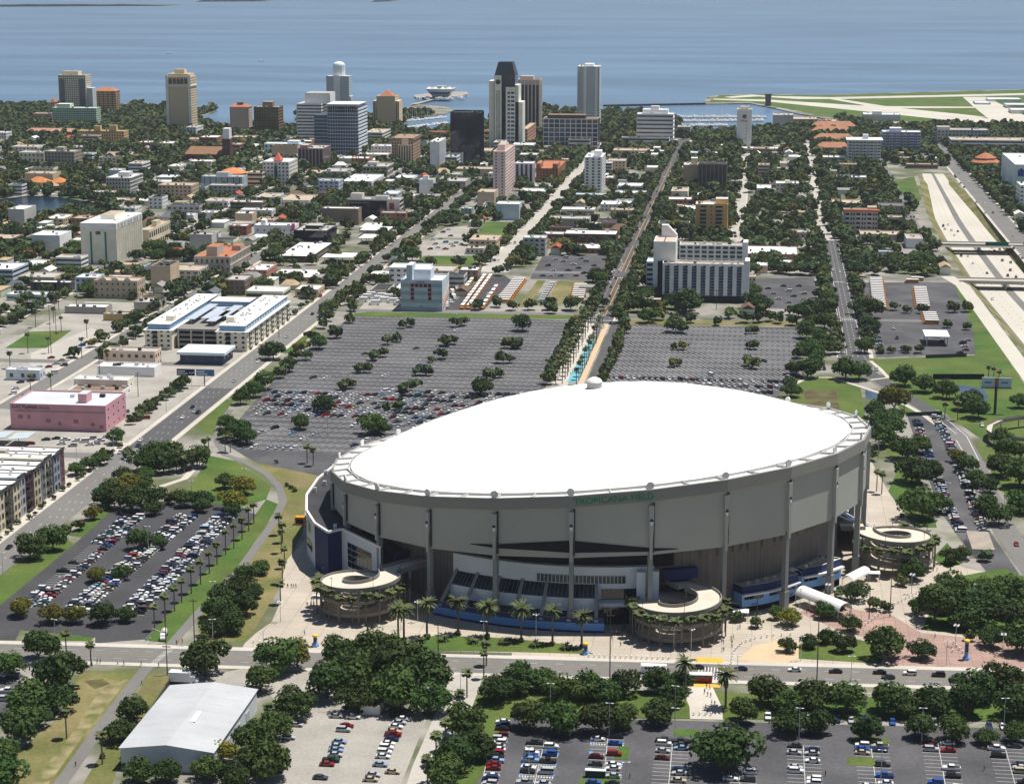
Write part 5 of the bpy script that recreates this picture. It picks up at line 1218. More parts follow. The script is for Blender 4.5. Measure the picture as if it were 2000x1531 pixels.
bld('hospital', 'grey hospital block with square windows before the airfield', 1830, 1930, 280, 254, 30, wall='#a8a49f', st=g(4.5, 4.5, 0.45, 0.4), roof=GR_, pent=[(0.0, 0.25, 0.2, 0.8, 3)])
bld('parking_garage', 'long white parking garage with solar roof beside the hospital', 1857, 2030, 294, 274, 40, wall='#c9ccd2', st=('band', 4.2, 0.45), glass=M_black, roof=T_, units=8)
t, W, D, h = bld('temple', 'octagonal red tiled hall with tiered roof', 1902, 1952, 334, 319, 36, wall='#8f5b43', st=g(5, 5, 0.5, 0.6), units=0); mb = MB(); mb.lathe([(W * 0.62, h - 0.2), (W * 0.4, h + 3.2), (W * 0.4, h + 4.4), (W * 0.44, h + 4.4), (W * 0.14, h + 9), (0.3, h + 10)], 8, 0, (W / 2, D / 2)); ob('tiered_roof', mb.mesh('tiered_roof', M_tile), t)
t, W, D, h = bld('hospital', 'tall blue white hospital block with house emblem', 1980, 2060, 378, 322, xe=1957, wall='#bcc8d8', st=('none',), roof=W_)
mb = MB(); mb.face([(3, -0.2, h - 12), (9, -0.2, h - 12), (9, -0.2, h - 7), (10, -0.2, h - 7), (6, -0.2, h - 3.5), (2, -0.2, h - 7), (3, -0.2, h - 7)]); ob('house_emblem', mb.mesh('house_emblem', mat('emblem_blue', (0.03, 0.06, 0.35, 1), 0.5, 0)), t)
bld('hospital', 'pale blue hospital wing at the tree lined road', 1990, 2080, 412, 362, 30, wall='#c2cfdc', st=g(4, 4, 0.5, 0.4), roof=W_)
t, W, D, h = bld('apartment_building', 'grey balcony block with orange tiled roof edges', 1648, 1713, 458, 413, 24, wall='#a39f9c', st=('balcony', 4.6, 3.8, 0, 1), trim=paint('#b5b1ae'), roof=T_, pent=[(0.7, 0.98, 0.2, 0.7, 3)])
mb = MB(); mb.box(-1.2, W + 1.2, -1.5, 3, h - 0.2, h + 1.6); ob('tiled_eave', mb.mesh('tiled_eave', mat('orange_eave', (0.55, 0.18, 0.09, 1), 0.8, 0.1, 0.2)), t)
bld('low_building', 'long grey blue roofed school building behind the bus yard', 1682, 1796, 511, 501, 18, wall='#8f959b', st=('band', 4, 0.4), roof=mat('blue_grey_roof', (0.33, 0.36, 0.42, 1), 0.8, 0.12, 0.2), units=9, pent=[(0.3, 0.5, 0.3, 0.7, 3)])
bld('low_building', 'low tan flat roofed clinic beside the cutting', 1680, 1772, 470, 458, 26, wall='#9c948a', st=('none',), roof=T_, units=6)
bld('low_building', 'white end block of the low clinic', 1770, 1802, 486, 466, 30, wall='#b9bec4', st=('none',), roof=T_, units=2)
bld('low_building', 'grey shingled house row near the orange eaved block', 1716, 1766, 420, 402, 26, wall='#8f8983', st=('none',), roof=mat('slate_shingle', (0.16, 0.15, 0.15, 1), 0.9, 0.1, 0.3), units=0)
bld('low_building', 'cream bungalow with flat roof above a lawn', 1718, 1762, 438, 424, 14, wall='#b5ac98', st=('band', 4, 0.4), roof=T_)
bld('apartment_building', 'cream two storey block with tan roof by the side avenue', 1515, 1560, 380, 358, 20, wall='#c3bbab', st=g(4, 4, 0.4, 0.45), roof=W_, pent=[(0.4, 0.6, 0.3, 0.6, 2)])
bld('apartment_building', 'peach balcony block near the hotel tower', 1480, 1502, 355, 322, 18, wall='#bfa48a', st=('band', 3.6, 0.4), roof=T_)
bld('low_building', 'white roofed shop block before the cream tower', 1436, 1520, 300, 290, 24, wall='#b9a896', st=('band', 4, 0.3), roof=W_)
bld('low_building', 'cream depot with flat roof beside brown low wall', 1607, 1652, 321, 307, 20, wall='#c2bdb3', st=('band', 4, 0.4), roof=W_)
bld('low_building', 'brown brick overpass side building', 1770, 1832, 330, 321, 16, wall='#94765f', st=('band', 4, 0.4), roof=T_)
# left hand town
bld('warehouse', 'dark grey metal shed with white roof across the vacant lot', 60, 137, 569, 551, xe=146, wall='#4a4a4d', st=('strip', 7, 0.25), roof=W_)
bld('shop_building', 'pale blue long shop with white roof by the wide street', 13, 87, 588, 575, 14, wall='#a9b7bb', st=('band', 4, 0.3), roof=W_)
t, W, D, h = bld('hotel_building', 'beige mission style hotel with scalloped parapets', 184, 269, 583, 548, xe=283, wall='#a8967e', st=g(4.2, 4.6, 0.32, 0.35), roof=T_)
for k in range(3):
    mb = MB(); mb.tube((W * (0.22 + 0.28 * k), -0.1, h - 0.4), (W * (0.22 + 0.28 * k), 0.4, h - 0.4), 2.6, None, 12); ob('scalloped_parapet', mb.mesh('scalloped_parapet', paint('#c3bbab')), t)
bld('shop_building', 'low grey shop with broad white roof beside vacant lot', 127, 207, 613, 599, xe=219, wall='#8a8580', st=('none',), roof=W_)
bld('shop_building', 'small ochre shop with black wall', 202, 249, 627, 613, xe=258, wall='#a58a4e', st=('none',), roof=GR_)
bld('shop_building', 'grey roofed store beside the mission hotel', 262, 308, 607, 590, xe=325, wall='#8f8a80', st=('none',), roof=GR_)
bld('shop_building', 'ochre walled low store with dark roof', 281, 326, 588, 577, 14, wall='#a98b57', st=('none',), roof=M_roof_dark)
bld('apartment_building', 'tan stucco two storey building with paired black windows', 203, 304, 720, 685, xe=315, wall='#c4ab92', st=g(4.6, 5.2, 0.42, 0.38), glass=M_glass_dark, roof=GR_)
bld('shop_building', 'long white low shop with pale roof below the tan stucco building', 191, 302, 735, 716, 13, wall='#d2d0c8', st=('none',), roof=W_, units=6)
bld('warehouse', 'cream warehouse with bright white roof vents', 145, 250, 764, 741, xe=262, wall='#cdc6b5', st=g(14, 5, 0.12, 0.2), roof=W_, units=5)
bld('warehouse', 'white and grey workshop with brown roof', 133, 239, 776, 763, 16, wall='#cfcdd2', st=g(7, 4, 0.25, 0.4), roof=M_roof_brown, units=6)
t, W, D, h = bld('warehouse', 'large pink painted warehouse with grey roof', 22, 208, 841, 790, xe=245, wall='#b87f8a', st={'f': ('none',), 's': ('grid', 8, 5, 0.18, 0.22)}, roof=mat('silver_roof', (0.55, 0.57, 0.60, 1), 0.7, 0.1, 0.1), units=2, pent=[(0.66, 0.75, 0.25, 0.5, 4)])
mb = MB(); mb.box(W * 0.05, W, -0.2, 0, h * 0.70, h * 0.74); ob('string_course', mb.mesh('string_course', paint('#a06a76')), t)
for u, z, w_ in ((0.08, 0.42, 0.05), (0.18, 0.42, 0.03), (0.37, 0.3, 0.05), (0.5, 0.2, 0.03), (0.66, 0.3, 0.05), (0.84, 0.2, 0.04), (0.93, 0.12, 0.04)):
    mb = MB(); mb.box(W * u, W * (u + w_), -0.12, 0, h * z, h * (z + 0.14)); ob('boarded_window', mb.mesh('boarded_window', paint('#8d5c68')), t)
text_part('lettering', 'GAS PLANT', 2.6, paint('#4d3040'), t, Matrix(((1, 0, 0, W * 0.15), (0, 0, -1, -0.1), (0, 1, 0, h * 0.87), (0, 0, 0, 1))), 0.03)
text_part('lettering', 'ANTIQUE ARCADE', 1.5, paint('#5d3d4a'), t, Matrix(((1, 0, 0, W * 0.29), (0, 0, -1, -0.1), (0, 1, 0, h * 0.85), (0, 0, 0, 1))), 0.03)
bld('shop_building', 'pale blue flat shop with side awning', 12, 78, 743, 722, xe=88, wall='#b3bcc6', st=g(6, 4, 0.3, 0.4), roof=W_)
t, W, D, h = bld('shop_building', 'navy fronted modern shop under a broad pale roof', 352, 436, 712, 688, 22, wall='#33435c', st=g(8, 5, 0.2, 0.3), roof=mat('pale_roof', (0.60, 0.60, 0.57, 1), 0.8, 0.1, 0.1), units=0); mb = MB(); mb.box(-1.5, W + 1.5, -1.5, D + 1, h - 1.6, h + 0.1); ob('roof_fascia', mb.mesh('roof_fascia', paint('#b9c6d3')), t)
t, W, D, h = bld('storage_building', 'blue grey striped storage building framed by dark red squares', 783, 864, 608, 547, xe=877, wall='#a9b5bd', st=('none',), roof=mat('lavender_roof', (0.62, 0.61, 0.66, 1), 0.8, 0.08, 0.1), parapet=1.2, units=1, pent=[(0.14, 0.28, 0.02, 0.5, 10), (0.28, 0.68, 0.25, 0.75, 6)])
for k in range(4):
    mb = MB(); mb.box(0, W, -0.06, 0, h * (0.02 + 0.25 * k), h * (0.14 + 0.25 * k)); ob('paint_band', mb.mesh('paint_band', paint('#8b9aa6')), t)
for i, j in [(0, 3), (1, 3), (2, 3), (3, 3), (4, 3), (0, 2), (4, 2), (0, 1), (4, 1), (0, 0), (4, 0)]:
    mb = MB(); u = W * (0.245 + 0.104 * i); z = h * (0.36 + 0.137 * j); mb.box(u - 0.25, u + W * 0.075 + 0.25, -0.12, 0, z - 0.25, z + h * 0.105 + 0.25); ob('square_frame', mb.mesh('square_frame', paint('#b08a95')), t)
    mb = MB(); mb.box(u, u + W * 0.075, -0.2, 0, z, z + h * 0.105); ob('red_square', mb.mesh('red_square', mat('maroon_panel', (0.13, 0.005, 0.018, 1), 0.5, 0.1, 0.3)), t)
text_part('lettering', 'U-HAUL', 1.6, M_navy, t, Matrix(((1, 0, 0, W * 0.48), (0, 0, -1, -0.15), (0, 1, 0, h * 0.925), (0, 0, 0, 1))), 0.03)
for k, cc in enumerate(('#c9725a', '#d9a08a', '#e0c9b0')):
    mb = MB(); mb.face([(W + 0.1 + 0.02 * k, 2, h * (0.02 + 0.16 * k)), (W + 0.1 + 0.02 * k, D - 1, h * (0.3 + 0.16 * k)), (W + 0.1 + 0.02 * k, D - 1, h * (0.42 + 0.16 * k)), (W + 0.1 + 0.02 * k, 2, h * (0.12 + 0.16 * k))]); ob('side_stripe', mb.mesh('side_stripe', paint(cc)), t)
bld('shed', 'small cream shed with dark roof beside the storage yard', 723, 758, 577, 566, xe=771, wall='#b9b29e', st=g(4, 4, 0.4, 0.4), roof=M_roof_dark, units=0)
bld('office_building', 'black glass low office with grey roof deck', 575, 639, 480, 450, xe=657, wall='#14151a', st=('glass', 3, 3.8, 0.05, 0.08), glass=M_glass_dark, trim=M_dark_steel, roof=GR_, pent=[(0.25, 0.75, 0.3, 0.7, 2.5)], wall_m=M_glass_dark)
bld('office_building', 'dark brown low office with long white roof and roof plant', 541, 610, 513, 500, xe=652, wall='#3b302a', st=('band', 5, 0.5), glass=M_glass_bronze, roof=W_, units=10)
bld('shop_building', 'cream edged store with white roof and roof boxes on the avenue', 527, 620, 549, 541, 40, wall='#b39f77', st=('none',), roof=W_, units=5)
bld('shop_building', 'orange brick corner shop with flat white roof', 485, 521, 545, 527, xe=541, wall='#a5705a', st=g(4, 4, 0.4, 0.4), roof=W_)
t, W, D, h = bld('bank_building', 'dark glass bank block with concrete end and red square sign', 681, 781, 433, 389, xe=788, wall='#b9b2aa', st={'f': ('none',), 's': ('band', 4, 0.5)}, glass=M_glass_dark, roof=GR_, pent=[(0.02, 0.25, 0.3, 0.8, 4), (0.5, 0.75, 0.3, 0.7, 2)], units=5)
mb = MB(); mb.box(0.4, W * 0.745, -0.3, 0.02, 1.5, h - 1.5); cw_ = ob('curtain_wall', mb.mesh('curtain_wall', M_glass_dark), t)
mb = MB(); [mb.box(0.4 + W * 0.742 * k / 16 - 0.06, 0.4 + W * 0.742 * k / 16 + 0.06, -0.42, -0.3, 1.5, h - 1.5) for k in range(17)]; [mb.box(0.4, W * 0.742, -0.4, -0.3, 1.5 + 4 * k, 1.65 + 4 * k) for k in range(int((h - 3) / 4))]; ob('mullions', mb.mesh('mullions', M_dark_steel), cw_, kind='stuff')
mb = MB(); mb.box(W * 0.80, W * 0.89, -0.4, 0, h - 9, h - 3.5); ob('red_sign', mb.mesh('red_sign', mat('sign_red', (0.28, 0.03, 0.04, 1), 0.5, 0.1)), t)
bld('office_building', 'beige low office with ribbed side and tan roof', 548, 603, 405, 391, xe=624, wall='#c6bdaf', st={'f': g(5, 6, 0.25, 0.4), 's': ('strip', 5, 0.4)}, roof=T_)
t, W, D, h = bld('shop_building', 'white flat showroom with small square windows and pink corner panel', 497, 575, 460, 440, xe=584, wall='#cdd5dc', st=g(6, 6, 0.2, 0.2), roof=W_, pent=[(0.15, 0.27, 0.1, 0.5, 4)]); mb = MB(); mb.box(W * 0.93, W + 0.2, -0.3, 3, h * 0.5, h + 1.5); ob('pink_panel', mb.mesh('pink_panel', paint('#d0568c')), t)
bld('shop_building', 'white arcade building with red brick end', 668, 726, 368, 354, xe=750, wall='#d9d9d6', st=g(3.2, 5, 0.4, 0.5), roof=W_)
bld('office_building', 'grey corner building with broad square windows', 709, 756, 346, 325, xe=768, wall='#a6a39a', st=('grid', 3.6, 5, 0.7, 0.55, 0.3), roof=GR_, pent=[(0.1, 0.5, 0.3, 0.7, 3)])
t, W, D, h = bld('hotel_building', 'white ornate hotel with dark central strip and red pyramid roof', 514, 565, 361, 316, xe=581, wall='#d0c7c1', st=g(3.8, 3.7, 0.45, 0.45), roof=W_)
mb = MB(); mb.box(W * 0.44, W * 0.56, -0.25, 0.02, 3, h - 4); ob('dark_strip', mb.mesh('dark_strip', M_glass_blue), t); hip(t, W * 0.35, W * 0.62, D * 0.2, D * 0.5, h, 8, mat('red_pyramid', (0.5, 0.13, 0.08, 1), 0.8, 0.1), 0.5)
bld('office_building', 'purple brick block with pale pilasters opposite the park', 583, 631, 328, 290, xe=646, wall='#7a5a5c', st=('strip', 4.2, 0.5, 0.3), trim=paint('#9a8484'), roof=GR_, pent=[(0.05, 0.35, 0.1, 0.6, 3)])
bld('office_building', 'light blue low block with square windows', 516, 589, 300, 281, 22, wall='#a6bccb', st=g(6, 6, 0.4, 0.5), roof=W_, pent=[(0.6, 0.9, 0.2, 0.8, 3)])
t, W, D, h = bld('office_building', 'white blank block with black side wings on a pale podium', 819, 846, 380, 351, 16, wall='#d6d6d4', st=('none',), roof=GR_, pent=[(0.2, 0.6, 0.3, 0.7, 3)])
for s_ in (-0.22, 1.0):
    mb = MB(); mb.box(W * s_, W * (s_ + 0.22), 1, 15, 0, h - 4); ob('black_wing', mb.mesh('black_wing', M_glass_dark), t)
bld('office_podium', 'pale low podium below the white blank block', 811, 850, 399, 381, 10, wall='#c6c4c2', st=('none',), roof=GR_)
bld('low_building', 'grey flat building with pale roof by the avenue curve', 868, 909, 370, 354, xe=919, wall='#8a8883', st=('none',), roof=GR_)
bld('shop_building', 'small teal kiosk building with white roof', 900, 921, 418, 407, 12, wall='#6f9a98', st=g(3, 3), roof=W_)
bld('shop_building', 'small white garage box beside the teal kiosk', 936, 960, 418, 405, 12, wall='#d5d9de', st=('none',), roof=W_)
bld('shop_building', 'low grey store with blue corner by the bright lawn', 915, 940, 444, 433, 14, wall='#a9acb0', st=('none',), roof=W_)
bld('parking_garage', 'cream garage with black slots behind the ornate hotel', 484, 513, 363, 337, 20, wall='#c9bda4', st=('band', 4, 0.42), glass=M_black, roof=T_)
bld('low_building', 'tan low hall behind the black mirror tower', 890, 960, 345, 330, 26, wall='#b5aa8f', st=('none',), roof=T_)
bld('low_building', 'long tan roofed arcade below the yacht basin tower', 366, 440, 284, 272, 24, wall='#c4ab86', st=g(5, 5, 0.4, 0.4), roof=T_)
bld('low_building', 'brown tan hall behind the belfry', 452, 496, 285, 268, 26, wall='#bba27f', st=g(5, 5, 0.4, 0.4), roof=T_)
bld('low_building', 'orange tiled terrace block by the marina', 836, 878, 272, 258, 18, wall='#c08a5c', st=g(4, 4), roof=M_tile)
bld('low_building', 'white ballroom with grey roof beside the marina', 1322, 1348, 268, 248, 30, wall='#8f8f8f', st=('none',), roof=GR_)
# canopies of the drive-in bank
for lo_, q in (('cream flat canopy over the bank drive', (703, 759, 453, 462)), ('smaller cream canopy behind the bank drive', (700, 742, 466, 478)), ('cream canopy at the corner of the bank lot', (628, 690, 508, 516))):
    (x0, y0), (x1, _) = G(q[0], q[3]), G(q[1], q[3]); t = thing('canopy', lo_, 'canopy', (x0, y0, 0)); W = x1 - x0
    mb = MB(); mb.box(0, W, 0, 24, 5, 5.7, bottom=True); ob('roof', mb.mesh('roof', paint('#d8d2bd')), t)
    for i in range(3):
        for j in (1, 22):
            mb = MB(); mb.box(2 + (W - 5) * i / 2, 2.6 + (W - 5) * i / 2, j, j + 0.6, 0, 5); ob('post', mb.mesh('post', paint('#b5ae9c')), t)
# white tent roof in the bus yard
(x0, y0), (x1, _) = G(1806, 676), G(1854, 676); t = thing('fuel_canopy', 'bright white fuel canopy in the bus yard', 'canopy', (x0, y0, 0)); W = x1 - x0
mb = MB(); mb.box(0, W, 0, 22, 5.5, 6.3, bottom=True); ob('roof', mb.mesh('roof', M_white), t)
for i in (1, W - 1.6):
    for j in (1, 20):
        mb = MB(); mb.box(i, i + 0.6, j, j + 0.6, 0, 5.5); ob('post', mb.mesh('post', M_steel), t)
# silver warehouse at the cycle path
(x0, y0), (x1, y1), (x2, y2) = G(237, 1502), G(424, 1502), G(515, 1385)
t = thing('warehouse', 'long silver metal warehouse with shallow gabled roof by the cycle path', 'warehouse', (x0, y0, 0)); W, D, hw = 28.5, 52.0, 7.0
mb = MB(); mb.prism([(0, 0), (W, 0), (W, D), (0, D)], 0, hw, cap=False); mb.face([(0, 0, hw), (W, 0, hw), (W / 2, 0, hw + 1.7)]); mb.face([(W, D, hw), (0, D, hw), (W / 2, D, hw + 1.7)]); ob('wall', mb.mesh('wall', mat('ribbed_white_metal', (0.62, 0.66, 0.72, 1), 0.5, 0.06, 0.1)), t)
for s in (0, 1):
    for k in range(9):
        y_0, y_1 = D * k / 9 - (0.5 if k == 0 else -0.04), D * (k + 1) / 9 + (0.5 if k == 8 else 0)
        xa, xb = (-0.5, W / 2) if s == 0 else (W + 0.5, W / 2)
        q = [(xa, y_0, hw), (xb, y_0, hw + 1.75), (xb, y_1, hw + 1.75), (xa, y_1, hw)]
        mb = MB(); mb.face(q if s == 1 else q[::-1]); 
        if q[0][0] > q[1][0]: pass
        ob('roof_sheet', mb.mesh('roof_sheet', mat('silver_roof_sheet', (0.46, 0.47, 0.48, 1), 0.55, 0.10, 0.08, fine=0.04)), t)
mb = MB(); mb.box(W * 0.56, W * 0.62, D * 0.36, D * 0.52, hw + 1.5, hw + 1.75); ob('roof_light', mb.mesh('roof_light', M_white), t)
for k in range(4):
    mb = MB(); mb.box(W, W + 0.15, 5 + 11 * k, 9 + 11 * k, 0, 4.2); ob('roller_door', mb.mesh('roller_door', paint('#9aa0a5')), t)
FOOT.append((x0 - 1, x0 + W + 1, y0 - 1, y0 + D + 1))
bld('pump_house', 'small white box hut under the big oaks', 704, 742, 1396, 1377, 7, wall='#c9c7bf', st=('none',), roof=M_roof_brown, units=0, parapet=0.2)
# apartment block with blue attic on the avenue (U-shaped around its garage)
(ux, uy) = G(284, 682); H = 15.5
t = thing('apartment_building', 'U shaped cream apartment block with blue attic storey and white roof', 'building', (ux, uy, 0))
Wt = -312 - ux; D = 112.0; wl, wr = 17.0, 19.0
FOOT.append((ux - 1, ux + Wt + 1, uy - 1, uy + D + 1))
M_cream = paint('#cdc5ac'); M_attic = paint('#5f86a8')
for nm, x0, x1, y0, y1 in (('left_wing', 0, wl, 0, D), ('right_wing', Wt - wr, Wt, 0, D), ('rear_wing', wl, Wt - wr, D - 28, D - 10)):
    mb = MB(); mb.prism([(x0, y0), (x1, y0), (x1, y1), (x0, y1)], 0, H - 3.6, cap=False); wg = ob(nm, mb.mesh(nm, M_cream), t)
    mb = MB(); mb.box(x0 - 0.9, x1 + 0.9, y0 - 0.9, y1 + 0.5, H - 3.6, H - 3.2, bottom=True); ob('cornice', mb.mesh('cornice', M_white), wg)
    mb = MB(); mb.prism([(x0 + 1.5, y0 + 1.5), (x1 - 1.5, y0 + 1.5), (x1 - 1.5, y1), (x0 + 1.5, y1)], H - 3.2, H, cap=False); ob('attic', mb.mesh('attic', M_attic), wg)
    mb = MB(); mb.box(x0 + 1.1, x1 - 1.1, y0 + 1.1, y1 + 0.4, H, H + 0.35, bottom=True); ob('roof', mb.mesh('roof', M_roof_white), wg)
def face_windows(t, og, al, nv, L, floors, bay, zf, H0, balc=3):
    n = int(L / bay)
    for a in range(n):
        for c in range(floors):
            u = (a + 0.5) * L / n; z = 1.0 + c * zf
            def Q(v, zz, o): return (og[0] + al[0] * v + nv[0] * o, og[1] + al[1] * v + nv[1] * o, zz)
            mb = MB(); bal = a % balc == 1
            w = 1.5 if bal else 0.8
            mb.face([Q(u - w, z + (0.1 if bal else 0.9), 0.08), Q(u + w, z + (0.1 if bal else 0.9), 0.08), Q(u + w, z + 2.3, 0.08), Q(u - w, z + 2.3, 0.08)])
            wd = ob('balcony_door' if bal else 'window', mb.mesh('window', M_glass_dark), t)
            if bal:
                mb = MB(); p = [Q(u - 1.8, 0, 0)[:2], Q(u + 1.8, 0, 0)[:2], Q(u + 1.8, 0, 1.3)[:2], Q(u - 1.8, 0, 1.3)[:2]]; mb.prism(p, z - 0.1, z + 0.1, bottom=True)
                p = [Q(u - 1.8, 0, 1.22)[:2], Q(u + 1.8, 0, 1.22)[:2], Q(u + 1.8, 0, 1.3)[:2], Q(u - 1.8, 0, 1.3)[:2]]; mb.prism(p, z + 0.35, z + 1.05); ob('balcony', mb.mesh('balcony', M_dark_steel), wd)
face_windows(t, (Wt, 0), (0, 1), (1, 0), D, 4, 4.6, 3.0, H); face_windows(t, (Wt - wr, 0), (1, 0), (0, -1), wr, 4, 4.4, 3.0, H); face_windows(t, (0, 0), (1, 0), (0, -1), wl, 4, 4.2, 3.0, H)
for k in range(16):
    mb = MB(); mb.box(Wt - 1.5, Wt - 1.42, 4 + 6.5 * k, 5.6 + 6.5 * k, H - 2.5, H - 1.2); ob('attic_window', mb.mesh('attic_window', M_white), t)
gx0, gx1 = wl + 1.5, Wt - wr - 1.5
for c in range(4):
    mb = MB(); z = 0.4 + 3.0 * c; mb.box(gx0, gx1, 6, D - 32, z + 1.4, z + 2.8, bottom=True); ob('garage_deck', mb.mesh('garage_deck', M_ramp_wall), t)
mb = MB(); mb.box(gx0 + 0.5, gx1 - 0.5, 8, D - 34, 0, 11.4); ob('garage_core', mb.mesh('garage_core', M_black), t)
for i in range(4):
    mb = MB(); x = gx0 + (gx1 - gx0) * (0.02 + 0.32 * i); mb.box(x, x + 0.9, 5.6, 7, 0, 12.6); ob('garage_column', mb.mesh('garage_column', M_conc), t)
for x, y, l in ((gx0 + 1, 22, 55), (gx0 + (gx1 - gx0) * 0.38, 26, 40), (gx0 + (gx1 - gx0) * 0.62, 16, 38), (gx1 - 7, 34, 40)):
    mb = MB(); mb.box(x, x + 6, y, y + l, 15.2, 15.5, bottom=True); sh = ob('solar_canopy', mb.mesh('solar_canopy', mat('canopy_metal', (0.50, 0.55, 0.62, 1), 0.35, 0.08, 0.2)), t)
    for yy in (y + 3, y + l - 3):
        mb = MB(); mb.box(x + 2.8, x + 3.2, yy, yy + 0.4, 12.6, 15.2); ob('canopy_post', mb.mesh('canopy_post', M_steel), sh)
rr = random.Random(5)
for k in range(54):
    x = rr.choice((rr.uniform(4, 12), rr.uniform(Wt - wr + 4, Wt - 6))); y = rr.uniform(4, D - 6)
    mb = MB(); mb.box(x, x + 1.2, y, y + 1.2, H + 0.35, H + 1.2); ob('rooftop_unit', mb.mesh('rooftop_unit', M_steel), t)
for x in (wl - 7, Wt - wr + 3):
    mb = MB(); mb.box(x, x + 5, 12, 18, H, H + 3.5); ob('stair_head', mb.mesh('stair_head', M_cream), t)
# multi-coloured apartments along the avenue at the edge of the view
(ax_, ay_) = G(137, 946); H = 17.5; t = thing('apartment_building', 'four storey apartment row in beige, maroon and slate bays with white roof', 'building', (-316, 690, 0)); FOOT.append((-390, -314, 690, ay_))
L = ay_ - 690; cols = ['#b9ac8b', '#8d949c', '#6b3a3f', '#a89a78', '#5e6470', '#b9ac8b', '#7d8894', '#6b3a3f', '#a89a78', '#8d949c', '#b9ac8b', '#8f8560']
n = 20; y = 0
for k in range(n):
    y0, y1 = L * k / n, L * (k + 1) / n; c = paint(cols[k % len(cols)]); dx = (0.9 if k % 3 == 0 else 0.0); hh = H + (0.9 if k % 4 == 1 else 0)
    mb = MB(); mb.prism([(-60, y0), (dx, y0), (dx, y1), (-60, y1)], 0, hh, cap=False); bay = ob('facade_bay', mb.mesh('facade_bay', c), t)
    mb = MB(); mb.sheet([(-60, y0), (dx, y0), (dx, y1), (-60, y1)], hh - 0.5); ob('roof', mb.mesh('roof', M_roof_white), bay)
    mb = MB(); mb.box(dx - 0.4, dx + 0.5, y0, y1, hh - 0.6, hh + 0.3, bottom=True); ob('cornice', mb.mesh('cornice', M_dark_steel), bay)
    for f in range(4):
        for j in range(2):
            yy = y0 + (y1 - y0) * (0.14 + 0.46 * j); z = 1.2 + f * 4.2
            mb = MB(); mb.box(dx, dx + 0.1, yy, yy + (y1 - y0) * 0.26, z, z + 2.4); ob('window', mb.mesh('window', M_glass_dark), bay)
        if k % 3 == 2:
            mb = MB(); mb.box(dx, dx + 1.3, y0 + 0.8, y1 - 0.8, 1.0 + f * 4.2, 1.15 + f * 4.2, bottom=True); mb.box(dx + 1.2, dx + 1.3, y0 + 0.8, y1 - 0.8, 1.15 + f * 4.2, 2.1 + f * 4.2); ob('balcony', mb.mesh('balcony', M_dark_steel), bay)
    for j in range(5):
        mb = MB(); x = -8 - 9 * j + rr.uniform(-2, 2); yy = rr.uniform(y0 + 1, y1 - 3); mb.box(x, x + 1.2, yy, yy + 1.2, hh - 0.5, hh + 0.5); ob('rooftop_unit', mb.mesh('rooftop_unit', M_steel), bay)
    if k % 5 == 3:
        mb = MB(); mb.box(-30, -22, y0 + 1, y1 - 2, hh - 0.5, hh + 1.6); ob('stair_head', mb.mesh('stair_head', M_roof_grey), bay)
# open shed roofs behind it
for lo_, q in (('open shed with two pale blue metal roof slopes', (-30, 60, 872, 0.9)),):
    (x0, y0), (x1, _) = G(q[0], q[2]), G(q[1], q[2]); t = thing('open_shed', lo_, 'shed', (x0, y0, 0)); W = x1 - x0
    for k in range(2):
        mb = MB(); mb.face([(W * k / 2, 0, 4), (W * (k + 1) / 2 - 0.6, 0, 5), (W * (k + 1) / 2 - 0.6, 14, 5), (W * k / 2, 14, 4)]); mb.face([(W * k / 2, 0, 3.8), (W * k / 2, 14, 3.8), (W * (k + 1) / 2 - 0.6, 14, 4.8), (W * (k + 1) / 2 - 0.6, 0, 4.8)]); ob('roof_slope', mb.mesh('roof_slope', mat('pale_blue_metal', (0.50, 0.57, 0.60, 1), 0.4, 0.08, 0.2)), t)
        for j in (0.5, 13):
            mb = MB(); mb.box(W * k / 2 + 1, W * k / 2 + 1.3, j, j + 0.3, 0, 4.1); ob('post', mb.mesh('post', M_steel), t)
# far things: pier, breakwater, control tower, airfield hangars
(px_, py_) = G(862, 194); t = thing('pier_pavilion', 'inverted pyramid pavilion at the end of the pier', 'pavilion', (px_, py_, 0))
mb = MB()
for z0, z1, w0, w1 in ((0, 5, 11, 11), (5, 9, 13, 15), (9, 13, 16, 19), (13, 17, 19, 22)):
    q0 = [(-w0, -w0, z0), (w0, -w0, z0), (w0, w0, z0), (-w0, w0, z0)]; q1 = [(-w1, -w1, z1), (w1, -w1, z1), (w1, w1, z1), (-w1, w1, z1)]
    [mb.face([q0[i], q0[(i + 1) % 4], q1[(i + 1) % 4], q1[i]], 0 if z0 in (0, 9) else 1) for i in range(4)]
ob('pyramid_body', mb.mesh('pyramid_body', [M_glass_blue, paint('#8f959e')]), t)
mb = MB(); mb.box(-23, 23, -23, 23, 17, 18); mb.box(-8, 8, -8, 8, 18, 21.5); ob('roof', mb.mesh('roof', M_roof_grey), t)
mb = MB()
for i in (-17, -6, 6, 17): mb.face([(i - 5, -23, 18.1), (i + 5, -23, 18.1), (i, -18, 22)])
for k in range(46): mb.box(*(lambda x, y: (x, x + 6, y, y + 4))(R.uniform(-38, 38), R.uniform(-45, 10)), 1.5, R.uniform(3, 6))
ob('roof_gables', mb.mesh('roof_gables', M_white), t, kind='stuff')
mb = MB(); mb.sheet(PX([(808, 188), (850, 182), (912, 181), (915, 186), (885, 192), (850, 196), (812, 206), (800, 206), (845, 195), (812, 192)]), 1.5); structure('pier_deck', mb, mat('pier_boards', (0.33, 0.30, 0.27, 1), 0.9, 0.15, 0.05))
mb = MB(); a_, b_ = G(1178, 207), G(1378, 203.2); mb.prism([a_, b_, (b_[0], b_[1] + 9), (a_[0], a_[1] + 9)], -3, 1.2)
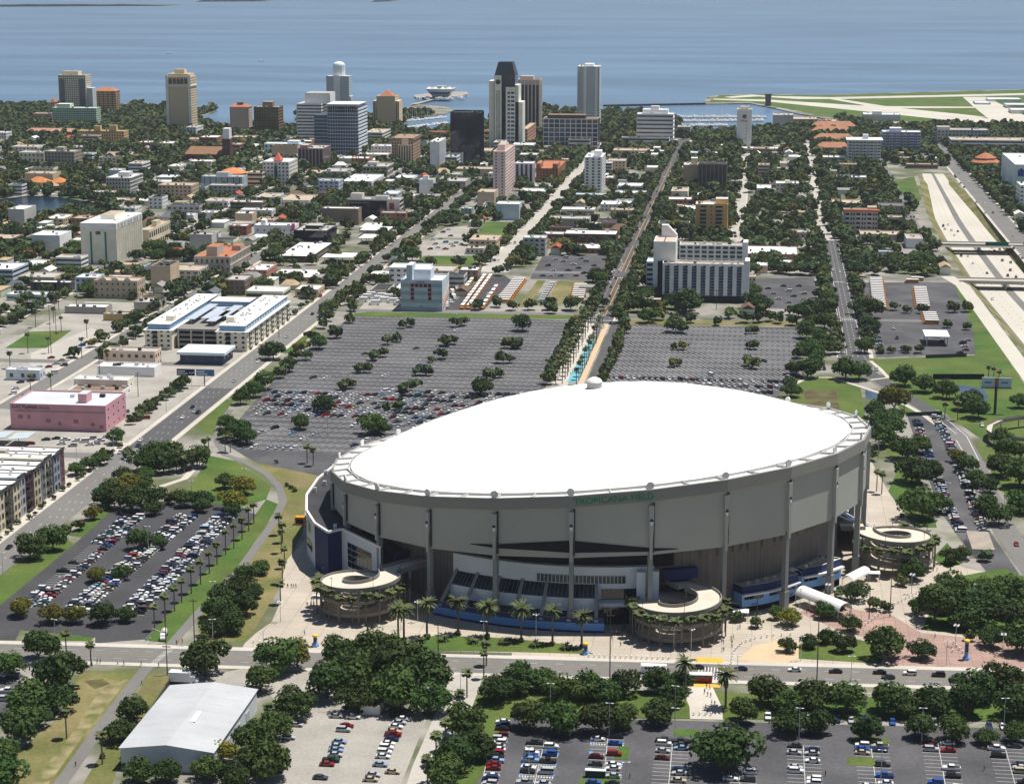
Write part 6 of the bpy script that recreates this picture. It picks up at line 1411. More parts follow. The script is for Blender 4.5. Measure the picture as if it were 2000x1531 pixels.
ob('breakwater', mb.mesh('breakwater', mat('dark_rock', (0.05, 0.05, 0.045, 1), 0.95, 0.2, 0.05)), label='long dark rock breakwater across the harbour mouth', cat='breakwater')
(px_, py_) = G(1500, 207); t = thing('control_tower', 'dark square airfield control tower by the harbour channel', 'tower', (px_, py_, 0))
mb = MB(); mb.box(-4.5, 4.5, -4.5, 4.5, 0, 14); ob('shaft', mb.mesh('shaft', paint('#4c4a55')), t); mb = MB(); mb.box(-5, 5, -5, 5, 14, 17.5); ob('cab_glazing', mb.mesh('cab_glazing', M_glass_dark), t); mb = MB(); mb.box(-5.6, 5.6, -5.6, 5.6, 17.5, 18.4); ob('roof', mb.mesh('roof', M_dark_steel), t)
for lo_, q, wl_ in (('white aircraft hangar row by the runway apron', (1930, 1995, 199, 194), '#c6c9cc'), ('grey aircraft hangar with rounded roof', (1965, 2030, 212, 205), '#a9abab'), ('pale hangar nearest the apron bend', (1975, 2040, 223, 215), '#b9bab5'), ('small hangar with blue roof edge', (1905, 1935, 205, 201), '#9aa7b5')):
    bld('aircraft_hangar', lo_, q[0], q[1], q[2], q[3], 40, wall=wl_, st=('none',), roof=W_, units=0, cat='hangar')
# bridges over the cutting
for lo_, yb_ in (('flat road bridge over the cutting near the bus yard', 1494), ('farther road bridge with green direction signs', 1686)):
    t = thing('road_bridge', lo_, 'bridge', (146, yb_, 0)); L = 70
    mb = MB(); mb.box(0, L, 0, 15, -1.4, 0.2, bottom=True); ob('deck', mb.mesh('deck', M_conc_road), t)
    for y in (-0.2, 14.8):
        mb = MB(); mb.box(0, L, y, y + 0.4, 0.2, 1.2); ob('parapet', mb.mesh('parapet', M_conc), t)
    for x in (L * 0.48, ):
        for y in (2, 7, 12):
            mb = MB(); mb.box(x, x + 1.4, y, y + 1.2, -6, -1.4); ob('pier', mb.mesh('pier', M_conc), t)
    if yb_ > 1600:
        mb = MB(); mb.box(L * 0.55, L * 0.82, -0.5, -0.3, 0.0, 3.4); ob('direction_sign', mb.mesh('direction_sign', mat('sign_green', (0.0, 0.17, 0.10, 1), 0.5, 0.1)), t)
# ================================================================ HOUSES BETWEEN THE TREES
def clash(x0, x1, y0, y1, m=1.0):
    for a in FOOT:
        if x0 - m < a[1] and x1 + m > a[0] and y0 - m < a[3] and y1 + m > a[2]: return True
    for a in ROADS:
        if x0 - 1 < a[1] and x1 + 1 > a[0] and y0 - 1 < a[3] and y1 + 1 > a[2]: return True
    return False
OPEN = [PX(p) for p in ([(925, 466), (948, 433), (1022, 434), (978, 472)], [(800, 500), (870, 445), (925, 440), (905, 500)], [(1035, 545), (1060, 500), (1190, 498), (1175, 548)], [(868, 606), (945, 540), (1000, 538), (1160, 540), (1120, 612), (700, 612), (700, 570)],
        [(1465, 602), (1465, 545), (1590, 542), (1600, 605)], [(10, 680), (60, 600), (200, 600), (180, 640), (120, 690)], [(795, 520), (830, 500), (945, 500), (925, 522)], [(60, 690), (180, 640), (200, 650), (200, 700), (120, 745), (60, 740)],
        [(250, 810), (262, 740), (300, 715), (345, 730), (330, 770), (290, 830)], [(1290, 600), (1290, 540), (1460, 540), (1460, 612)], [(640, 500), (700, 455), (770, 450), (700, 515)], [(1825, 335), (1850, 325), (1862, 345), (1835, 380)], [(0, 540), (40, 540), (0, 565)])]
OPEN += [LOT_L, LOT_R, LOT_A, LOT_C, LOT_E, LOT_B, lake, trench, [(140, 1180), (230, 1180), (226, 2300), (140, 2300)], PX(air), PX([(1324, 200), (1324, 262), (1440, 262), (1660, 240), (1500, 200)])]
OPENB = [(min(p[0] for p in o), max(p[0] for p in o), min(p[1] for p in o), max(p[1] for p in o), o) for o in OPEN]
OUTB = PX(coast)
def blocked(x, y):
    for a, b, c, d, o in OPENB:
        if a <= x <= b and c <= y <= d and inside((x, y), o): return True
    return False
HR = [('grey', '#8f8d8a'), ('white', '#d8d8d4'), ('brown', '#6d5544'), ('red', '#a1523a'), ('slate', '#5f666b'), ('tan', '#b09a7c')]
HW = ['#d2ccbd', '#c4b79c', '#b9c3c6', '#d8d8d6', '#c9a98c', '#a8b39c']
house_me = {}
def house_mesh(v, flat):
    w, d, h = ((9, 13, 3.4), (12, 10, 3.6), (8, 16, 5.8), (14, 20, 4.2))[v]
    wb = MB(); wb.prism([(-w / 2, -d / 2), (w / 2, -d / 2), (w / 2, d / 2), (-w / 2, d / 2)], 0, h, cap=False)
    rb = MB()
    if flat: rb.box(-w / 2 - .2, w / 2 + .2, -d / 2 - .2, d / 2 + .2, h - 0.02, h + 0.6)
    else:
        e = 0.5; x, y, r = w / 2 + e, d / 2 + e, w * 0.3
        if v % 2: rb.face([(-x, -y, h), (x, -y, h), (x * .45, 0, h + r), (-x * .45, 0, h + r)]); rb.face([(x, -y, h), (x, y, h), (x * .45, 0, h + r)]); rb.face([(x, y, h), (-x, y, h), (-x * .45, 0, h + r), (x * .45, 0, h + r)]); rb.face([(-x, y, h), (-x, -y, h), (-x * .45, 0, h + r)])
        else: rb.face([(-x, -y, h), (0, -y, h + r), (0, y, h + r), (-x, y, h)][::-1]); rb.face([(0, -y, h + r), (x, -y, h), (x, y, h), (0, y, h + r)][::-1]); rb.face([(-x, -y, h), (x, -y, h), (0, -y, h + r)]); rb.face([(x, y, h), (-x, y, h), (0, y, h + r)])
    return wb, rb, w, d, h
hrng = random.Random(3); nh = 0
for _ in range(2600):
    if nh >= 210: break
    y = 1345 + (2560 - 1345) * hrng.random() ** 1.1; px = hrng.uniform(-20, 2010); x = G(px, 1000)[0] / G(px, 1000)[1] * y
    v = hrng.randrange(4); flat = hrng.random() < 0.45; key = (v, flat)
    w, d = ((9, 13), (12, 10), (8, 16), (14, 20))[v]
    if clash(x - w / 2, x + w / 2, y - d / 2, y + d / 2, 2.5) or blocked(x, y) or not inside((x, y), outer): continue
    rn, rc = hrng.choice(HR if not flat else HR[:2] + HR[5:]); wc = hrng.choice(HW)
    t = thing('house', f'small {"flat" if flat else "pitched"} {rn} roofed house half hidden between trees', 'house', (x, y, 0), 0, f'small {rn} roofed houses in the blocks')
    kw, kr = (v, flat, 'w', wc), (v, flat, 'r', rc)
    if kw not in house_me or kr not in house_me:
        wb, rb, *_r = house_mesh(v, flat); house_me[kw] = wb.mesh('wall', paint(wc)); house_me[kr] = rb.mesh('roof', mat('shingle_' + rn, rc, 0.85, 0.15, 0.3, fine=0.1))
    ob('wall', house_me[kw], t); ob('roof', house_me[kr], t)
    FOOT.append((x - w / 2 - 1, x + w / 2 + 1, y - d / 2 - 1, y + d / 2 + 1)); nh += 1

# low-rise filling of the downtown blocks
frng = random.Random(17); nf = 0
FW_ = [('white', '#d3d3cf'), ('cream', '#cfc5aa'), ('grey', '#a7a5a0'), ('brick', '#95614c'), ('tan', '#b59d7d'), ('pale blue', '#a9b7c2'), ('brown', '#7d6a5a')]
FR_ = [('white', M_roof_white), ('white', M_roof_white), ('grey', M_roof_grey), ('tan', M_roof_tan), ('dark', M_roof_dark)]
for _ in range(4200):
    if nf >= 190: break
    y = 1345 + (2560 - 1345) * frng.random(); px = frng.uniform(-20, 1320 if frng.random() < .8 else 2010); x = G(px, 1000)[0] / G(px, 1000)[1] * y
    w, d = frng.uniform(13, 34), frng.uniform(14, 36); h = frng.choice((4.5, 5, 6, 7, 8.5, 11, 15 if px < 1300 else 8))
    if clash(x, x + w, y, y + d, 2.0) or blocked(x, y) or blocked(x + w, y + d) or not inside((x, y), outer): continue
    wn, wc = frng.choice(FW_); rn, rm_ = frng.choice(FR_); st_ = frng.choice((g(4, 3.6, .4, .45), ('band', 3.8, .4), ('none',), g(5, 3.8, .5, .4)))
    q = pix(x, y), pix(x + w, y), pix(x + w / 2, y, h)
    bld('low_building', f'{"low" if h < 8 else "mid rise"} {wn} walled block with flat {rn} roof among downtown streets', q[0][0], q[1][0], (q[0][1] + q[1][1]) / 2, q[2][1], d, wall=wc, st=st_, roof=rm_, units=frng.randint(1, 4), Yb=y)
    o_ = col.objects[-1]
    while o_.parent: o_ = o_.parent
    o_['group'] = f'{wn} low rise blocks downtown'; nf += 1
print('FILL', nf)
# ================================================================ TREES
def leaf_cloud(rng, n, size, flat=0.62, lobes=8, spread=0.62):
    """unit crown: leaf clumps scattered through several lobes, radius about 1, centre at z = 0"""
    C = []
    for k in range(lobes):
        a = rng.uniform(0, 2 * math.pi); r = spread * math.sqrt(rng.random()); C.append((r * math.cos(a), r * math.sin(a), flat * rng.uniform(-0.35, 0.55) * (1.15 - r), rng.uniform(0.34, 0.52)))
    C.append((0, 0, flat * 0.35, 0.55))
    V = np.zeros((n * 4, 3)); 
    for i in range(n):
        cx, cy, cz, cr = C[rng.randrange(len(C))]
        u, th = rng.uniform(-0.75, 1), rng.uniform(0, 2 * math.pi); q = math.sqrt(1 - u * u); rr_ = cr * rng.uniform(0.62, 1.06)
        d = np.array([q * math.cos(th), q * math.sin(th), u]); p = np.array([cx, cy, cz]) + d * rr_ * np.array([1, 1, 0.8])
        nrm = d + np.array([rng.gauss(0, .55), rng.gauss(0, .55), rng.gauss(0.25, .45)]); nrm /= np.linalg.norm(nrm)
        t1 = np.cross(nrm, [rng.gauss(0, 1), rng.gauss(0, 1), rng.gauss(0, 1)]); t1 /= np.linalg.norm(t1); t2 = np.cross(nrm, t1)
        s = size * rng.uniform(0.6, 1.35); w = s * rng.uniform(0.5, 1.0)
        for j, (a, b) in enumerate(((-1, -0.7), (0.8, -1), (1, 0.75), (-0.7, 1))):
            V[i * 4 + j] = p + t1 * a * s + t2 * b * w
    return V
def quads_mesh(name, V, m):
    me = bpy.data.meshes.new(name); n = len(V) // 4
    me.vertices.add(len(V)); me.vertices.foreach_set('co', V.astype(np.float32).ravel())
    me.loops.add(len(V)); me.loops.foreach_set('vertex_index', np.arange(len(V), dtype=np.int32))
    me.polygons.add(n); me.polygons.foreach_set('loop_start', np.arange(0, len(V), 4, dtype=np.int32))
    me.update(calc_edges=True); me.materials.append(m); return me
trng = random.Random(21)
OAK_V = [leaf_cloud(trng, 2300, 0.058, trng.uniform(0.55, 0.75), trng.randint(7, 11), trng.uniform(0.55, 0.68)) for _ in range(7)]
CROWN = [quads_mesh('crown', V, M_leaf) for V in OAK_V]; CROWN_Y = [quads_mesh('crown', V, M_leaf_y) for V in OAK_V[:3]]
TRUNK = []
for k in range(3):
    b = MB(); b.tube((0, 0, 0), (0.03, 0.02, 0.38), 0.055, 0.042, 7)
    for j in range(6):
        a = j * 1.05 + k; b.tube((0.03, 0.02, 0.34), (0.42 * math.cos(a), 0.42 * math.sin(a), 0.72 + 0.1 * (j % 2)), 0.03, 0.010, 5)
    TRUNK.append(b.mesh('trunk', M_bark))
BUSH = [quads_mesh('foliage', leaf_cloud(trng, 240, 0.14, 0.7, 5, 0.4), M_shrub) for _ in range(2)]
def palm_mesh(nf, L, droop, width, seg=4, up=0.5, seed=1):
    r_ = random.Random(seed); b = MB()
    for k in range(nf):
        a = 2 * math.pi * k / nf * 2.4 + r_.uniform(-.2, .2); el = up * (1 - 1.5 * (k / nf)) + r_.uniform(-.12, .12); p = Vector((0, 0, 0)); pts = [p.copy()]
        for s in range(seg):
            e = el - droop * (s / seg) * 1.3; p = p + Vector((math.cos(a) * math.cos(e), math.sin(a) * math.cos(e), math.sin(e))) * (L / seg); pts.append(p.copy())
        sd_ = Vector((-math.sin(a), math.cos(a), 0))
        for s in range(seg):
            w0 = width * math.sin(math.pi * min(1, (s + 0.35) / (seg + 0.6))); w1 = width * math.sin(math.pi * min(1, (s + 1.35) / (seg + 0.6)))
            for g in (-1, 1):
                q0, q1 = pts[s] + sd_ * (g * w0) - Vector((0, 0, w0 * 0.45)), pts[s + 1] + sd_ * (g * w1) - Vector((0, 0, w1 * 0.45))
                b.face([tuple(pts[s]), tuple(pts[s + 1]), tuple(q1), tuple(q0)])
    return b.mesh('fronds', M_frond)
SABAL = [palm_mesh(34, 2.1, 1.1, 0.55, 3, 1.1, s) for s in (1, 2)]; DATE = [palm_mesh(44, 4.6, 0.9, 0.42, 4, 1.15, s) for s in (3, 4)]
pt = MB(); pt.tube((0, 0, 0), (0, 0, 1), 0.26, 0.2, 7); PTRUNK = pt.mesh('trunk', M_palm_bark)
pt = MB(); pt.tube((0, 0, 0), (0, 0, 1), 0.42, 0.36, 8); DTRUNK = pt.mesh('trunk', M_palm_bark)

AREAS = [  # photograph box -> words for the place, landmark to count from
    ((1040, 600, 1215, 765), 'beside the turquoise fountain walk', 'the dome', (1150, 750)), ((600, 605, 1130, 930), 'on the wide striped car park', 'the storage building', (820, 606)), ((1205, 600, 1570, 780), 'on the smaller striped car park', 'the white hotel', (1375, 600)),
    ((880, 1320, 2050, 1415), 'in the main street belt', 'the orange crossing', (1380, 1340)), ((840, 1400, 2050, 1620), 'inside the marked car park', 'the orange crossing', (1380, 1340)), ((600, 1250, 885, 1400), 'in the big clump above the gravel yard', 'the white hut', (720, 1395)), ((460, 1280, 600, 1560), 'between silver warehouse and gravel yard', 'main street', (540, 1285)),
    ((0, 1255, 240, 1620), 'beside the mown field', 'main street', (100, 1270)), ((200, 1300, 460, 1620), 'around the silver warehouse', 'main street', (330, 1290)), ((0, 1010, 300, 1256), 'at the full car park', 'the tanker truck', (320, 1246)), ((270, 990, 520, 1256), 'between full car park and cycle path', 'the tanker truck', (320, 1246)),
    ((120, 840, 560, 1010), 'in the copse below the junction', 'the avenue junction', (300, 850)), ((380, 1060, 620, 1290), 'beside the stadium footpath', 'the annexe', (620, 1110)), ((1500, 1150, 2050, 1310), 'around the brick plaza', 'the vault canopy', (1610, 1175)), ((1620, 1080, 1800, 1180), 'by the tall spiral ramp', 'the tall ramp', (1735, 1100)),
    ((1690, 770, 2050, 1130), 'along the curved car park', 'the tall ramp', (1735, 1100)), ((1500, 600, 2050, 800), 'along the bus yard avenue', 'the fuel canopy', (1830, 670)), ((400, 600, 700, 900), 'along the avenue verge', 'the storage building', (820, 606)), ((740, 1200, 1180, 1300), 'on the stadium front lawn', 'the annexe', (620, 1110)), ((1180, 1270, 1480, 1420), 'by the crossing', 'the orange crossing', (1380, 1340))]
def area(x, y):
    a = pix(x, y)
    for (x0, y0, x1, y1), s, lm, lp in AREAS:
        if x0 <= a[0] <= x1 and y0 <= a[1] <= y1: return s
    return 'between the city blocks'
TREES = []                                              # x, y, radius, kind
def T(s, kind=None):
    for q in s.split(';'):
        f = q.split(); x, y = G(float(f[0]), float(f[1])); k = f[3] if len(f) > 3 else 'o'
        TREES.append((x, y, float(f[2]) * pix(x, y)[2] / FPX, k))
T('60 1092 29;104 1072 31;128 1042 12;154 1036 14 y;183 1014 17 y;200 988 22;225 994 25;260 1000 30;300 988 25;335 985 15;395 990 22;455 995 25 y;475 966 22 y;440 955 20;360 990 20;280 954 20;280 918 25;300 905 28;330 908 30;355 918 25;385 912 25;320 924 28')
T('445 838 18;470 848 20;440 858 15;455 863 20;480 868 22;150 928 18;175 918 18;195 908 18;205 898 15;228 866 19;250 895 14;275 1072 25;312 1072 18;193 1137 21 y;240 1132 19;302 1006 18;396 1000 17;455 1006 17')
T('47 1203 25 y;105 1217 22 y;150 1216 22 y;205 1218 28;248 1213 20;75 1292 40;120 1342 45;60 1392 40;110 1392 35;20 1322 35;30 1452 45;15 1502 40;70 1422 30;5 1545 45;402 1320 45;262 1407 32;236 1447 30;272 1527 30;330 1527 28;410 1522 30;430 1492 32 y;490 1502 30;455 1540 34')
T('540 1312 45;580 1302 35 y;510 1347 35;570 1402 40;540 1442 35;505 1472 40;520 1522 45;690 1342 50;730 1312 50;770 1342 55;820 1352 55;640 1362 45;840 1392 40;700 1388 40;770 1382 50;660 1300 34')
T('970 1372 38;1010 1352 36;1060 1347 30;1100 1372 38;1145 1362 34;1180 1372 33;1215 1357 30;1290 1352 30;1330 1347 25;1030 1422 35;1090 1432 40;1170 1432 38;1225 1427 33;1290 1412 35;1310 1377 28;905 1442 40;890 1502 45;930 1482 35;870 1532 40;1420 1505 60')
T('1500 1377 38;1580 1387 42;1655 1392 40;1735 1392 38;1820 1397 42;1900 1372 40;1960 1362 40;1990 1402 40;1890 1402 38;1540 1432 36;1600 1432 30;1700 1447 30;1800 1440 30;1865 1448 32;1925 1452 22;1985 1448 25;1445 1412 32;1540 1390 30;1770 1400 30')
T('1515 1208 17;1545 1221 22 y;1611 1208 22;1536 1273 18;1578 1265 18;1615 1257 18;1647 1271 24;1722 1288 40;1660 1232 20;1800 1286 25;1826 1219 45;1900 1217 45;1840 1192 35;1930 1192 38;1975 1182 40;1970 1232 40;1995 1275 40;1895 1252 14;1935 1262 25;1920 1162 22;1860 1165 30;1880 1230 30;1790 1200 20')
T('1641 1168 15;1670 1173 22;1760 1144 15 y;1785 1132 25;1705 1190 16;1730 1195 14;1440 1215 15;1475 1225 14;1640 1200 14;1715 842 25;1735 852 30;1745 805 32 y;1722 872 25;1768 897 26;1792 884 24;1780 944 36;1800 1014 40;1830 1002 25;1818 932 22;1870 904 17 y;1890 922 22;1905 952 24;1935 962 18;1925 1002 25;1950 1024 25')
T('1955 872 22;1970 902 30;1992 952 35;1955 932 30;1992 1002 30;1880 1092 17;1925 1097 15;1855 1100 20;1700 900 16;1748 835 26;1710 815 20;1651 742 26;1678 742 26;1577 737 26;1550 732 18;1767 754 25;1807 767 21;1848 778 22;1890 802 25;1910 817 24;1900 790 20;1990 797 18;1540 760 16;1545 775 18;1560 700 15')
T('430 1182 28;462 1162 28;482 1202 26;440 1222 30;415 1242 24;482 1132 22;512 1122 18;425 1207 26;457 1237 26;500 1167 18;215 967 22;250 962 26 y;285 942 20;240 937 18')
T('684 631 13;654 660 16;623 682 18;599 703 13;565 726 18;547 739 15;534 702 25;630 642 14;640 628 12;785 642 11;802 639 12;757 673 12;776 668 12;730 704 13 y;747 698 12;701 728 12;718 728 13;670 762 13;683 759 13;890 639 12 y;907 636 11 y;868 676 14;884 673 12;843 708 8 y;862 702 14;819 733 14;834 733 13;787 767 12 y;808 764 16;628 806 20;646 801 12 y;756 804 12 y;777 801 11;586 838 18;727 847 26;745 850 18;991 681 14 y;1005 682 10;978 710 16;994 709 11;955 741 14;974 738 13;939 772 22;515 760 22;495 775 20;470 790 18;590 690 16;610 668 14;575 705 14')
T('1021 647 20;1008 681 14;1320 649 19;1335 651 12;1317 683 9;1332 683 11 y;1313 717 11 y;1325 715 10;1464 652 10 y;1475 652 10;1462 681 9 y;1474 683 12;1460 715 14;1473 720 15;1317 633 15;1351 631 13;1402 636 12 y;1455 631 15;1480 631 14;1266 631 19;1209 631 18;1340 614 30;1290 625 16;1425 622 14;1500 628 14;1520 632 14;1545 636 14')
T('1580 692 20;1575 662 22;1590 707 22;1600 672 18;1585 642 18;1610 642 22;1610 692 18;1620 672 12;1590 722 18;1680 562 19;1690 592 22;1700 622 24;1695 652 20;1688 690 18;1560 620 18;1600 610 18;1640 590 0.1;1718 690 10;1770 690 10;1795 690 11;1740 690 9;1745 606 11 y;1770 612 10;1800 612 12;1835 560 16;1850 585 16;1860 610 14;1850 640 10;1890 645 10')
T('810 604 14 y;826 606 13 y;640 590 14;700 590 22;720 575 20;735 590 16;750 560 18;690 560 16;970 600 14 y;1000 606 12;1035 606 14;1075 606 16;1115 606 18;1130 590 14;1145 570 12;1155 550 12;690 608 14;1225 600 14;1235 580 14;1240 560 14;1180 600 12;1215 520 16;1255 610 20;1080 612 14')
for k in range(16):                                     # oaks each side of the palm walk
    y = 1098 + k * 12.3
    TREES.append((-119.5 + trng.uniform(-1, 1), y, 4.2, 'o')); TREES.append((-87.5 + trng.uniform(-.8, .8), y, 4.0, 'o'))
PALMS = []                                              # x, y, height, kind
def PL(s, h, k='p'):
    for q in s.split(';'):
        f = q.split(); PALMS.append((*G(float(f[0]), float(f[1])), h * trng.uniform(0.88, 1.12), k))
PL('496 1022;486 1037;473 1054;457 1071;441 1084;424 1103;409 1120;392 1141;374 1159;355 1176;341 1193;323 1213;302 1231', 9)
PL('912 1362;898 1409;883 1434;870 1466;852 1493;835 1532;950 1300;945 1325', 9); PL('390 908;375 918;400 893;408 888;330 922;345 922;360 924;440 883;450 884;600 905;612 910;130 1285;130 1442;200 1492;526 1428;178 1300', 8.5)
PL('789 1250;834 1244;895 1238;951 1244;1018 1250;1079 1257;1136 1263;1338 1356;1417 1382;778 1256', 11.5, 'd')
PL('548 1180;552 1140;556 1110;550 1080;545 1045;552 1060;1712 960;1722 965;1700 850;1870 822;1845 818;1765 815;1930 748;1940 752;1950 756', 9)
for k in range(17):
    y = 1100 + k * 11.2
    for x in (-114, -110.3, -102.2): PALMS.append((x + trng.uniform(-.5, .5), y + trng.uniform(-2, 2), trng.uniform(9, 13), 'p'))
for (cx, cy, ro) in RAMPS:
    for k in range(13):
        a = rad(168 + 204 * k / 12) if cx < 20 else rad(215 + 215 * k / 12); PALMS.append((cx + (ro + 1.6) * math.cos(a), cy + (ro + 1.6) * math.sin(a), trng.uniform(10.3, 12), 'p'))
for s in ('20 720;55 690;95 690;120 650;70 640;105 632;150 610;115 605;85 600;35 610;0 655;60 770;100 765;170 660;205 690;210 720;240 690;160 700', '430 560;470 520;280 600;300 590;700 400;760 385'):
    PL(s, 11)
for x, y, h, k in PALMS:
    ar = area(x, y)
    near_ramp = next((i for i, (cx, cy, ro) in enumerate(RAMPS) if math.hypot(x - cx, y - cy) < ro + 3), None)
    lab = 'stout date palm ' + ar if k == 'd' else ('slender palm ringing the spiral ramp ' + ('by the annexe', 'below the louvre', 'near the brick plaza')[near_ramp] if near_ramp is not None else 'slender cabbage palm ' + ar)
    t = thing('palm_tree', lab, 'palm tree', (x, y, 0), trng.uniform(0, 6.28), lab.replace('palm', 'palms', 1))
    ob('trunk', DTRUNK if k == 'd' else PTRUNK, t, scale=(1, 1, h)); ob('fronds', trng.choice(DATE if k == 'd' else SABAL), t, loc=(0, 0, h), scale=trng.uniform(0.9, 1.15) * (1.25 if near_ramp is not None else 1.0))
# street trees and block planting further out
def row(x, y0, y1, step, r, p=0.85, kind='o'):
    y = y0
    while y < y1:
        if trng.random() < p: TREES.append((x + trng.uniform(-1.2, 1.2), y + trng.uniform(-2, 2), r * trng.uniform(0.75, 1.25), kind))
        y += step
row(-291, 1290, 2500, 9, 4.6); row(-312, 1480, 2500, 9, 4.4); row(-313, 1250, 1470, 12, 2.2, 0.8); row(-312.5, 700, 925, 8, 1.4); row(-214.5, 1560, 2500, 9, 4.4); row(-193, 1330, 2500, 8.5, 4.6)
row(-115, 1310, 2500, 8.5, 4.4); row(-95.5, 1310, 2500, 9, 4.6); row(47, 1210, 2600, 9, 4.6, 0.7); row(68, 1230, 2600, 9, 4.8, 0.8); row(205, 1700, 2600, 9, 4.8); row(228, 1500, 2600, 9, 5.0)
row(-322, 975, 1075, 8, 3.6, 0.9)
for x in (-402, -500, -604, -706, -808):
    row(x - 9, 1140, 2500, 10, 4.4, 0.7); row(x + 9, 1140, 2500, 10, 4.4, 0.7)
def ok_tree(x, y):
    for a in FOOT:
        if a[0] - 1.5 < x < a[1] + 1.5 and a[2] - 1.5 < y < a[3] + 1.5: return False
    for a in ROADS:
        if a[0] + 1 < x < a[1] - 1 and a[2] < y < a[3]: return False
    return not blocked(x, y)
ND = len(TREES)
from mathutils import noise as mn
y = 1340.0
while y < 2990:
    x0, x1 = G(-60, 1000)[0] / G(-60, 1000)[1] * y, G(2060, 1000)[0] / G(2060, 1000)[1] * y; x = x0
    while x < x1:
        jx, jy = x + trng.uniform(-4.5, 4.5), y + trng.uniform(-4.5, 4.5)
        dens = 0.50 + 0.75 * mn.noise(Vector((jx / 75, jy / 75, 3.1))) + (0.10 if jx > -100 or jx < -620 else -0.12) + (0.2 if y > 2450 else 0)
        if trng.random() < dens and inside((jx, jy), outer) and ok_tree(jx, jy): TREES.append((jx, jy, trng.uniform(3.8, 7.2), 'o'))
        x += 9.5
    y += 9.5
for px0, px1, py, n in ((0, 130, 212, 40), (230, 330, 214, 30), (386, 420, 220, 8), (560, 600, 226, 12), (720, 800, 234, 22), (880, 1000, 222, 10), (1060, 1130, 220, 24), (1180, 1250, 226, 26), (1480, 1520, 184, 1), (1190, 1245, 250, 20), (1600, 1700, 240, 24), (1830, 1900, 262, 14)):
    for k in range(n):
        x, yy = G(trng.uniform(px0, px1), py + trng.uniform(-5, 9)); 
        if inside((x, yy), outer): TREES.append((x, yy, trng.uniform(4, 7.5), 'o'))
TREES = [q for i, q in enumerate(TREES) if i < ND or True]
keep = [q for q in TREES if -60 < pix(q[0], q[1])[0] < 2060 and (ok_tree(q[0], q[1]) or pix(q[0], q[1])[1] > 600)]
keep.sort(key=lambda q: -q[2] / q[1])
KIND = {'o': 'live oak', 'y': 'yellowing tree'}
for x, y, r, k in keep[:300]:
    lab = ('dark green oak ' if k == 'o' else 'yellowing oak ') + area(x, y)
    t = thing('oak_tree', lab, 'tree', (x, y, 0), trng.uniform(0, 6.28), lab.replace('oak', 'oaks', 1), scale=(r, r, r * trng.uniform(0.9, 1.1)))
    ob('trunk', trng.choice(TRUNK), t); ob('crown', trng.choice(CROWN if k == 'o' else CROWN_Y), t, loc=(0, 0, 0.88), rz=trng.uniform(0, 6.28), scale=(1.22, 1.22, 1.2))
LOD = [[leaf_cloud(trng, n, s, 0.62, 6, 0.55) for _ in range(5)] for n, s in ((170, 0.19), (95, 0.25), (55, 0.33))]
VV, CC = [], []
for x, y, r, k in keep[300:]:
    V = trng.choice(LOD[0 if y < 1650 else 1 if y < 2150 else 2]); a = trng.uniform(0, 6.28); c, s = math.cos(a), math.sin(a)
    W_ = np.empty_like(V); W_[:, 0] = (V[:, 0] * c - V[:, 1] * s) * r * 1.2 + x; W_[:, 1] = (V[:, 0] * s + V[:, 1] * c) * r * 1.2 + y; W_[:, 2] = (V[:, 2] * 1.2 + 0.88) * r
    hs = trng.random(); b = trng.uniform(0.7, 1.45); cl = np.array([0.054 + 0.026 * hs, 0.088 + 0.008 * hs, 0.028 + 0.010 * (1 - hs), 1]) * b; cl[3] = 1
    if trng.random() < 0.05: cl = np.array([0.13, 0.13, 0.03, 1])
    VV.append(W_); CC.append(np.repeat(cl[None], len(V), 0))
if VV:
    me = quads_mesh('city_trees', np.concatenate(VV), M_leaf_far); ca = me.color_attributes.new('Col', 'FLOAT_COLOR', 'POINT'); ca.data.foreach_set('color', np.concatenate(CC).astype(np.float32).ravel())
    ob('city_trees', me, label='mass of street and garden trees filling the city blocks', cat='trees', kind='stuff')
print('TREES', len(TREES), len(keep), 'quads', sum(len(v) for v in VV) // 4)
# shrubs
for s, d in (('675 1388;768 1400;705 1394', 'at the foot of the big oak clump'), ('789 1254;834 1248;895 1241;951 1248;1018 1254;1079 1261;1136 1266', 'round the foot of a date palm'), ('560 950;568 955;540 905;575 960', 'on the slope by the stadium annexe'), ('262 1490;300 1510;200 1480;240 1500', 'along the warehouse fence'), ('1852 1005;1836 1004;1760 1010', 'in a yellow flowering bed')):
    for q in s.split(';'):
        f = q.split(); x, y = G(float(f[0]), float(f[1])); t = thing('shrub', 'rounded shrub ' + d, 'shrub', (x, y, 0), trng.uniform(0, 6), 'shrubs ' + d)
        ob('foliage', trng.choice(BUSH), t, loc=(0, 0, 0.8), scale=trng.uniform(1.4, 2.2))

for q in '820 1255;866 1252;925 1256;985 1258;1045 1263;1105 1268;800 1262'.split(';'):
    x, y = G(*map(float, q.split())); t = thing('sago_palm', 'low dark sago palm on the stadium front lawn', 'shrub', (x, y, 0.1), trng.uniform(0, 6), 'sago palms on the stadium front lawn'); ob('fronds', DATE[0], t, loc=(0, 0, 0.7), scale=0.62)
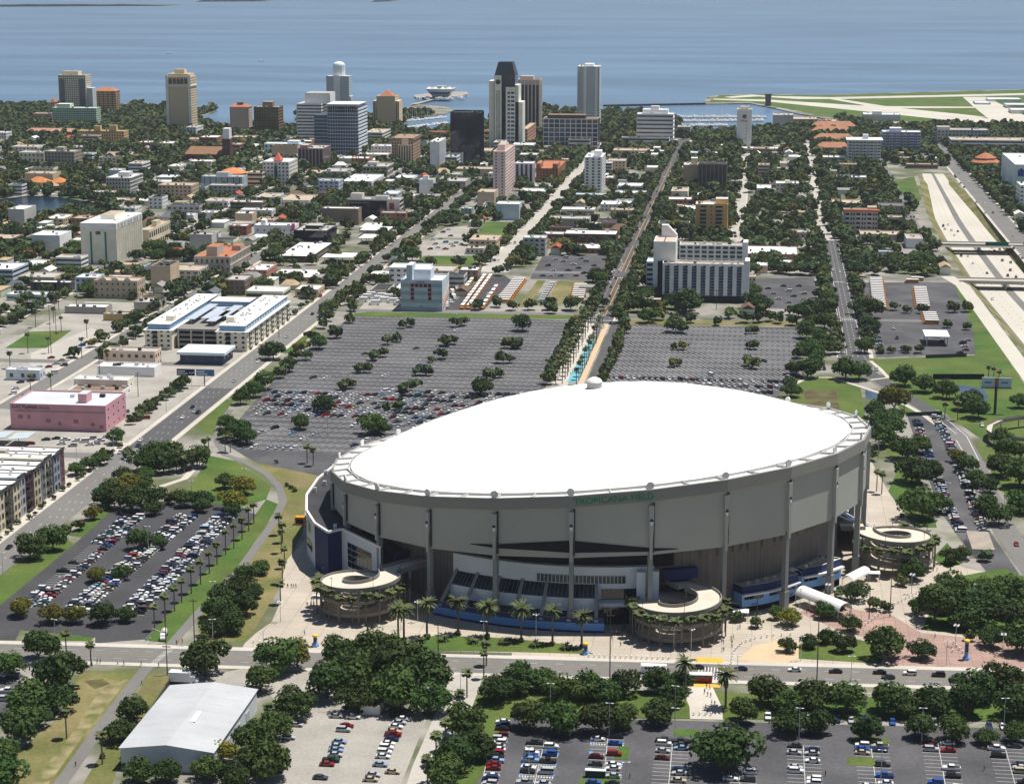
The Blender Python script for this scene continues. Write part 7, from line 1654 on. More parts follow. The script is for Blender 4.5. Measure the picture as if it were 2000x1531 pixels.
# ================================================================ VEHICLES
def loft(secs, b, m, mtop=None):                        # sections (x, half width low, half width high, z low, z high)
    i = len(b.v)
    for x, w0, w1, z0, z1 in secs: b.v.extend([(x, -w0, z0), (x, w0, z0), (x, w1, z1), (x, -w1, z1)])
    n = len(secs)
    for k in range(n - 1):
        a, c = i + 4 * k, i + 4 * (k + 1)
        for j in range(4):
            q = (a + j, a + (j + 1) % 4, c + (j + 1) % 4, c + j)
            if j == 0: continue
            b.f.append(q[::-1]); b.m.append(mtop if (mtop is not None and j == 2) else m)
    b.f.append((i, i + 3, i + 2, i + 1)[::-1]); b.m.append(m); e = i + 4 * (n - 1); b.f.append((e, e + 1, e + 2, e + 3)); b.m.append(m)
CARS = {'sedan': ([(-2.3, .78, .74, .35, .62), (-2.15, .88, .82, .28, .74), (-1.0, .91, .86, .26, .92), (1.35, .91, .86, .26, .98), (2.1, .87, .8, .3, .94), (2.3, .8, .74, .4, .8)], [(-1.05, .84, .80, .9, .93), (-.35, .84, .66, .92, 1.40), (.85, .84, .66, .96, 1.42), (1.75, .82, .76, .96, 1.0)], (-.42, .92, .68, 1.43)),
        'suv': ([(-2.3, .82, .78, .4, .8), (-2.15, .93, .88, .34, .95), (-1.05, .95, .91, .32, 1.08), (2.15, .95, .91, .32, 1.12), (2.3, .9, .86, .42, 1.05)], [(-1.1, .88, .84, 1.05, 1.1), (-.5, .9, .76, 1.08, 1.68), (1.9, .9, .76, 1.1, 1.7), (2.25, .88, .8, 1.1, 1.2)], (-.6, 1.98, .78, 1.72)),
        'pickup': ([(-2.7, .84, .8, .45, .85), (-2.5, .95, .9, .38, 1.0), (-1.2, .97, .92, .36, 1.1), (2.6, .97, .92, .36, 1.08), (2.7, .95, .9, .4, 1.05)], [(-1.25, .88, .84, 1.08, 1.12), (-.7, .9, .76, 1.1, 1.7), (.75, .9, .76, 1.1, 1.72), (1.0, .88, .8, 1.1, 1.16)], (-.78, .85, .78, 1.75)),
        'van': ([(-2.4, .88, .82, .4, .9), (-2.2, .97, .92, .34, 1.1), (-1.5, .98, .95, .32, 1.25), (2.45, .98, .95, .32, 1.25), (2.5, .95, .9, .4, 1.1)], [(-1.7, .92, .88, 1.2, 1.26), (-1.0, .94, .82, 1.22, 1.95), (2.3, .94, .84, 1.24, 2.0), (2.48, .93, .88, 1.24, 1.5)], (-1.15, 2.4, .86, 2.03))}
CARME, CARALL, CARRAW = {}, {}, {}
for nm, (bd, gl, rf) in CARS.items():
    b1, b2, b3 = MB(), MB(), MB()
    loft(bd, b1, 0); b1.box(rf[0], rf[1], -rf[2], rf[2], rf[3] - 0.06, rf[3])
    if nm == 'pickup': b1.face([(1.0, -.78, 1.11), (2.5, -.78, 1.11), (2.5, .78, 1.11), (1.0, .78, 1.11)], 1)
    loft(gl, b2, 0)
    b3.tube((0, -.1, 0), (0, .1, 0), .33, None, 9); b3.f.append(tuple(range(9))[::-1]); b3.m.append(0)
    CARME[nm] = (b1.mesh('body', [M_car, M_tyre]), b2.mesh('window_glass', M_car_glass), b3.mesh('wheel', M_tyre))
    a = MB(); loft(bd, a, 0); a.box(rf[0], rf[1], -rf[2], rf[2], rf[3] - 0.06, rf[3]); loft(gl, a, 1)
    for wx in (-1.4, 1.4):
        for wy in (-.86, .86): a.box(wx - .32, wx + .32, wy - .1, wy + .1, 0, .62, 2)
    CARRAW[nm] = a; CARALL[nm] = a.mesh('car', [M_car, M_car_glass, M_tyre])
COLORS = [('white', (.72, .72, .72), 28), ('silver', (.42, .43, .45), 20), ('black', (.012, .012, .014), 16), ('dark grey', (.06, .063, .07), 12), ('navy blue', (.015, .03, .10), 6), ('red', (.25, .012, .014), 6), ('maroon', (.10, .01, .012), 3), ('light blue', (.22, .33, .47), 4), ('beige', (.45, .38, .27), 5), ('dark green', (.015, .06, .04), 2), ('bright blue', (.02, .09, .35), 3)]
crng = random.Random(77)
def rcol(): return crng.choices(COLORS, [c[2] for c in COLORS])[0]
def rtype(): return crng.choices(['sedan', 'suv', 'pickup', 'van'], [52, 30, 11, 7])[0]
VEH = []                                                # x, y, heading, type, colour name, rgb, place
def car(x, y, hd, place, ty=None, cn=None, z=0.06):
    c = next((c for c in COLORS if c[0] == cn), None) or rcol(); VEH.append((x, y, hd, ty or rtype(), c[0], c[1], place, z))
for x, y, hd, p0, s in COLS:
    q = pix(x, y)
    if p0 == 'E': occ, pl = (0.82 if y > 840 else 0.6), 'parked in the long curved car park'
    elif p0[1] < 1100:
        occ, pl = 0.96, 'parked in the full car park by cabbage palms'
        if p0[0] == 262 and s < 0: occ = 0.95 if q[1] < 1063 or q[1] > 1150 else 0.06
    else: occ, pl = (0.0 if q[1] > 1620 else 0.62 if q[1] < 1475 else 0.28), 'parked in the marked car park by the oak belt'
    if p0 != 'E' and p0[1] > 1300 and p0[0] in (1063, 1188) : occ = 0.5 if q[1] < 1620 else 0
    if p0 != 'E' and p0[0] == 968: occ = 0.75
    if crng.random() < occ and q[1] < 1600: car(x + crng.uniform(-.25, .25), y + crng.uniform(-.15, .15), hd + (math.pi if crng.random() < .3 else 0) + crng.uniform(-.03, .03), pl)
for k in range(22):                                     # row along the oak belt, noses to the trees
    x, y = G(1500 + 27 * k, 1402 + 0.42 * 27 * k / 10); 
    if crng.random() < .7: car(x, y, math.pi / 2, 'parked under the oak belt')
for x, y, hd in STALLS_L:
    q = pix(x, y); occ = 0.94 if 766 < q[1] < 812 + (q[0] - 480) * 0.02 else 0.20 if 832 < q[1] < 905 else 0.008
    if q[0] > 700 and 812 < q[1] < 860: occ = max(occ, 0.4)
    if crng.random() < occ and not any(math.hypot(x - t_[0], y - t_[1]) < 1.2 for t_ in TREES[:ND] if abs(t_[1] - y) < 3):
        car(x, y, hd + crng.uniform(-.04, .04), 'parked in the crowded strip of the striped car park' if 760 < q[1] < 815 else 'parked alone in the wide striped car park')
for x, y, hd in STALLS_R:
    q = pix(x, y); occ = 0.85 if q[1] > 738 + (1450 - q[0]) * 0.004 else 0.012
    if crng.random() < occ: car(x, y, hd, 'parked behind the dome in the smaller striped car park')
def listed(s, hd, place):
    for q in s.split(';'):
        f = q.split(); x, y = G(float(f[0]), float(f[1])); car(x, y, hd + crng.uniform(-.04, .04), place, f[2] if len(f) > 2 else None, f[3].replace('_', ' ') if len(f) > 3 else None, 0.1)
H16 = math.atan2(0.045, 1)
listed('1552 1311 sedan white;1632 1314 sedan black;1718 1316 sedan black;1735 1325 sedan dark_grey;1777 1318 suv white;1833 1321 suv black;1447 1309 sedan navy_blue;1362 1306 sedan black;1272 1327 sedan silver', H16, 'driving along main street past the plaza')
listed('657 1401 sedan silver;690 1403 sedan white;677 1420 sedan red;671 1428 suv silver;663 1451 sedan light_blue;658 1460 sedan silver;656 1468 sedan light_blue;655 1477 sedan silver;647 1487 pickup dark_green;639 1495 sedan red;626 1521 sedan dark_grey;578 1418 sedan silver;563 1443 sedan silver;539 1508 sedan black;787 1407 sedan white;780 1414 sedan silver;773 1422 sedan white;768 1431 sedan beige;768 1437 pickup red;765 1446 sedan navy_blue;758 1455 sedan white;755 1463 suv white;751 1472 suv white;748 1480 sedan white;743 1496 sedan light_blue;767 1510 sedan beige;729 1516 sedan silver;724 1525 sedan beige', math.pi, 'parked on the gravel yard')
listed('376 797 sedan black;380 805 sedan silver;387 808 suv black;357 817 sedan white;457 746 sedan silver;275 861 sedan white;270 872 sedan navy_blue;235 885 sedan silver;248 898 sedan light_blue;18 1071 sedan black;250 884 van beige;505 708 sedan white;560 660 sedan silver;610 615 sedan black', math.pi / 2, 'on the avenue between the city and the car park')
listed('1165 622 van white;1170 614 sedan white;1178 618 sedan white;1184 604 sedan beige;1191 580 sedan black;1193 562 sedan black;1192 553 sedan white;1203 545 sedan black;1210 530 suv white;1213 512 sedan white;1216 518 sedan white;1200 530 sedan white;1213 524 sedan white;1169 625 sedan red;1178 640 sedan white', math.pi / 2, 'queueing on the avenue with yellow turn lane')
listed('1620 512 sedan white;1627 528 sedan white;1640 532 sedan white;1611 538 sedan silver;1640 700 suv silver;1610 478 sedan black;1712 724 suv silver;1745 643 pickup silver;1752 662 pickup black;1918 832 sedan white;1985 1065 sedan red;1608 715 sedan dark_grey;1610 722 sedan black', math.pi / 2, 'on the wide avenue by the bus yard')
listed('1120 518;1100 512;1085 508;1130 525;1145 512;1110 530;1070 520;1160 520;1080 530;1095 540;1125 540;1140 535;1150 540;1060 540;1075 540;1105 505;1135 506', 0.0, 'in the shaded lot beside the avenue')
listed('1706 632;1708 638;1710 644;1712 650;1715 660;1716 668;1718 674;1762 686;1768 690;1830 660;1838 668;1880 672;1884 678;1886 685;1890 666;1875 690;1720 690', 0.0, 'parked in the bus yard')
listed('845 470;860 468;850 478;870 475;880 478;890 476;900 478;855 485;870 488;885 482;840 488;910 470;880 462;865 455;875 450', 0.4, 'in the sandy lot before the bright lawn')
listed('90 860;110 858;128 860;150 862;165 864;180 858;195 862;120 868;142 872;175 870;60 868;40 880;188 868;205 856;270 812;262 820;300 800;245 806;250 815;285 818;256 824', 0.3, 'in the yard behind the pink warehouse')
listed('10 1322;25 1325;15 1352;35 1355;5 1368;28 1380', 0.1, 'in the shaded lot by the mown field')
listed('1475 612;1490 613;1510 612;1525 612;1300 612;1470 560;1480 570;1490 580;1500 565;1510 575;1520 585;1530 560;1540 570;1550 580;1560 560;1570 575;1500 590;1540 592', 0.0, 'in the lot beside the white hotel')
listed('100 700;120 705;110 712;95 718;130 695;140 690;150 685;125 715;160 676;170 670;90 735;105 730;60 745;40 748;30 760;25 770;75 722', 0.6, 'in the lots between the low shops')
for k in range(70):                                     # city streets
    x = crng.choice([-301, -204, -105.5, 52, 216, -402, -500, -604]) + crng.choice([-5.5, -2.5, 2.5, 5.5]); y = crng.uniform(1350, 2450); car(x, y, math.pi / 2, 'on a city street')
for k in range(26):
    y = crng.uniform(1250, 1900); l_, r_ = lerp_tr(y); VEH.append((l_ + (r_ - l_) * crng.choice((.21, .30, .39, .63, .72, .81)), y, math.pi / 2, rtype(), *rcol()[:2], 'on the sunken motorway', trench_z(y) + 0.06))
for k in range(260):                                    # kerbside and yard parking out in the blocks
    x = crng.choice([-291, -311, -214, -194, -114.5, -96.5, 47.5, 67, 206, 226, -395, -409, -492, -508]) + crng.uniform(-.3, .3); y = crng.uniform(1340, 2450); car(x, y, math.pi / 2, 'parked at a city kerb')
for k in range(420):
    y = crng.uniform(1350, 2500); px = crng.uniform(0, 2000); x = G(px, 1000)[0] / G(px, 1000)[1] * y
    if ok_tree(x, y) and inside((x, y), outer):
        for j in range(crng.randint(1, 4)): car(x + 2.8 * j, y, math.pi / 2, 'parked in a yard between the blocks')
VEH = [v for v in VEH if -15 < pix(v[0], v[1])[0] < 2015 and pix(v[0], v[1])[1] < 1560 and not any(a[0] < v[0] < a[1] and a[2] < v[1] < a[3] for a in FOOT[:1])]
VEH.sort(key=lambda v: v[1])
for i, (x, y, hd, ty, cn, rgb, place, z) in enumerate(VEH[:300]):
    lab = f'{cn} {ty} {place}'
    c4 = (*rgb, 1)
    if i < 150:
        t = thing('car', lab, 'car', (x, y, z), hd, f'cars {place}')
        bm_, gm_, wm_ = CARME[ty]
        ob('body', bm_, t, color=c4); ob('window_glass', gm_, t)
        for wx in (-1.4, 1.4):
            for wy in (-.84, .84): ob('wheel', wm_, t, loc=(wx, wy, .33))
    else:
        ob('car', CARALL[ty], None, lab, 'car', f'cars {place}', loc=(x, y, z), rz=hd, color=c4)
VV, FF, MM, CC, off = [], [], [], [], 0
for (x, y, hd, ty, cn, rgb, place, z) in VEH[300:]:
    a = CARRAW[ty]; V = np.array(a.v); c, s = math.cos(hd), math.sin(hd)
    VV.append(np.stack([V[:, 0] * c - V[:, 1] * s + x, V[:, 0] * s + V[:, 1] * c + y, V[:, 2] + z], 1)); FF.extend([tuple(j + off for j in f) for f in a.f]); MM.extend(a.m); CC.append(np.repeat(np.array([[*rgb, 1.0]]), len(V), 0)); off += len(V)
me = bpy.data.meshes.new('distant_cars'); me.from_pydata(np.concatenate(VV).tolist(), [], FF)
for m in (M_car_far, M_car_glass, M_tyre): me.materials.append(m)
me.polygons.foreach_set('material_index', MM); ca = me.color_attributes.new('Col', 'FLOAT_COLOR', 'POINT'); ca.data.foreach_set('color', np.concatenate(CC).astype(np.float32).ravel()); me.update()
ob('distant_cars', me, label='mass of smaller cars in the farther car parks and streets', cat='cars', kind='stuff')
print('VEHICLES', len(VEH))
# ---- school buses
bb = MB(); loft([(-5.2, 1.05, 1.0, .6, 1.35), (-4.9, 1.15, 1.05, .5, 1.55), (-3.9, 1.2, 1.15, .5, 1.7), (-3.8, 1.22, 1.2, .5, 2.75), (5.0, 1.22, 1.2, .5, 2.75), (5.2, 1.2, 1.15, .5, 2.6)], bb, 0); BUS_B = bb.mesh('body', M_bus_yellow)
bb = MB(); loft([(-3.9, 1.2, 0.9, 2.74, 2.95), (-3.6, 1.22, 1.0, 2.74, 3.08), (4.9, 1.22, 1.0, 2.74, 3.08), (5.2, 1.15, .9, 2.6, 2.9)], bb, 0); BUS_R = bb.mesh('roof', M_white)
bb = MB(); bb.box(-3.85, -3.81, -1.05, 1.05, 1.75, 2.6); BUS_W = bb.mesh('windscreen', M_car_glass)
bb = MB(); bb.box(-3.3, 4.8, -1.235, -1.2, 1.75, 2.4); bb.box(-3.3, 4.8, 1.2, 1.235, 1.75, 2.4); BUS_S = bb.mesh('side_windows', M_car_glass)
bb = MB(); bb.tube((0, -.14, 0), (0, .14, 0), .5, None, 9); BUS_T = bb.mesh('wheel', M_tyre)
def bus(x, y, hd, place):
    t = thing('school_bus', 'orange school bus with white roof ' + place, 'bus', (x, y, 0.06), hd, 'school buses ' + place)
    for nm, me_ in (('body', BUS_B), ('roof', BUS_R), ('windscreen', BUS_W), ('side_windows', BUS_S)): ob(nm, me_, t)
    for wx in (-3.6, 3.2):
        for wy in (-1.1, 1.1): ob('wheel', BUS_T, t, loc=(wx, wy, .5))
def bus_line(p0, p1, n, hd, place):
    (x0, y0), (x1, y1) = G(*p0), G(*p1)
    for k in range(n):
        f = k / max(1, n - 1); bus(x0 + (x1 - x0) * f, y0 + (y1 - y0) * f, hd, place)
up_ = math.pi / 2
bus_line((904, 576), (925, 546), 6, up_, 'in the short file by the storage building'); bus_line((904, 602), (945, 545), 11, up_, 'in the long nose to tail file'); bus_line((916, 602), (957, 545), 11, up_, 'in the second nose to tail file'); bus_line((943, 602), (968, 566), 6, up_, 'in the file beside the hedge')
bus_line((984, 592), (1016, 550), 13, math.pi, 'parked side by side left of the lawn'); bus_line((1126, 588), (1132, 562), 8, 0.0, 'parked side by side right of the lawn')
bus_line((1719, 606), (1712, 550), 17, math.pi, 'parked side by side under the avenue trees'); bus_line((1801, 604), (1795, 568), 11, 0.0, 'in the middle block of the asphalt yard'); bus_line((1818, 633), (1813, 618), 5, 0.0, 'in the block behind the fuel canopy'); bus_line((1780, 553), (1790, 549), 2, 0.0, 'by the far hedge of the asphalt yard')
# ---- box trucks, shuttle bus, trolley, tanker
tb = MB(); tb.box(-1.6, 4.2, -1.2, 1.2, 0.9, 3.5, bottom=True); TR_B = tb.mesh('cargo_box', M_white)
tb = MB(); loft([(-3.6, .95, .9, .5, 1.2), (-3.3, 1.05, 1.0, .5, 1.5), (-2.9, 1.08, .95, .5, 2.4), (-1.65, 1.08, .95, .5, 2.45)], tb, 0); TR_C = tb.mesh('cab', M_white)
tb = MB(); tb.box(-3.2, -2.85, -.95, .95, 1.5, 2.2); TR_G = tb.mesh('windscreen', M_car_glass)
def truck(x, y, hd, label, group=None, sc_=1.0):
    t = thing('box_truck', label, 'truck', (x, y, 0.06), hd, group, sc_)
    ob('cargo_box', TR_B, t); ob('cab', TR_C, t); ob('windscreen', TR_G, t)
    for wx in (-2.6, 2.8):
        for wy in (-1.0, 1.0): ob('wheel', BUS_T, t, loc=(wx, wy, .5))
truck(*G(362, 1335), math.pi, 'white box truck parked at the warehouse corner', None, 1.25)
for q in '706 590;714 584;722 580;735 588;742 582;748 590;756 584;765 592;772 580;778 596;730 596'.split(';'):
    x, y = G(*map(float, q.split())); truck(x, y, 0.2, 'white rental box truck in the yard left of the storage building', 'rental box trucks left of the storage building')
for q in '872 600;880 592;887 585;884 575;892 568;898 560;878 560;888 552;900 548;868 566'.split(';'):
    x, y = G(*map(float, q.split())); truck(x, y, up_ + 0.3, 'white rental box truck in the yard right of the storage building', 'rental box trucks right of the storage building')
for k in range(8):
    x, y = G(1056 + 2.9 * k, 590 - 4.6 * k); truck(x, y, 0.1, 'small white van truck in the file on the sandy track', 'white van trucks on the sandy track', 0.7)
def coach(x, y, hd, label, low, roof_m, L=9.5):
    t = thing('shuttle_bus', label, 'bus', (x, y, 0.1), hd)
    b = MB(); loft([(-L / 2, 1.05, 1.0, .6, 1.3), (-L / 2 + .9, 1.2, 1.15, .45, 1.5), (-L / 2 + 1.0, 1.22, 1.2, .45, 2.7), (L / 2, 1.22, 1.2, .45, 2.7)], b, 0); ob('body', b.mesh('body', low), t)
    b = MB(); loft([(-L / 2 + .8, 1.25, 1.0, 2.7, 3.0), (L / 2, 1.25, 1.0, 2.7, 3.05)], b, 0); ob('roof', b.mesh('roof', roof_m), t)
    for k in range(6):
        for s in (-1, 1):
            b = MB(); xx = -L / 2 + 1.9 + k * (L - 3) / 6; b.box(xx, xx + (L - 3) / 7.6, s * 1.23 - .02, s * 1.23 + .02, 1.6, 2.45); ob('window', b.mesh('window', M_car_glass), t)
    b = MB(); b.box(-L / 2 + .95, -L / 2 + .99, -1.05, 1.05, 1.55, 2.55); ob('windscreen', b.mesh('windscreen', M_car_glass), t)
    for wx in (-L / 2 + 1.5, L / 2 - 2):
        for wy in (-1.1, 1.1): ob('wheel', BUS_T, t, loc=(wx, wy, .5))
coach(*G(1279, 1314), math.pi + H16, 'white shuttle bus with six side windows on main street', M_white, M_white); coach(*G(1366, 1331), H16, 'red trolley bus with white roof at the orange crossing', mat('trolley_red', (.30, .012, .012, 1), .4, .05), M_white, 8.5)
t = thing('tanker_truck', 'small white tanker truck on the grass by the crossing', 'truck', (*G(320, 1246), 0.06), up_ + 0.2)
b = MB(); b.tube((-1, 0, 1.9), (3.2, 0, 1.9), 1.1, None, 12); b.tube((3.2, 0, 1.9), (-1, 0, 1.9), 1.1, None, 12); ob('tank', b.mesh('tank', M_white, smooth=False), t); ob('cab', TR_C, t)
for wx in (-2.6, 2.4):
    for wy in (-1.0, 1.0): ob('wheel', BUS_T, t, loc=(wx, wy, .5))
b = MB(); b.tube((-1.2, 0.6, 2.6), (-5.5, 3.2, 5.6), .16, None, 6); ob('boom', b.mesh('boom', M_steel), t)
t = thing('generator', 'orange generator box beside the stadium annexe', 'generator', (*G(587, 1024), 0)); b = MB(); b.box(-2.2, 2.2, -1.5, 1.5, 0.4, 3.6); ob('housing', b.mesh('housing', mat('generator_orange', (.65, .27, .02, 1), .5, .05)), t); b = MB(); b.box(-1.6, 1.6, -1.55, -1.5, .8, 2.9); ob('grille', b.mesh('grille', M_black), t); b = MB(); b.box(-2.5, 2.5, -1.8, 1.8, 0, .4); ob('skid', b.mesh('skid', M_steel), t)
t = thing('portable_toilet', 'dark green portable toilets with white lids in the marked car park', 'toilet', (*G(1163, 1517), 0.06)); b = MB(); b.box(-3, 3, -.7, .7, 0, 2.1); ob('cabin', b.mesh('cabin', mat('toilet_green', (.01, .05, .035, 1), .5, .05)), t); b = MB(); b.box(-3.1, 3.1, -.8, .8, 2.1, 2.35); ob('roof', b.mesh('roof', M_white), t)
# ---- boats
hb = MB(); loft([(-5, .3, .5, .2, 1.3), (-3, 1.1, 1.4, 0, 1.2), (3.5, 1.4, 1.6, 0, 1.1), (4.5, 1.3, 1.5, .1, 1.1)], hb, 0); hb.box(-1.5, 2.5, -1, 1, 1.1, 2.4); SAIL = MB(); SAIL.v, SAIL.f, SAIL.m = list(hb.v), list(hb.f), list(hb.m); SAIL.tube((-.8, 0, 1.1), (-.8, 0, 14), .12, None, 5); SAIL.tube((-.8, 0, 2.6), (3.4, 0, 2.7), .18, None, 5)
B_ME = [hb.mesh('boat', M_white), SAIL.mesh('boat', M_white)]
brng = random.Random(9)
def boats(p0, p1, n, lab):
    for k in range(n):
        f = (k + brng.uniform(-.2, .2)) / max(1, n - 1); x, y = G(p0[0] + (p1[0] - p0[0]) * f, p0[1] + (p1[1] - p0[1]) * f); sl = brng.random() < .6
        ob('sailing_boat' if sl else 'motor_boat', B_ME[int(sl)], None, ('white sailing boat with bare mast moored ' if sl else 'white motor boat moored ') + lab, 'boat', 'boats moored ' + lab, loc=(x, y, -1.4), rz=up_ + brng.choice((0, math.pi)) + brng.uniform(-.1, .1), scale=brng.uniform(.9, 1.5))
boats((1322, 228), (1495, 228), 42, 'at the far marina jetty'); boats((1322, 236), (1490, 235), 42, 'at the middle marina jetty'); boats((1322, 245), (1418, 244), 24, 'at the near marina jetty')
boats((795, 236), (870, 229), 22, 'in the basin below the pier'); boats((795, 250), (872, 240), 22, 'in the basin beside the black tower'); boats((392, 232), (440, 252), 10, 'in the yacht basin')
for q in ((330, 104), (745, 2), (150, 163), (510, 119)):
    x, y = G(*q); ob('motor_boat', B_ME[0], None, 'lone white motor boat out on the open bay', 'boat', 'boats out on the bay', loc=(x, y, -1.4), rz=.4, scale=1.6)
for (a, b_) in (((1322, 230), (1498, 230)), ((1322, 238), (1490, 237)), ((1322, 247), (1420, 246))):
    mb = MB(); p, q = G(*a), G(*b_); mb.prism([p, q, (q[0], q[1] + 3), (p[0], p[1] + 3)], -1.6, -.7); structure('jetty', mb, mat('jetty_boards', (.28, .25, .22, 1), .9, .1, .1))
# ================================================================ STREET FURNITURE
lp = MB(); lp.tube((0, 0, 0), (0, 0, 10), .13, .08, 6); L_POLE = lp.mesh('pole', M_steel)
lp = MB(); lp.box(-.9, .9, -.05, .05, 9.9, 10.0); lp.box(-1.25, -.6, -.2, .2, 9.85, 10.0, bottom=True); lp.box(.6, 1.25, -.2, .2, 9.85, 10.0, bottom=True); L_HEAD = lp.mesh('lamp_head', M_white)
lp = MB(); lp.tube((0, 0, 9), (0, 0, 9.6), .1, .1, 6)
for k in range(4):
    a = k * up_ + .4; lp.tube((0, 0, 9.2), (.9 * math.cos(a), .9 * math.sin(a), 9.5), .05, None, 4); lp.tube((.9 * math.cos(a), .9 * math.sin(a), 9.15), (.9 * math.cos(a), .9 * math.sin(a), 9.55), .42, .2, 8)
L_CLUS = lp.mesh('lamp_head', M_white)
def lamp(px, py, lab, kind=0, h=1.0):
    x, y = G(px, py) if isinstance(px, (int, float)) and py < 3000 and lab[0] != '@' else (px, py)
    t = thing('street_lamp', lab.lstrip('@'), 'street lamp', (x, y, 0), brng.uniform(-.3, .3), 'street lamps ' + lab.split(' ', 3)[-1].lstrip('@'), (1, 1, h)); ob('pole', L_POLE, t); ob('lamp_head', (L_HEAD, L_CLUS)[kind], t)
for q in '674 762;798 768;853 710;825 735;755 690;985 715;960 745;1320 655;1465 660;890 642;700 660;780 640;940 690;1030 660;1325 690;1462 690;560 745;520 770;640 850'.split(';'):
    x, y = G(*map(float, q.split())); TREES.append((x, y, .2, 'o')); lamp(*map(float, q.split()), 'tall double headed lamp of the striped car park')
for q in '290 1078;213 1105;375 985;124 1180;417 1190;478 960;250 1070'.split(';'): lamp(*map(float, q.split()), 'tall double headed lamp of the full car park', 0, 1.1)
for q in '1190 1440;1318 1450;1033 1530;1222 1560;1560 1450;1800 1450;1720 1535;900 1380;1075 1400;1318 1405;1690 1420;1960 1430'.split(';'): lamp(*map(float, q.split()), 'tall double headed lamp of the marked car park', 0, 1.15)
for q in '548 1215;783 1230;816 1215;1047 1240;1316 1268;1455 1195;1562 1190;1616 1180;1780 1160;1866 1262;1958 1280;1905 1180;1350 1270;1230 1215;1186 1220'.split(';'): lamp(*map(float, q.split()), 'white four headed lamp on the stadium plaza', 1, .85)
for q in '108 1256;416 1256;515 1280;747 1268;1662 1330;1848 1300;1564 1290;945 1260;1440 1330'.split(';'): lamp(*map(float, q.split()), 'slim white topped lamp along main street', 0, .9)
for q in '6 1125;222 890;325 806;445 815;375 762;505 690;555 645;150 905;0 1000;1700 800;1750 880;1850 985;1830 850;1715 900;1905 1000;1960 1015'.split(';'): lamp(*map(float, q.split()), 'grey lamp post beside a curving roadway', 0, 1.0)
pp = MB(); pp.tube((0, 0, 0), (0, 0, 1), .22, .14, 7); P_ME = pp.mesh('shaft', M_wood_pole); pp = MB(); pp.box(-1.4, 1.4, -.1, .1, -.15, .15, bottom=True); A_ME = pp.mesh('crossarm', M_wood_pole)
for (px, py, h, lab) in ((327, 1318, 11, 'thick black pole at the cycle crossing'), (324, 1256, 12, 'black pole beside the tanker truck'), (380, 1258, 17, 'tall thin utility pole by the footpath corner'), (1191, 1330, 24, 'tall dark mast before the stadium gate'), (1595, 1338, 30, 'very tall dark mast on main street'), (1478, 1215, 10, 'flagpole like thin post by the gate building'), (856, 1280, 12, 'thin dark post on the stadium lawn'), (1738, 1205, 16, 'tall post right of the vault canopy'), (1697, 1212, 13, 'bare flag pole near the vault canopy'),
                     (100, 690, 30, 'tall utility pole on the vacant lot'), (110, 655, 26, 'second utility pole on the vacant lot'), (195, 740, 14, 'utility pole by the white warehouses'), (270, 775, 14, 'utility pole on the gravel strip'), (545, 660, 16, 'utility pole on the avenue kerb'), (1255, 545, 14, 'utility pole by the hotel wing'), (1399, 605, 14, 'lamp mast on the hotel lawn')):
    x, y = G(px, py); t = thing('utility_pole', lab, 'pole', (x, y, 0)); ob('shaft', P_ME, t, scale=(1, 1, h)); ob('crossarm', A_ME, t, loc=(0, 0, h - .8))
bo = MB(); bo.lathe([(.16, 0), (.16, .9), (.34, .95), (.34, 1.15), (.1, 1.35)], 8); BO = bo.mesh('bollard', M_white)
def along(pts, step):
    w = PX(pts); out = []
    for a, b in zip(w, w[1:]):
        L = math.hypot(b[0] - a[0], b[1] - a[1]); n = max(1, int(L / step))
        out += [(a[0] + (b[0] - a[0]) * k / n, a[1] + (b[1] - a[1]) * k / n) for k in range(n)]
    return out
for pts, step, lab in (([(1428, 1297), (1432, 1275), (1448, 1258), (1475, 1248), (1510, 1243), (1560, 1240)], 2.4, 'round the sand coloured apron'), ([(1690, 1222), (1740, 1186), (1790, 1160), (1840, 1146), (1900, 1142)], 2.8, 'in the line before the tall ramp'), ([(495, 1256), (608, 1266)], 2.0, 'by the crossing corner'), ([(1150, 1284), (1316, 1289)], 1.8, 'before the stadium gate'), ([(1862, 1258), (1880, 1276), (1840, 1272)], 3, 'on the brick pattern'), ([(1355, 1397), (1400, 1398)], 1.8, 'at the foot of the crossing path')):
    for x, y in along(pts, step): ob('bollard', BO, None, 'white topped bollard ' + lab, 'bollard', 'bollards ' + lab, loc=(x, y, 0.1))
def pylon(px, py, h, lab):
    x, y = G(px, py); t = thing('pylon_sign', lab, 'sign', (x, y, 0.1)); b = MB(); b.lathe([(1.1, 0), (.9, 1.4), (.7, 1.6), (.7, h)], 6); ob('shaft', b.mesh('shaft', paint('#5f7fb3')), t)
    b = MB(); b.lathe([(.7, h), (1.15, h + .2), (1.05, h + .6), (.3, h + .8)], 10); ob('yellow_cap', b.mesh('yellow_cap', mat('cap_yellow', (.75, .5, .03, 1), .5, .05)), t); b = MB(); b.lathe([(1.35, 0), (1.3, .9)], 6); ob('blue_base', b.mesh('blue_base', M_sky_blue), t)
    b = MB(); b.box(-.5, .5, -.75, -.7, h * .45, h * .9); ob('sign_panel', b.mesh('sign_panel', M_dark_steel), t)
pylon(616, 1262, 3.6, 'blue pylon sign with yellow cap by the crossing'); pylon(1887, 1288, 6.5, 'tall blue pylon sign with yellow cap on the brick plaza'); pylon(1144, 1277, 3.4, 'short pylon sign with yellow cap on the stadium lawn')
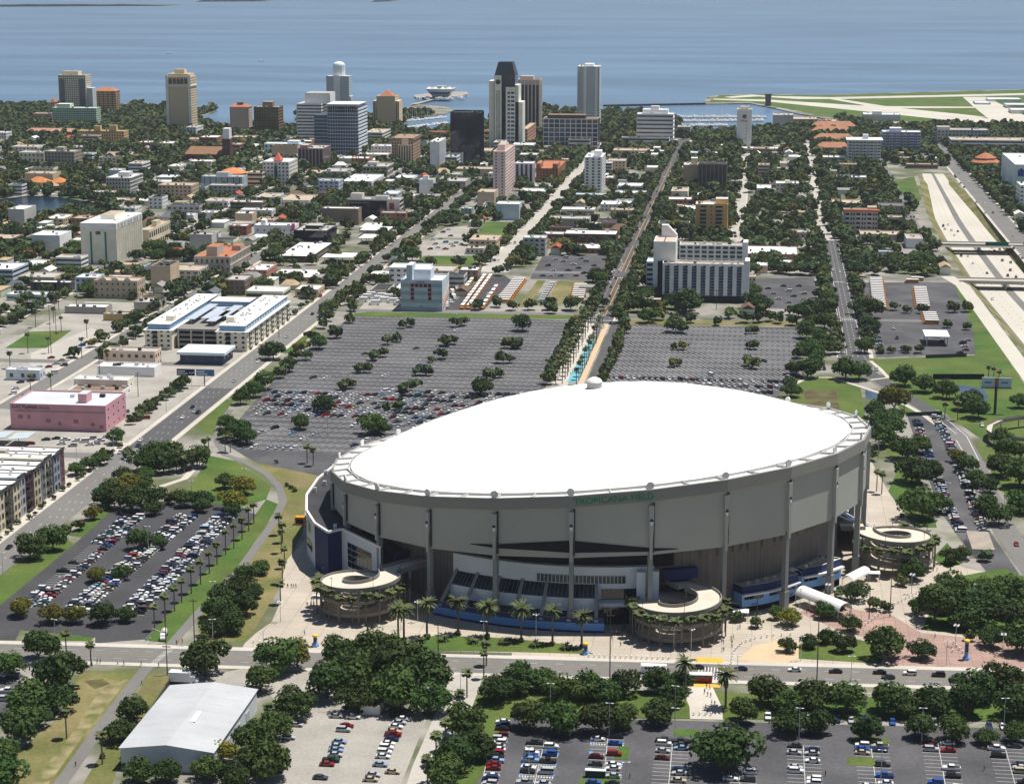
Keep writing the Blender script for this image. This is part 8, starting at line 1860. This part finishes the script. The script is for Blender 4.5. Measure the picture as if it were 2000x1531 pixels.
# billboards
(x, y) = G(383, 753); t = thing('billboard', 'twin panel billboard in front of avenue trees', 'billboard', (x, y, 0))
for k, (m, u) in enumerate(((M_navy, -11), (mat('ad_blue', (.07, .20, .42, 1), .5, .25, .3), 0.3))):
    b = MB(); b.box(u, u + 10.6, -.25, .25, 5.6, 9.6, bottom=True); f_ = ob('panel_frame', b.mesh('panel_frame', M_steel), t); b = MB(); b.box(u + .25, u + 10.35, -.32, -.25, 5.85, 9.35); ad = ob('advert', b.mesh('advert', m), f_)
    b = MB(); b.box(u + .6, u + 6.5, -.36, -.32, 6.5, 7.2); b.box(u + .6, u + 5, -.36, -.32, 7.8, 8.6); ob('advert_text_block', b.mesh('advert_text_block', paint('#c9c4d3')), f_)
for u in (-6, 5):
    b = MB(); b.tube((u, 0, 0), (u, 0, 5.8), .3, None, 7); ob('post', b.mesh('post', M_dark_steel), t)
(x, y) = G(1943, 808); t = thing('billboard', 'tall monopole billboard with two pale panels on the lawn', 'billboard', (x, y, 0))
b = MB(); b.tube((0, 0, 0), (0, 0, 15), .75, None, 10); ob('post', b.mesh('post', M_dark_steel), t)
for u, rz_ in ((-7.6, .12), (1.0, -.12)):
    b = MB(); b.box(u, u + 6.8, -.3, .3, 14.4, 19.6, bottom=True); f_ = ob('panel', b.mesh('panel', paint('#9fb0c0')), t); b = MB(); b.box(u + 1.4, u + 5, -.36, -.3, 16.5, 17.4); ob('advert_mark', b.mesh('advert_mark', paint('#3f78a8')), f_)
b = MB(); b.box(-.9, 1.1, -.4, .4, 14.6, 19.4); ob('middle_column', b.mesh('middle_column', paint('#8a5a3c')), t); b = MB(); b.box(-8, 8.2, -.9, .9, 13.9, 14.3, bottom=True); ob('catwalk', b.mesh('catwalk', M_dark_steel), t)
# fences, canopies, curved footbridge
def fence(p0, p1, h, m, lab):
    (x0, y0), (x1, y1) = G(*p0), G(*p1); t = thing('fence', lab, 'fence', (x0, y0, 0)); L = math.hypot(x1 - x0, y1 - y0); n = max(2, int(L / 4)); t.rotation_euler = (0, 0, math.atan2(y1 - y0, x1 - x0))
    for k in range(n):
        b = MB(); b.box(L * k / n + .08, L * (k + 1) / n - .08, -.04, .04, .05, h); ob('panel', b.mesh('panel', m), t); b = MB(); b.tube((L * k / n, 0, 0), (L * k / n, 0, h + .15), .07, None, 5); ob('post', b.mesh('post', M_dark_steel), t)
fence((1822, 741), (1922, 741), 3.2, M_black, 'long black screened fence across the lawn'); fence((1770, 813), (1840, 811), 2.2, mat('screen_green', (.008, .06, .045, 1), .8, .1), 'dark green screened fence at the end of the curved car park'); fence((1808, 700), (1888, 697), 2.2, M_dark_steel, 'dark mesh fence round the fuel compound'); fence((1838, 830), (1905, 1000), 2.0, mat('hedge_screen', (.03, .05, .02, 1), .9, .2), 'dark hedge like fence beside the curved car park'); fence((345, 1318), (236, 1482), 2.2, M_dark_steel, 'mesh fence between cycle path and warehouse'); fence((800, 1275), (1000, 1280), 1.1, mat('pale_rail', (.45, .5, .35, 1), .6, .1), 'low pale railing along the stadium lawn')
t = thing('footbridge', 'elevated hairpin footbridge on slim posts over the lawn', 'bridge', (*G(1945, 850), 0)); o = G(1945, 850); Z = 5.0
pts = PX([(2040, 812), (1990, 817), (1955, 822), (1934, 832), (1932, 842), (1942, 849), (1970, 856), (2010, 860), (2040, 862)], Z)
b = MB(); L_, R_ = [], []
for k, p in enumerate(pts):
    a, c = Vector(pts[max(0, k - 1)]), Vector(pts[min(len(pts) - 1, k + 1)]); d = (c - a).normalized(); L_.append((p[0] - d.y * 1.5 - o[0], p[1] + d.x * 1.5 - o[1])); R_.append((p[0] + d.y * 1.5 - o[0], p[1] - d.x * 1.5 - o[1]))
for k in range(len(pts) - 1): b.prism([L_[k], L_[k + 1], R_[k + 1], R_[k]], Z - .4, Z, bottom=True)
ob('deck', b.mesh('deck', M_conc), t)
for s_, E in ((1, L_), (-1, R_)):
    b = MB()
    for k in range(len(pts) - 1): b.face([(*E[k], Z - .4), (*E[k + 1], Z - .4), (*E[k + 1], Z + 1), (*E[k], Z + 1)])
    ob('railing', b.mesh('railing', M_ramp_wall), t)
for k in range(1, len(pts) - 1):
    b = MB(); x, y = pts[k][0] - o[0], pts[k][1] - o[1]; b.tube((x, y, 0), (x, y, Z - .4), .35, None, 8); ob('post', b.mesh('post', M_conc), t)
for (px, py, w, d, h, lab) in ((1446, 1213, 6, 4.5, 3, 'flat white tent canopy on the plaza by the ramp'), (1434, 1196, 9, 2.5, 3.4, 'grey turnstile shelter between ramp and gate building'), (1920, 1090, 9, 26, 3.6, 'slatted pergola shelter beside the curved car park'), (1706, 1136, 5, 4, 3, 'small white tent near the tall ramp'), (617, 1187, 4, 4, 3.4, 'little white kiosk at the foot of the ramp')):
    x, y = G(px, py); t = thing('canopy_tent', lab, 'canopy', (x, y, 0.08))
    if 'pergola' in lab:
        for k in range(16): b = MB(); b.box(-w / 2, w / 2, k * d / 16, k * d / 16 + .8, h, h + .2, bottom=True); ob('slat', b.mesh('slat', paint('#b3a390')), t)
    else: b = MB(); b.box(-w / 2, w / 2, 0, d, h, h + .3, bottom=True); ob('roof', b.mesh('roof', M_white if 'grey' not in lab else paint('#a8a59d')), t)
    for i in (-w / 2 + .2, w / 2 - .4):
        for j in (.2, d - .4): b = MB(); b.box(i, i + .2, j, j + .2, 0, h); ob('post', b.mesh('post', M_steel), t)
# ================================================================ PEOPLE
def person_mesh(stride, arm):
    V = {'pel': (0, 0, .95, .15), 'ch': (0, .01, 1.32, .17), 'nk': (0, 0, 1.50, .07), 'hd': (0, -.01, 1.66, .105), 'tp': (0, 0, 1.74, .08)}
    E = [('pel', 'ch'), ('ch', 'nk'), ('nk', 'hd'), ('hd', 'tp')]
    for s, n in ((-1, 'l'), (1, 'r')):
        g_ = stride * s
        V['hp' + n] = (.1 * s, 0, .90, .10); V['kn' + n] = (.11 * s, -g_ * .5 - .02, .50, .075); V['an' + n] = (.11 * s, -g_, .10, .05); V['to' + n] = (.12 * s, -g_ - .16, .045, .045)
        V['sh' + n] = (.19 * s, .01, 1.42, .075); V['el' + n] = (.25 * s, g_ * arm + .03, 1.14, .05); V['wr' + n] = (.26 * s, g_ * arm * 1.6 - .10, .92, .04); V['ha' + n] = (.26 * s, g_ * arm * 1.8 - .13, .84, .045)
        E += [('pel', 'hp' + n), ('hp' + n, 'kn' + n), ('kn' + n, 'an' + n), ('an' + n, 'to' + n), ('ch', 'sh' + n), ('sh' + n, 'el' + n), ('el' + n, 'wr' + n), ('wr' + n, 'ha' + n)]
    ks = list(V); me = bpy.data.meshes.new('person'); me.from_pydata([V[k][:3] for k in ks], [(ks.index(a), ks.index(b)) for a, b in E], [])
    o = bpy.data.objects.new('tmp', me); col.objects.link(o); md = o.modifiers.new('skin', 'SKIN')
    for i, k in enumerate(ks): me.skin_vertices[0].data[i].radius = (V[k][3], V[k][3]); me.skin_vertices[0].data[i].use_root = (k == 'pel')
    o.modifiers.new('sub', 'SUBSURF').levels = 1
    out = bpy.data.meshes.new_from_object(o.evaluated_get(bpy.context.evaluated_depsgraph_get())); bpy.data.objects.remove(o)
    out.materials.clear()
    for m in (M_cloth, mat('trousers', (.03, .035, .05, 1), .9, 0), M_skin, mat('hair', (.025, .018, .012, 1), .8, 0)): out.materials.append(m)
    for p in out.polygons:
        c = p.center; p.material_index = 1 if c.z < .93 and abs(c.x) < .2 else 2 if (c.z < 1.12 and abs(c.x) > .2) or 1.5 < c.z < 1.68 else 3 if c.z >= 1.68 else 0
    out.polygons.foreach_set('use_smooth', [True] * len(out.polygons)); return out
PEOPLE = [person_mesh(.0, .5), person_mesh(.26, .6), person_mesh(-.22, .6)]
SH = [('dark', (.02, .022, .03)), ('navy', (.02, .04, .16)), ('white', (.7, .7, .68)), ('red', (.35, .02, .02)), ('grey', (.18, .18, .19)), ('light blue', (.2, .38, .6))]
def folk(s, place, n=1, sp=0):
    for q in s.split(';'):
        f = list(map(float, q.split()))
        for k in range(n):
            x, y = G(f[0] + brng.uniform(-sp, sp), f[1] + brng.uniform(-sp * .5, sp * .5)); cn, rgb = brng.choice(SH); i = brng.randrange(3)
            ob('person', PEOPLE[i], None, f'person in {cn} top {"standing" if i == 0 else "walking"} {place}', 'person', 'people ' + place, loc=(x, y, .16 if 'kerb' in place else .1), rz=brng.uniform(0, 6.28), scale=1.04, color=(*rgb, 1))
folk('562 1148;569 1148;573 1148;578 1148;600 1184;607 1184;613 1183;595 1240;525 1253;532 1253', 'on the plaza beside the annexe'); folk('762 1252;768 1252', 'near the first date palm')
folk('170 1301;180 1302;190 1297;196 1296;230 1298;242 1300;276 1300;310 1304;285 1253;294 1253;345 1259;356 1256', 'along the kerb by the cycle crossing'); folk('277 1338;148 1497', 'on the cycle path'); folk('1200 1236;1215 1230;1225 1238', 'at the stadium gate', 4, 7); folk('1195 1250;1212 1262', 'before the stadium gate')
folk('1425 1262;1415 1270;1410 1255;1432 1248;1440 1230;1480 1205;1470 1225', 'by the ramp and the white tent', 2, 6); folk('1380 1345;1386 1347;1382 1360;1388 1362;1376 1355;1390 1376;1396 1378;1378 1385;1381 1395', 'on the path below the orange crossing'); folk('1575 1195;1582 1196;1588 1196;1618 1205;1622 1208;1508 1196;1515 1193;1600 1190;1640 1192;1560 1186', 'on the brick plaza under the vault', 2, 4)
folk('1942 1142;1955 1140;1972 1138', 'at the car park corner', 3, 5); folk('1830 1116;1876 1128;1826 1246;1922 1505;1612 1515;1230 1520;1380 1310;1660 1200', 'strolling alone'); folk('1140 700;1165 655;1120 730', 'on the fountain walk', 2, 6)

# ---- where only a count from a landmark tells look-alikes apart, the label counts
ORD = 'nearest second third fourth fifth sixth seventh eighth ninth tenth eleventh twelfth thirteenth fourteenth fifteenth sixteenth seventeenth eighteenth nineteenth twentieth'.split()
ORD += ['twenty-' + o for o in 'first second third fourth fifth sixth seventh eighth ninth'.split()] + ['thirtieth'] + ['thirty-' + o for o in 'first second third fourth fifth sixth seventh eighth ninth'.split()]
LMS = [(s, lm, G(*lp)) for _, s, lm, lp in AREAS] + [('by the storage building', 'the gravel strip', G(900, 612)), ('nose to tail file', 'the hedge street', G(925, 612)), ('beside the hedge', 'the hedge street', G(945, 612)), ('left of the lawn', 'the hedge street', G(985, 612)), ('right of the lawn', 'the hedge street', G(1126, 612)),
        ('under the avenue trees', 'the dome', G(1700, 760)), ('middle block', 'the dome', G(1700, 760)), ('behind the fuel canopy', 'the fuel canopy', G(1830, 670)), ('far hedge', 'the fuel canopy', G(1830, 670)), ('by the annexe', 'the annexe', G(640, 1090)), ('below the louvre', 'the atrium', G(1000, 1220)), ('near the brick plaza', 'the gate building', G(1640, 1130)),
        ('of the storage building', 'the storage building', G(820, 606)), ('sandy track', 'the hedge street', G(1056, 612)), ('striped car park', 'the storage building', G(820, 606)), ('of the full car park', 'the tanker truck', G(320, 1246)), ('of the marked car park', 'the orange crossing', G(1380, 1340)), ('on the stadium plaza', 'the annexe', G(640, 1110)), ('along main street', 'the tanker truck', G(320, 1246)), ('curving roadway', 'the dome', G(1150, 900))]
SETS = {}
for o in col.objects:
    if o.parent is None and o.get('category') in ('tree', 'palm tree', 'bus', 'street lamp', 'truck', 'shrub'): SETS.setdefault(o['label'], []).append(o)
for lab, os_ in SETS.items():
    if not 1 < len(os_) <= 39: continue
    hit = next(((lm, p) for k, lm, p in LMS if k in lab), None)
    if hit and len(lab.split()) <= 11:
        os_.sort(key=lambda o: math.hypot(o.location.x - hit[1][0], o.location.y - hit[1][1]))
        for k, o in enumerate(os_): o['label'] = f'{lab}, {ORD[k]} ' + ('to ' if k == 0 else 'from ') + hit[0]
# ================================================================ HAZE
b = MB(); b.box(-61000, 61000, -800, 61000, -9, 252, bottom=True)
hm = bpy.data.materials.new('haze'); hm.use_nodes = True; hn = hm.node_tree
hn.nodes.remove(hn.nodes['Principled BSDF']); pv = hn.nodes.new('ShaderNodeVolumePrincipled')
pv.inputs['Color'].default_value = (0.80, 0.88, 1.0, 1); pv.inputs['Density'].default_value = HAZE_D; pv.inputs['Anisotropy'].default_value = 0.2
hn.links.new(pv.outputs[0], hn.nodes['Material Output'].inputs['Volume'])
ob('haze', b.mesh('haze', hm), kind='stuff')
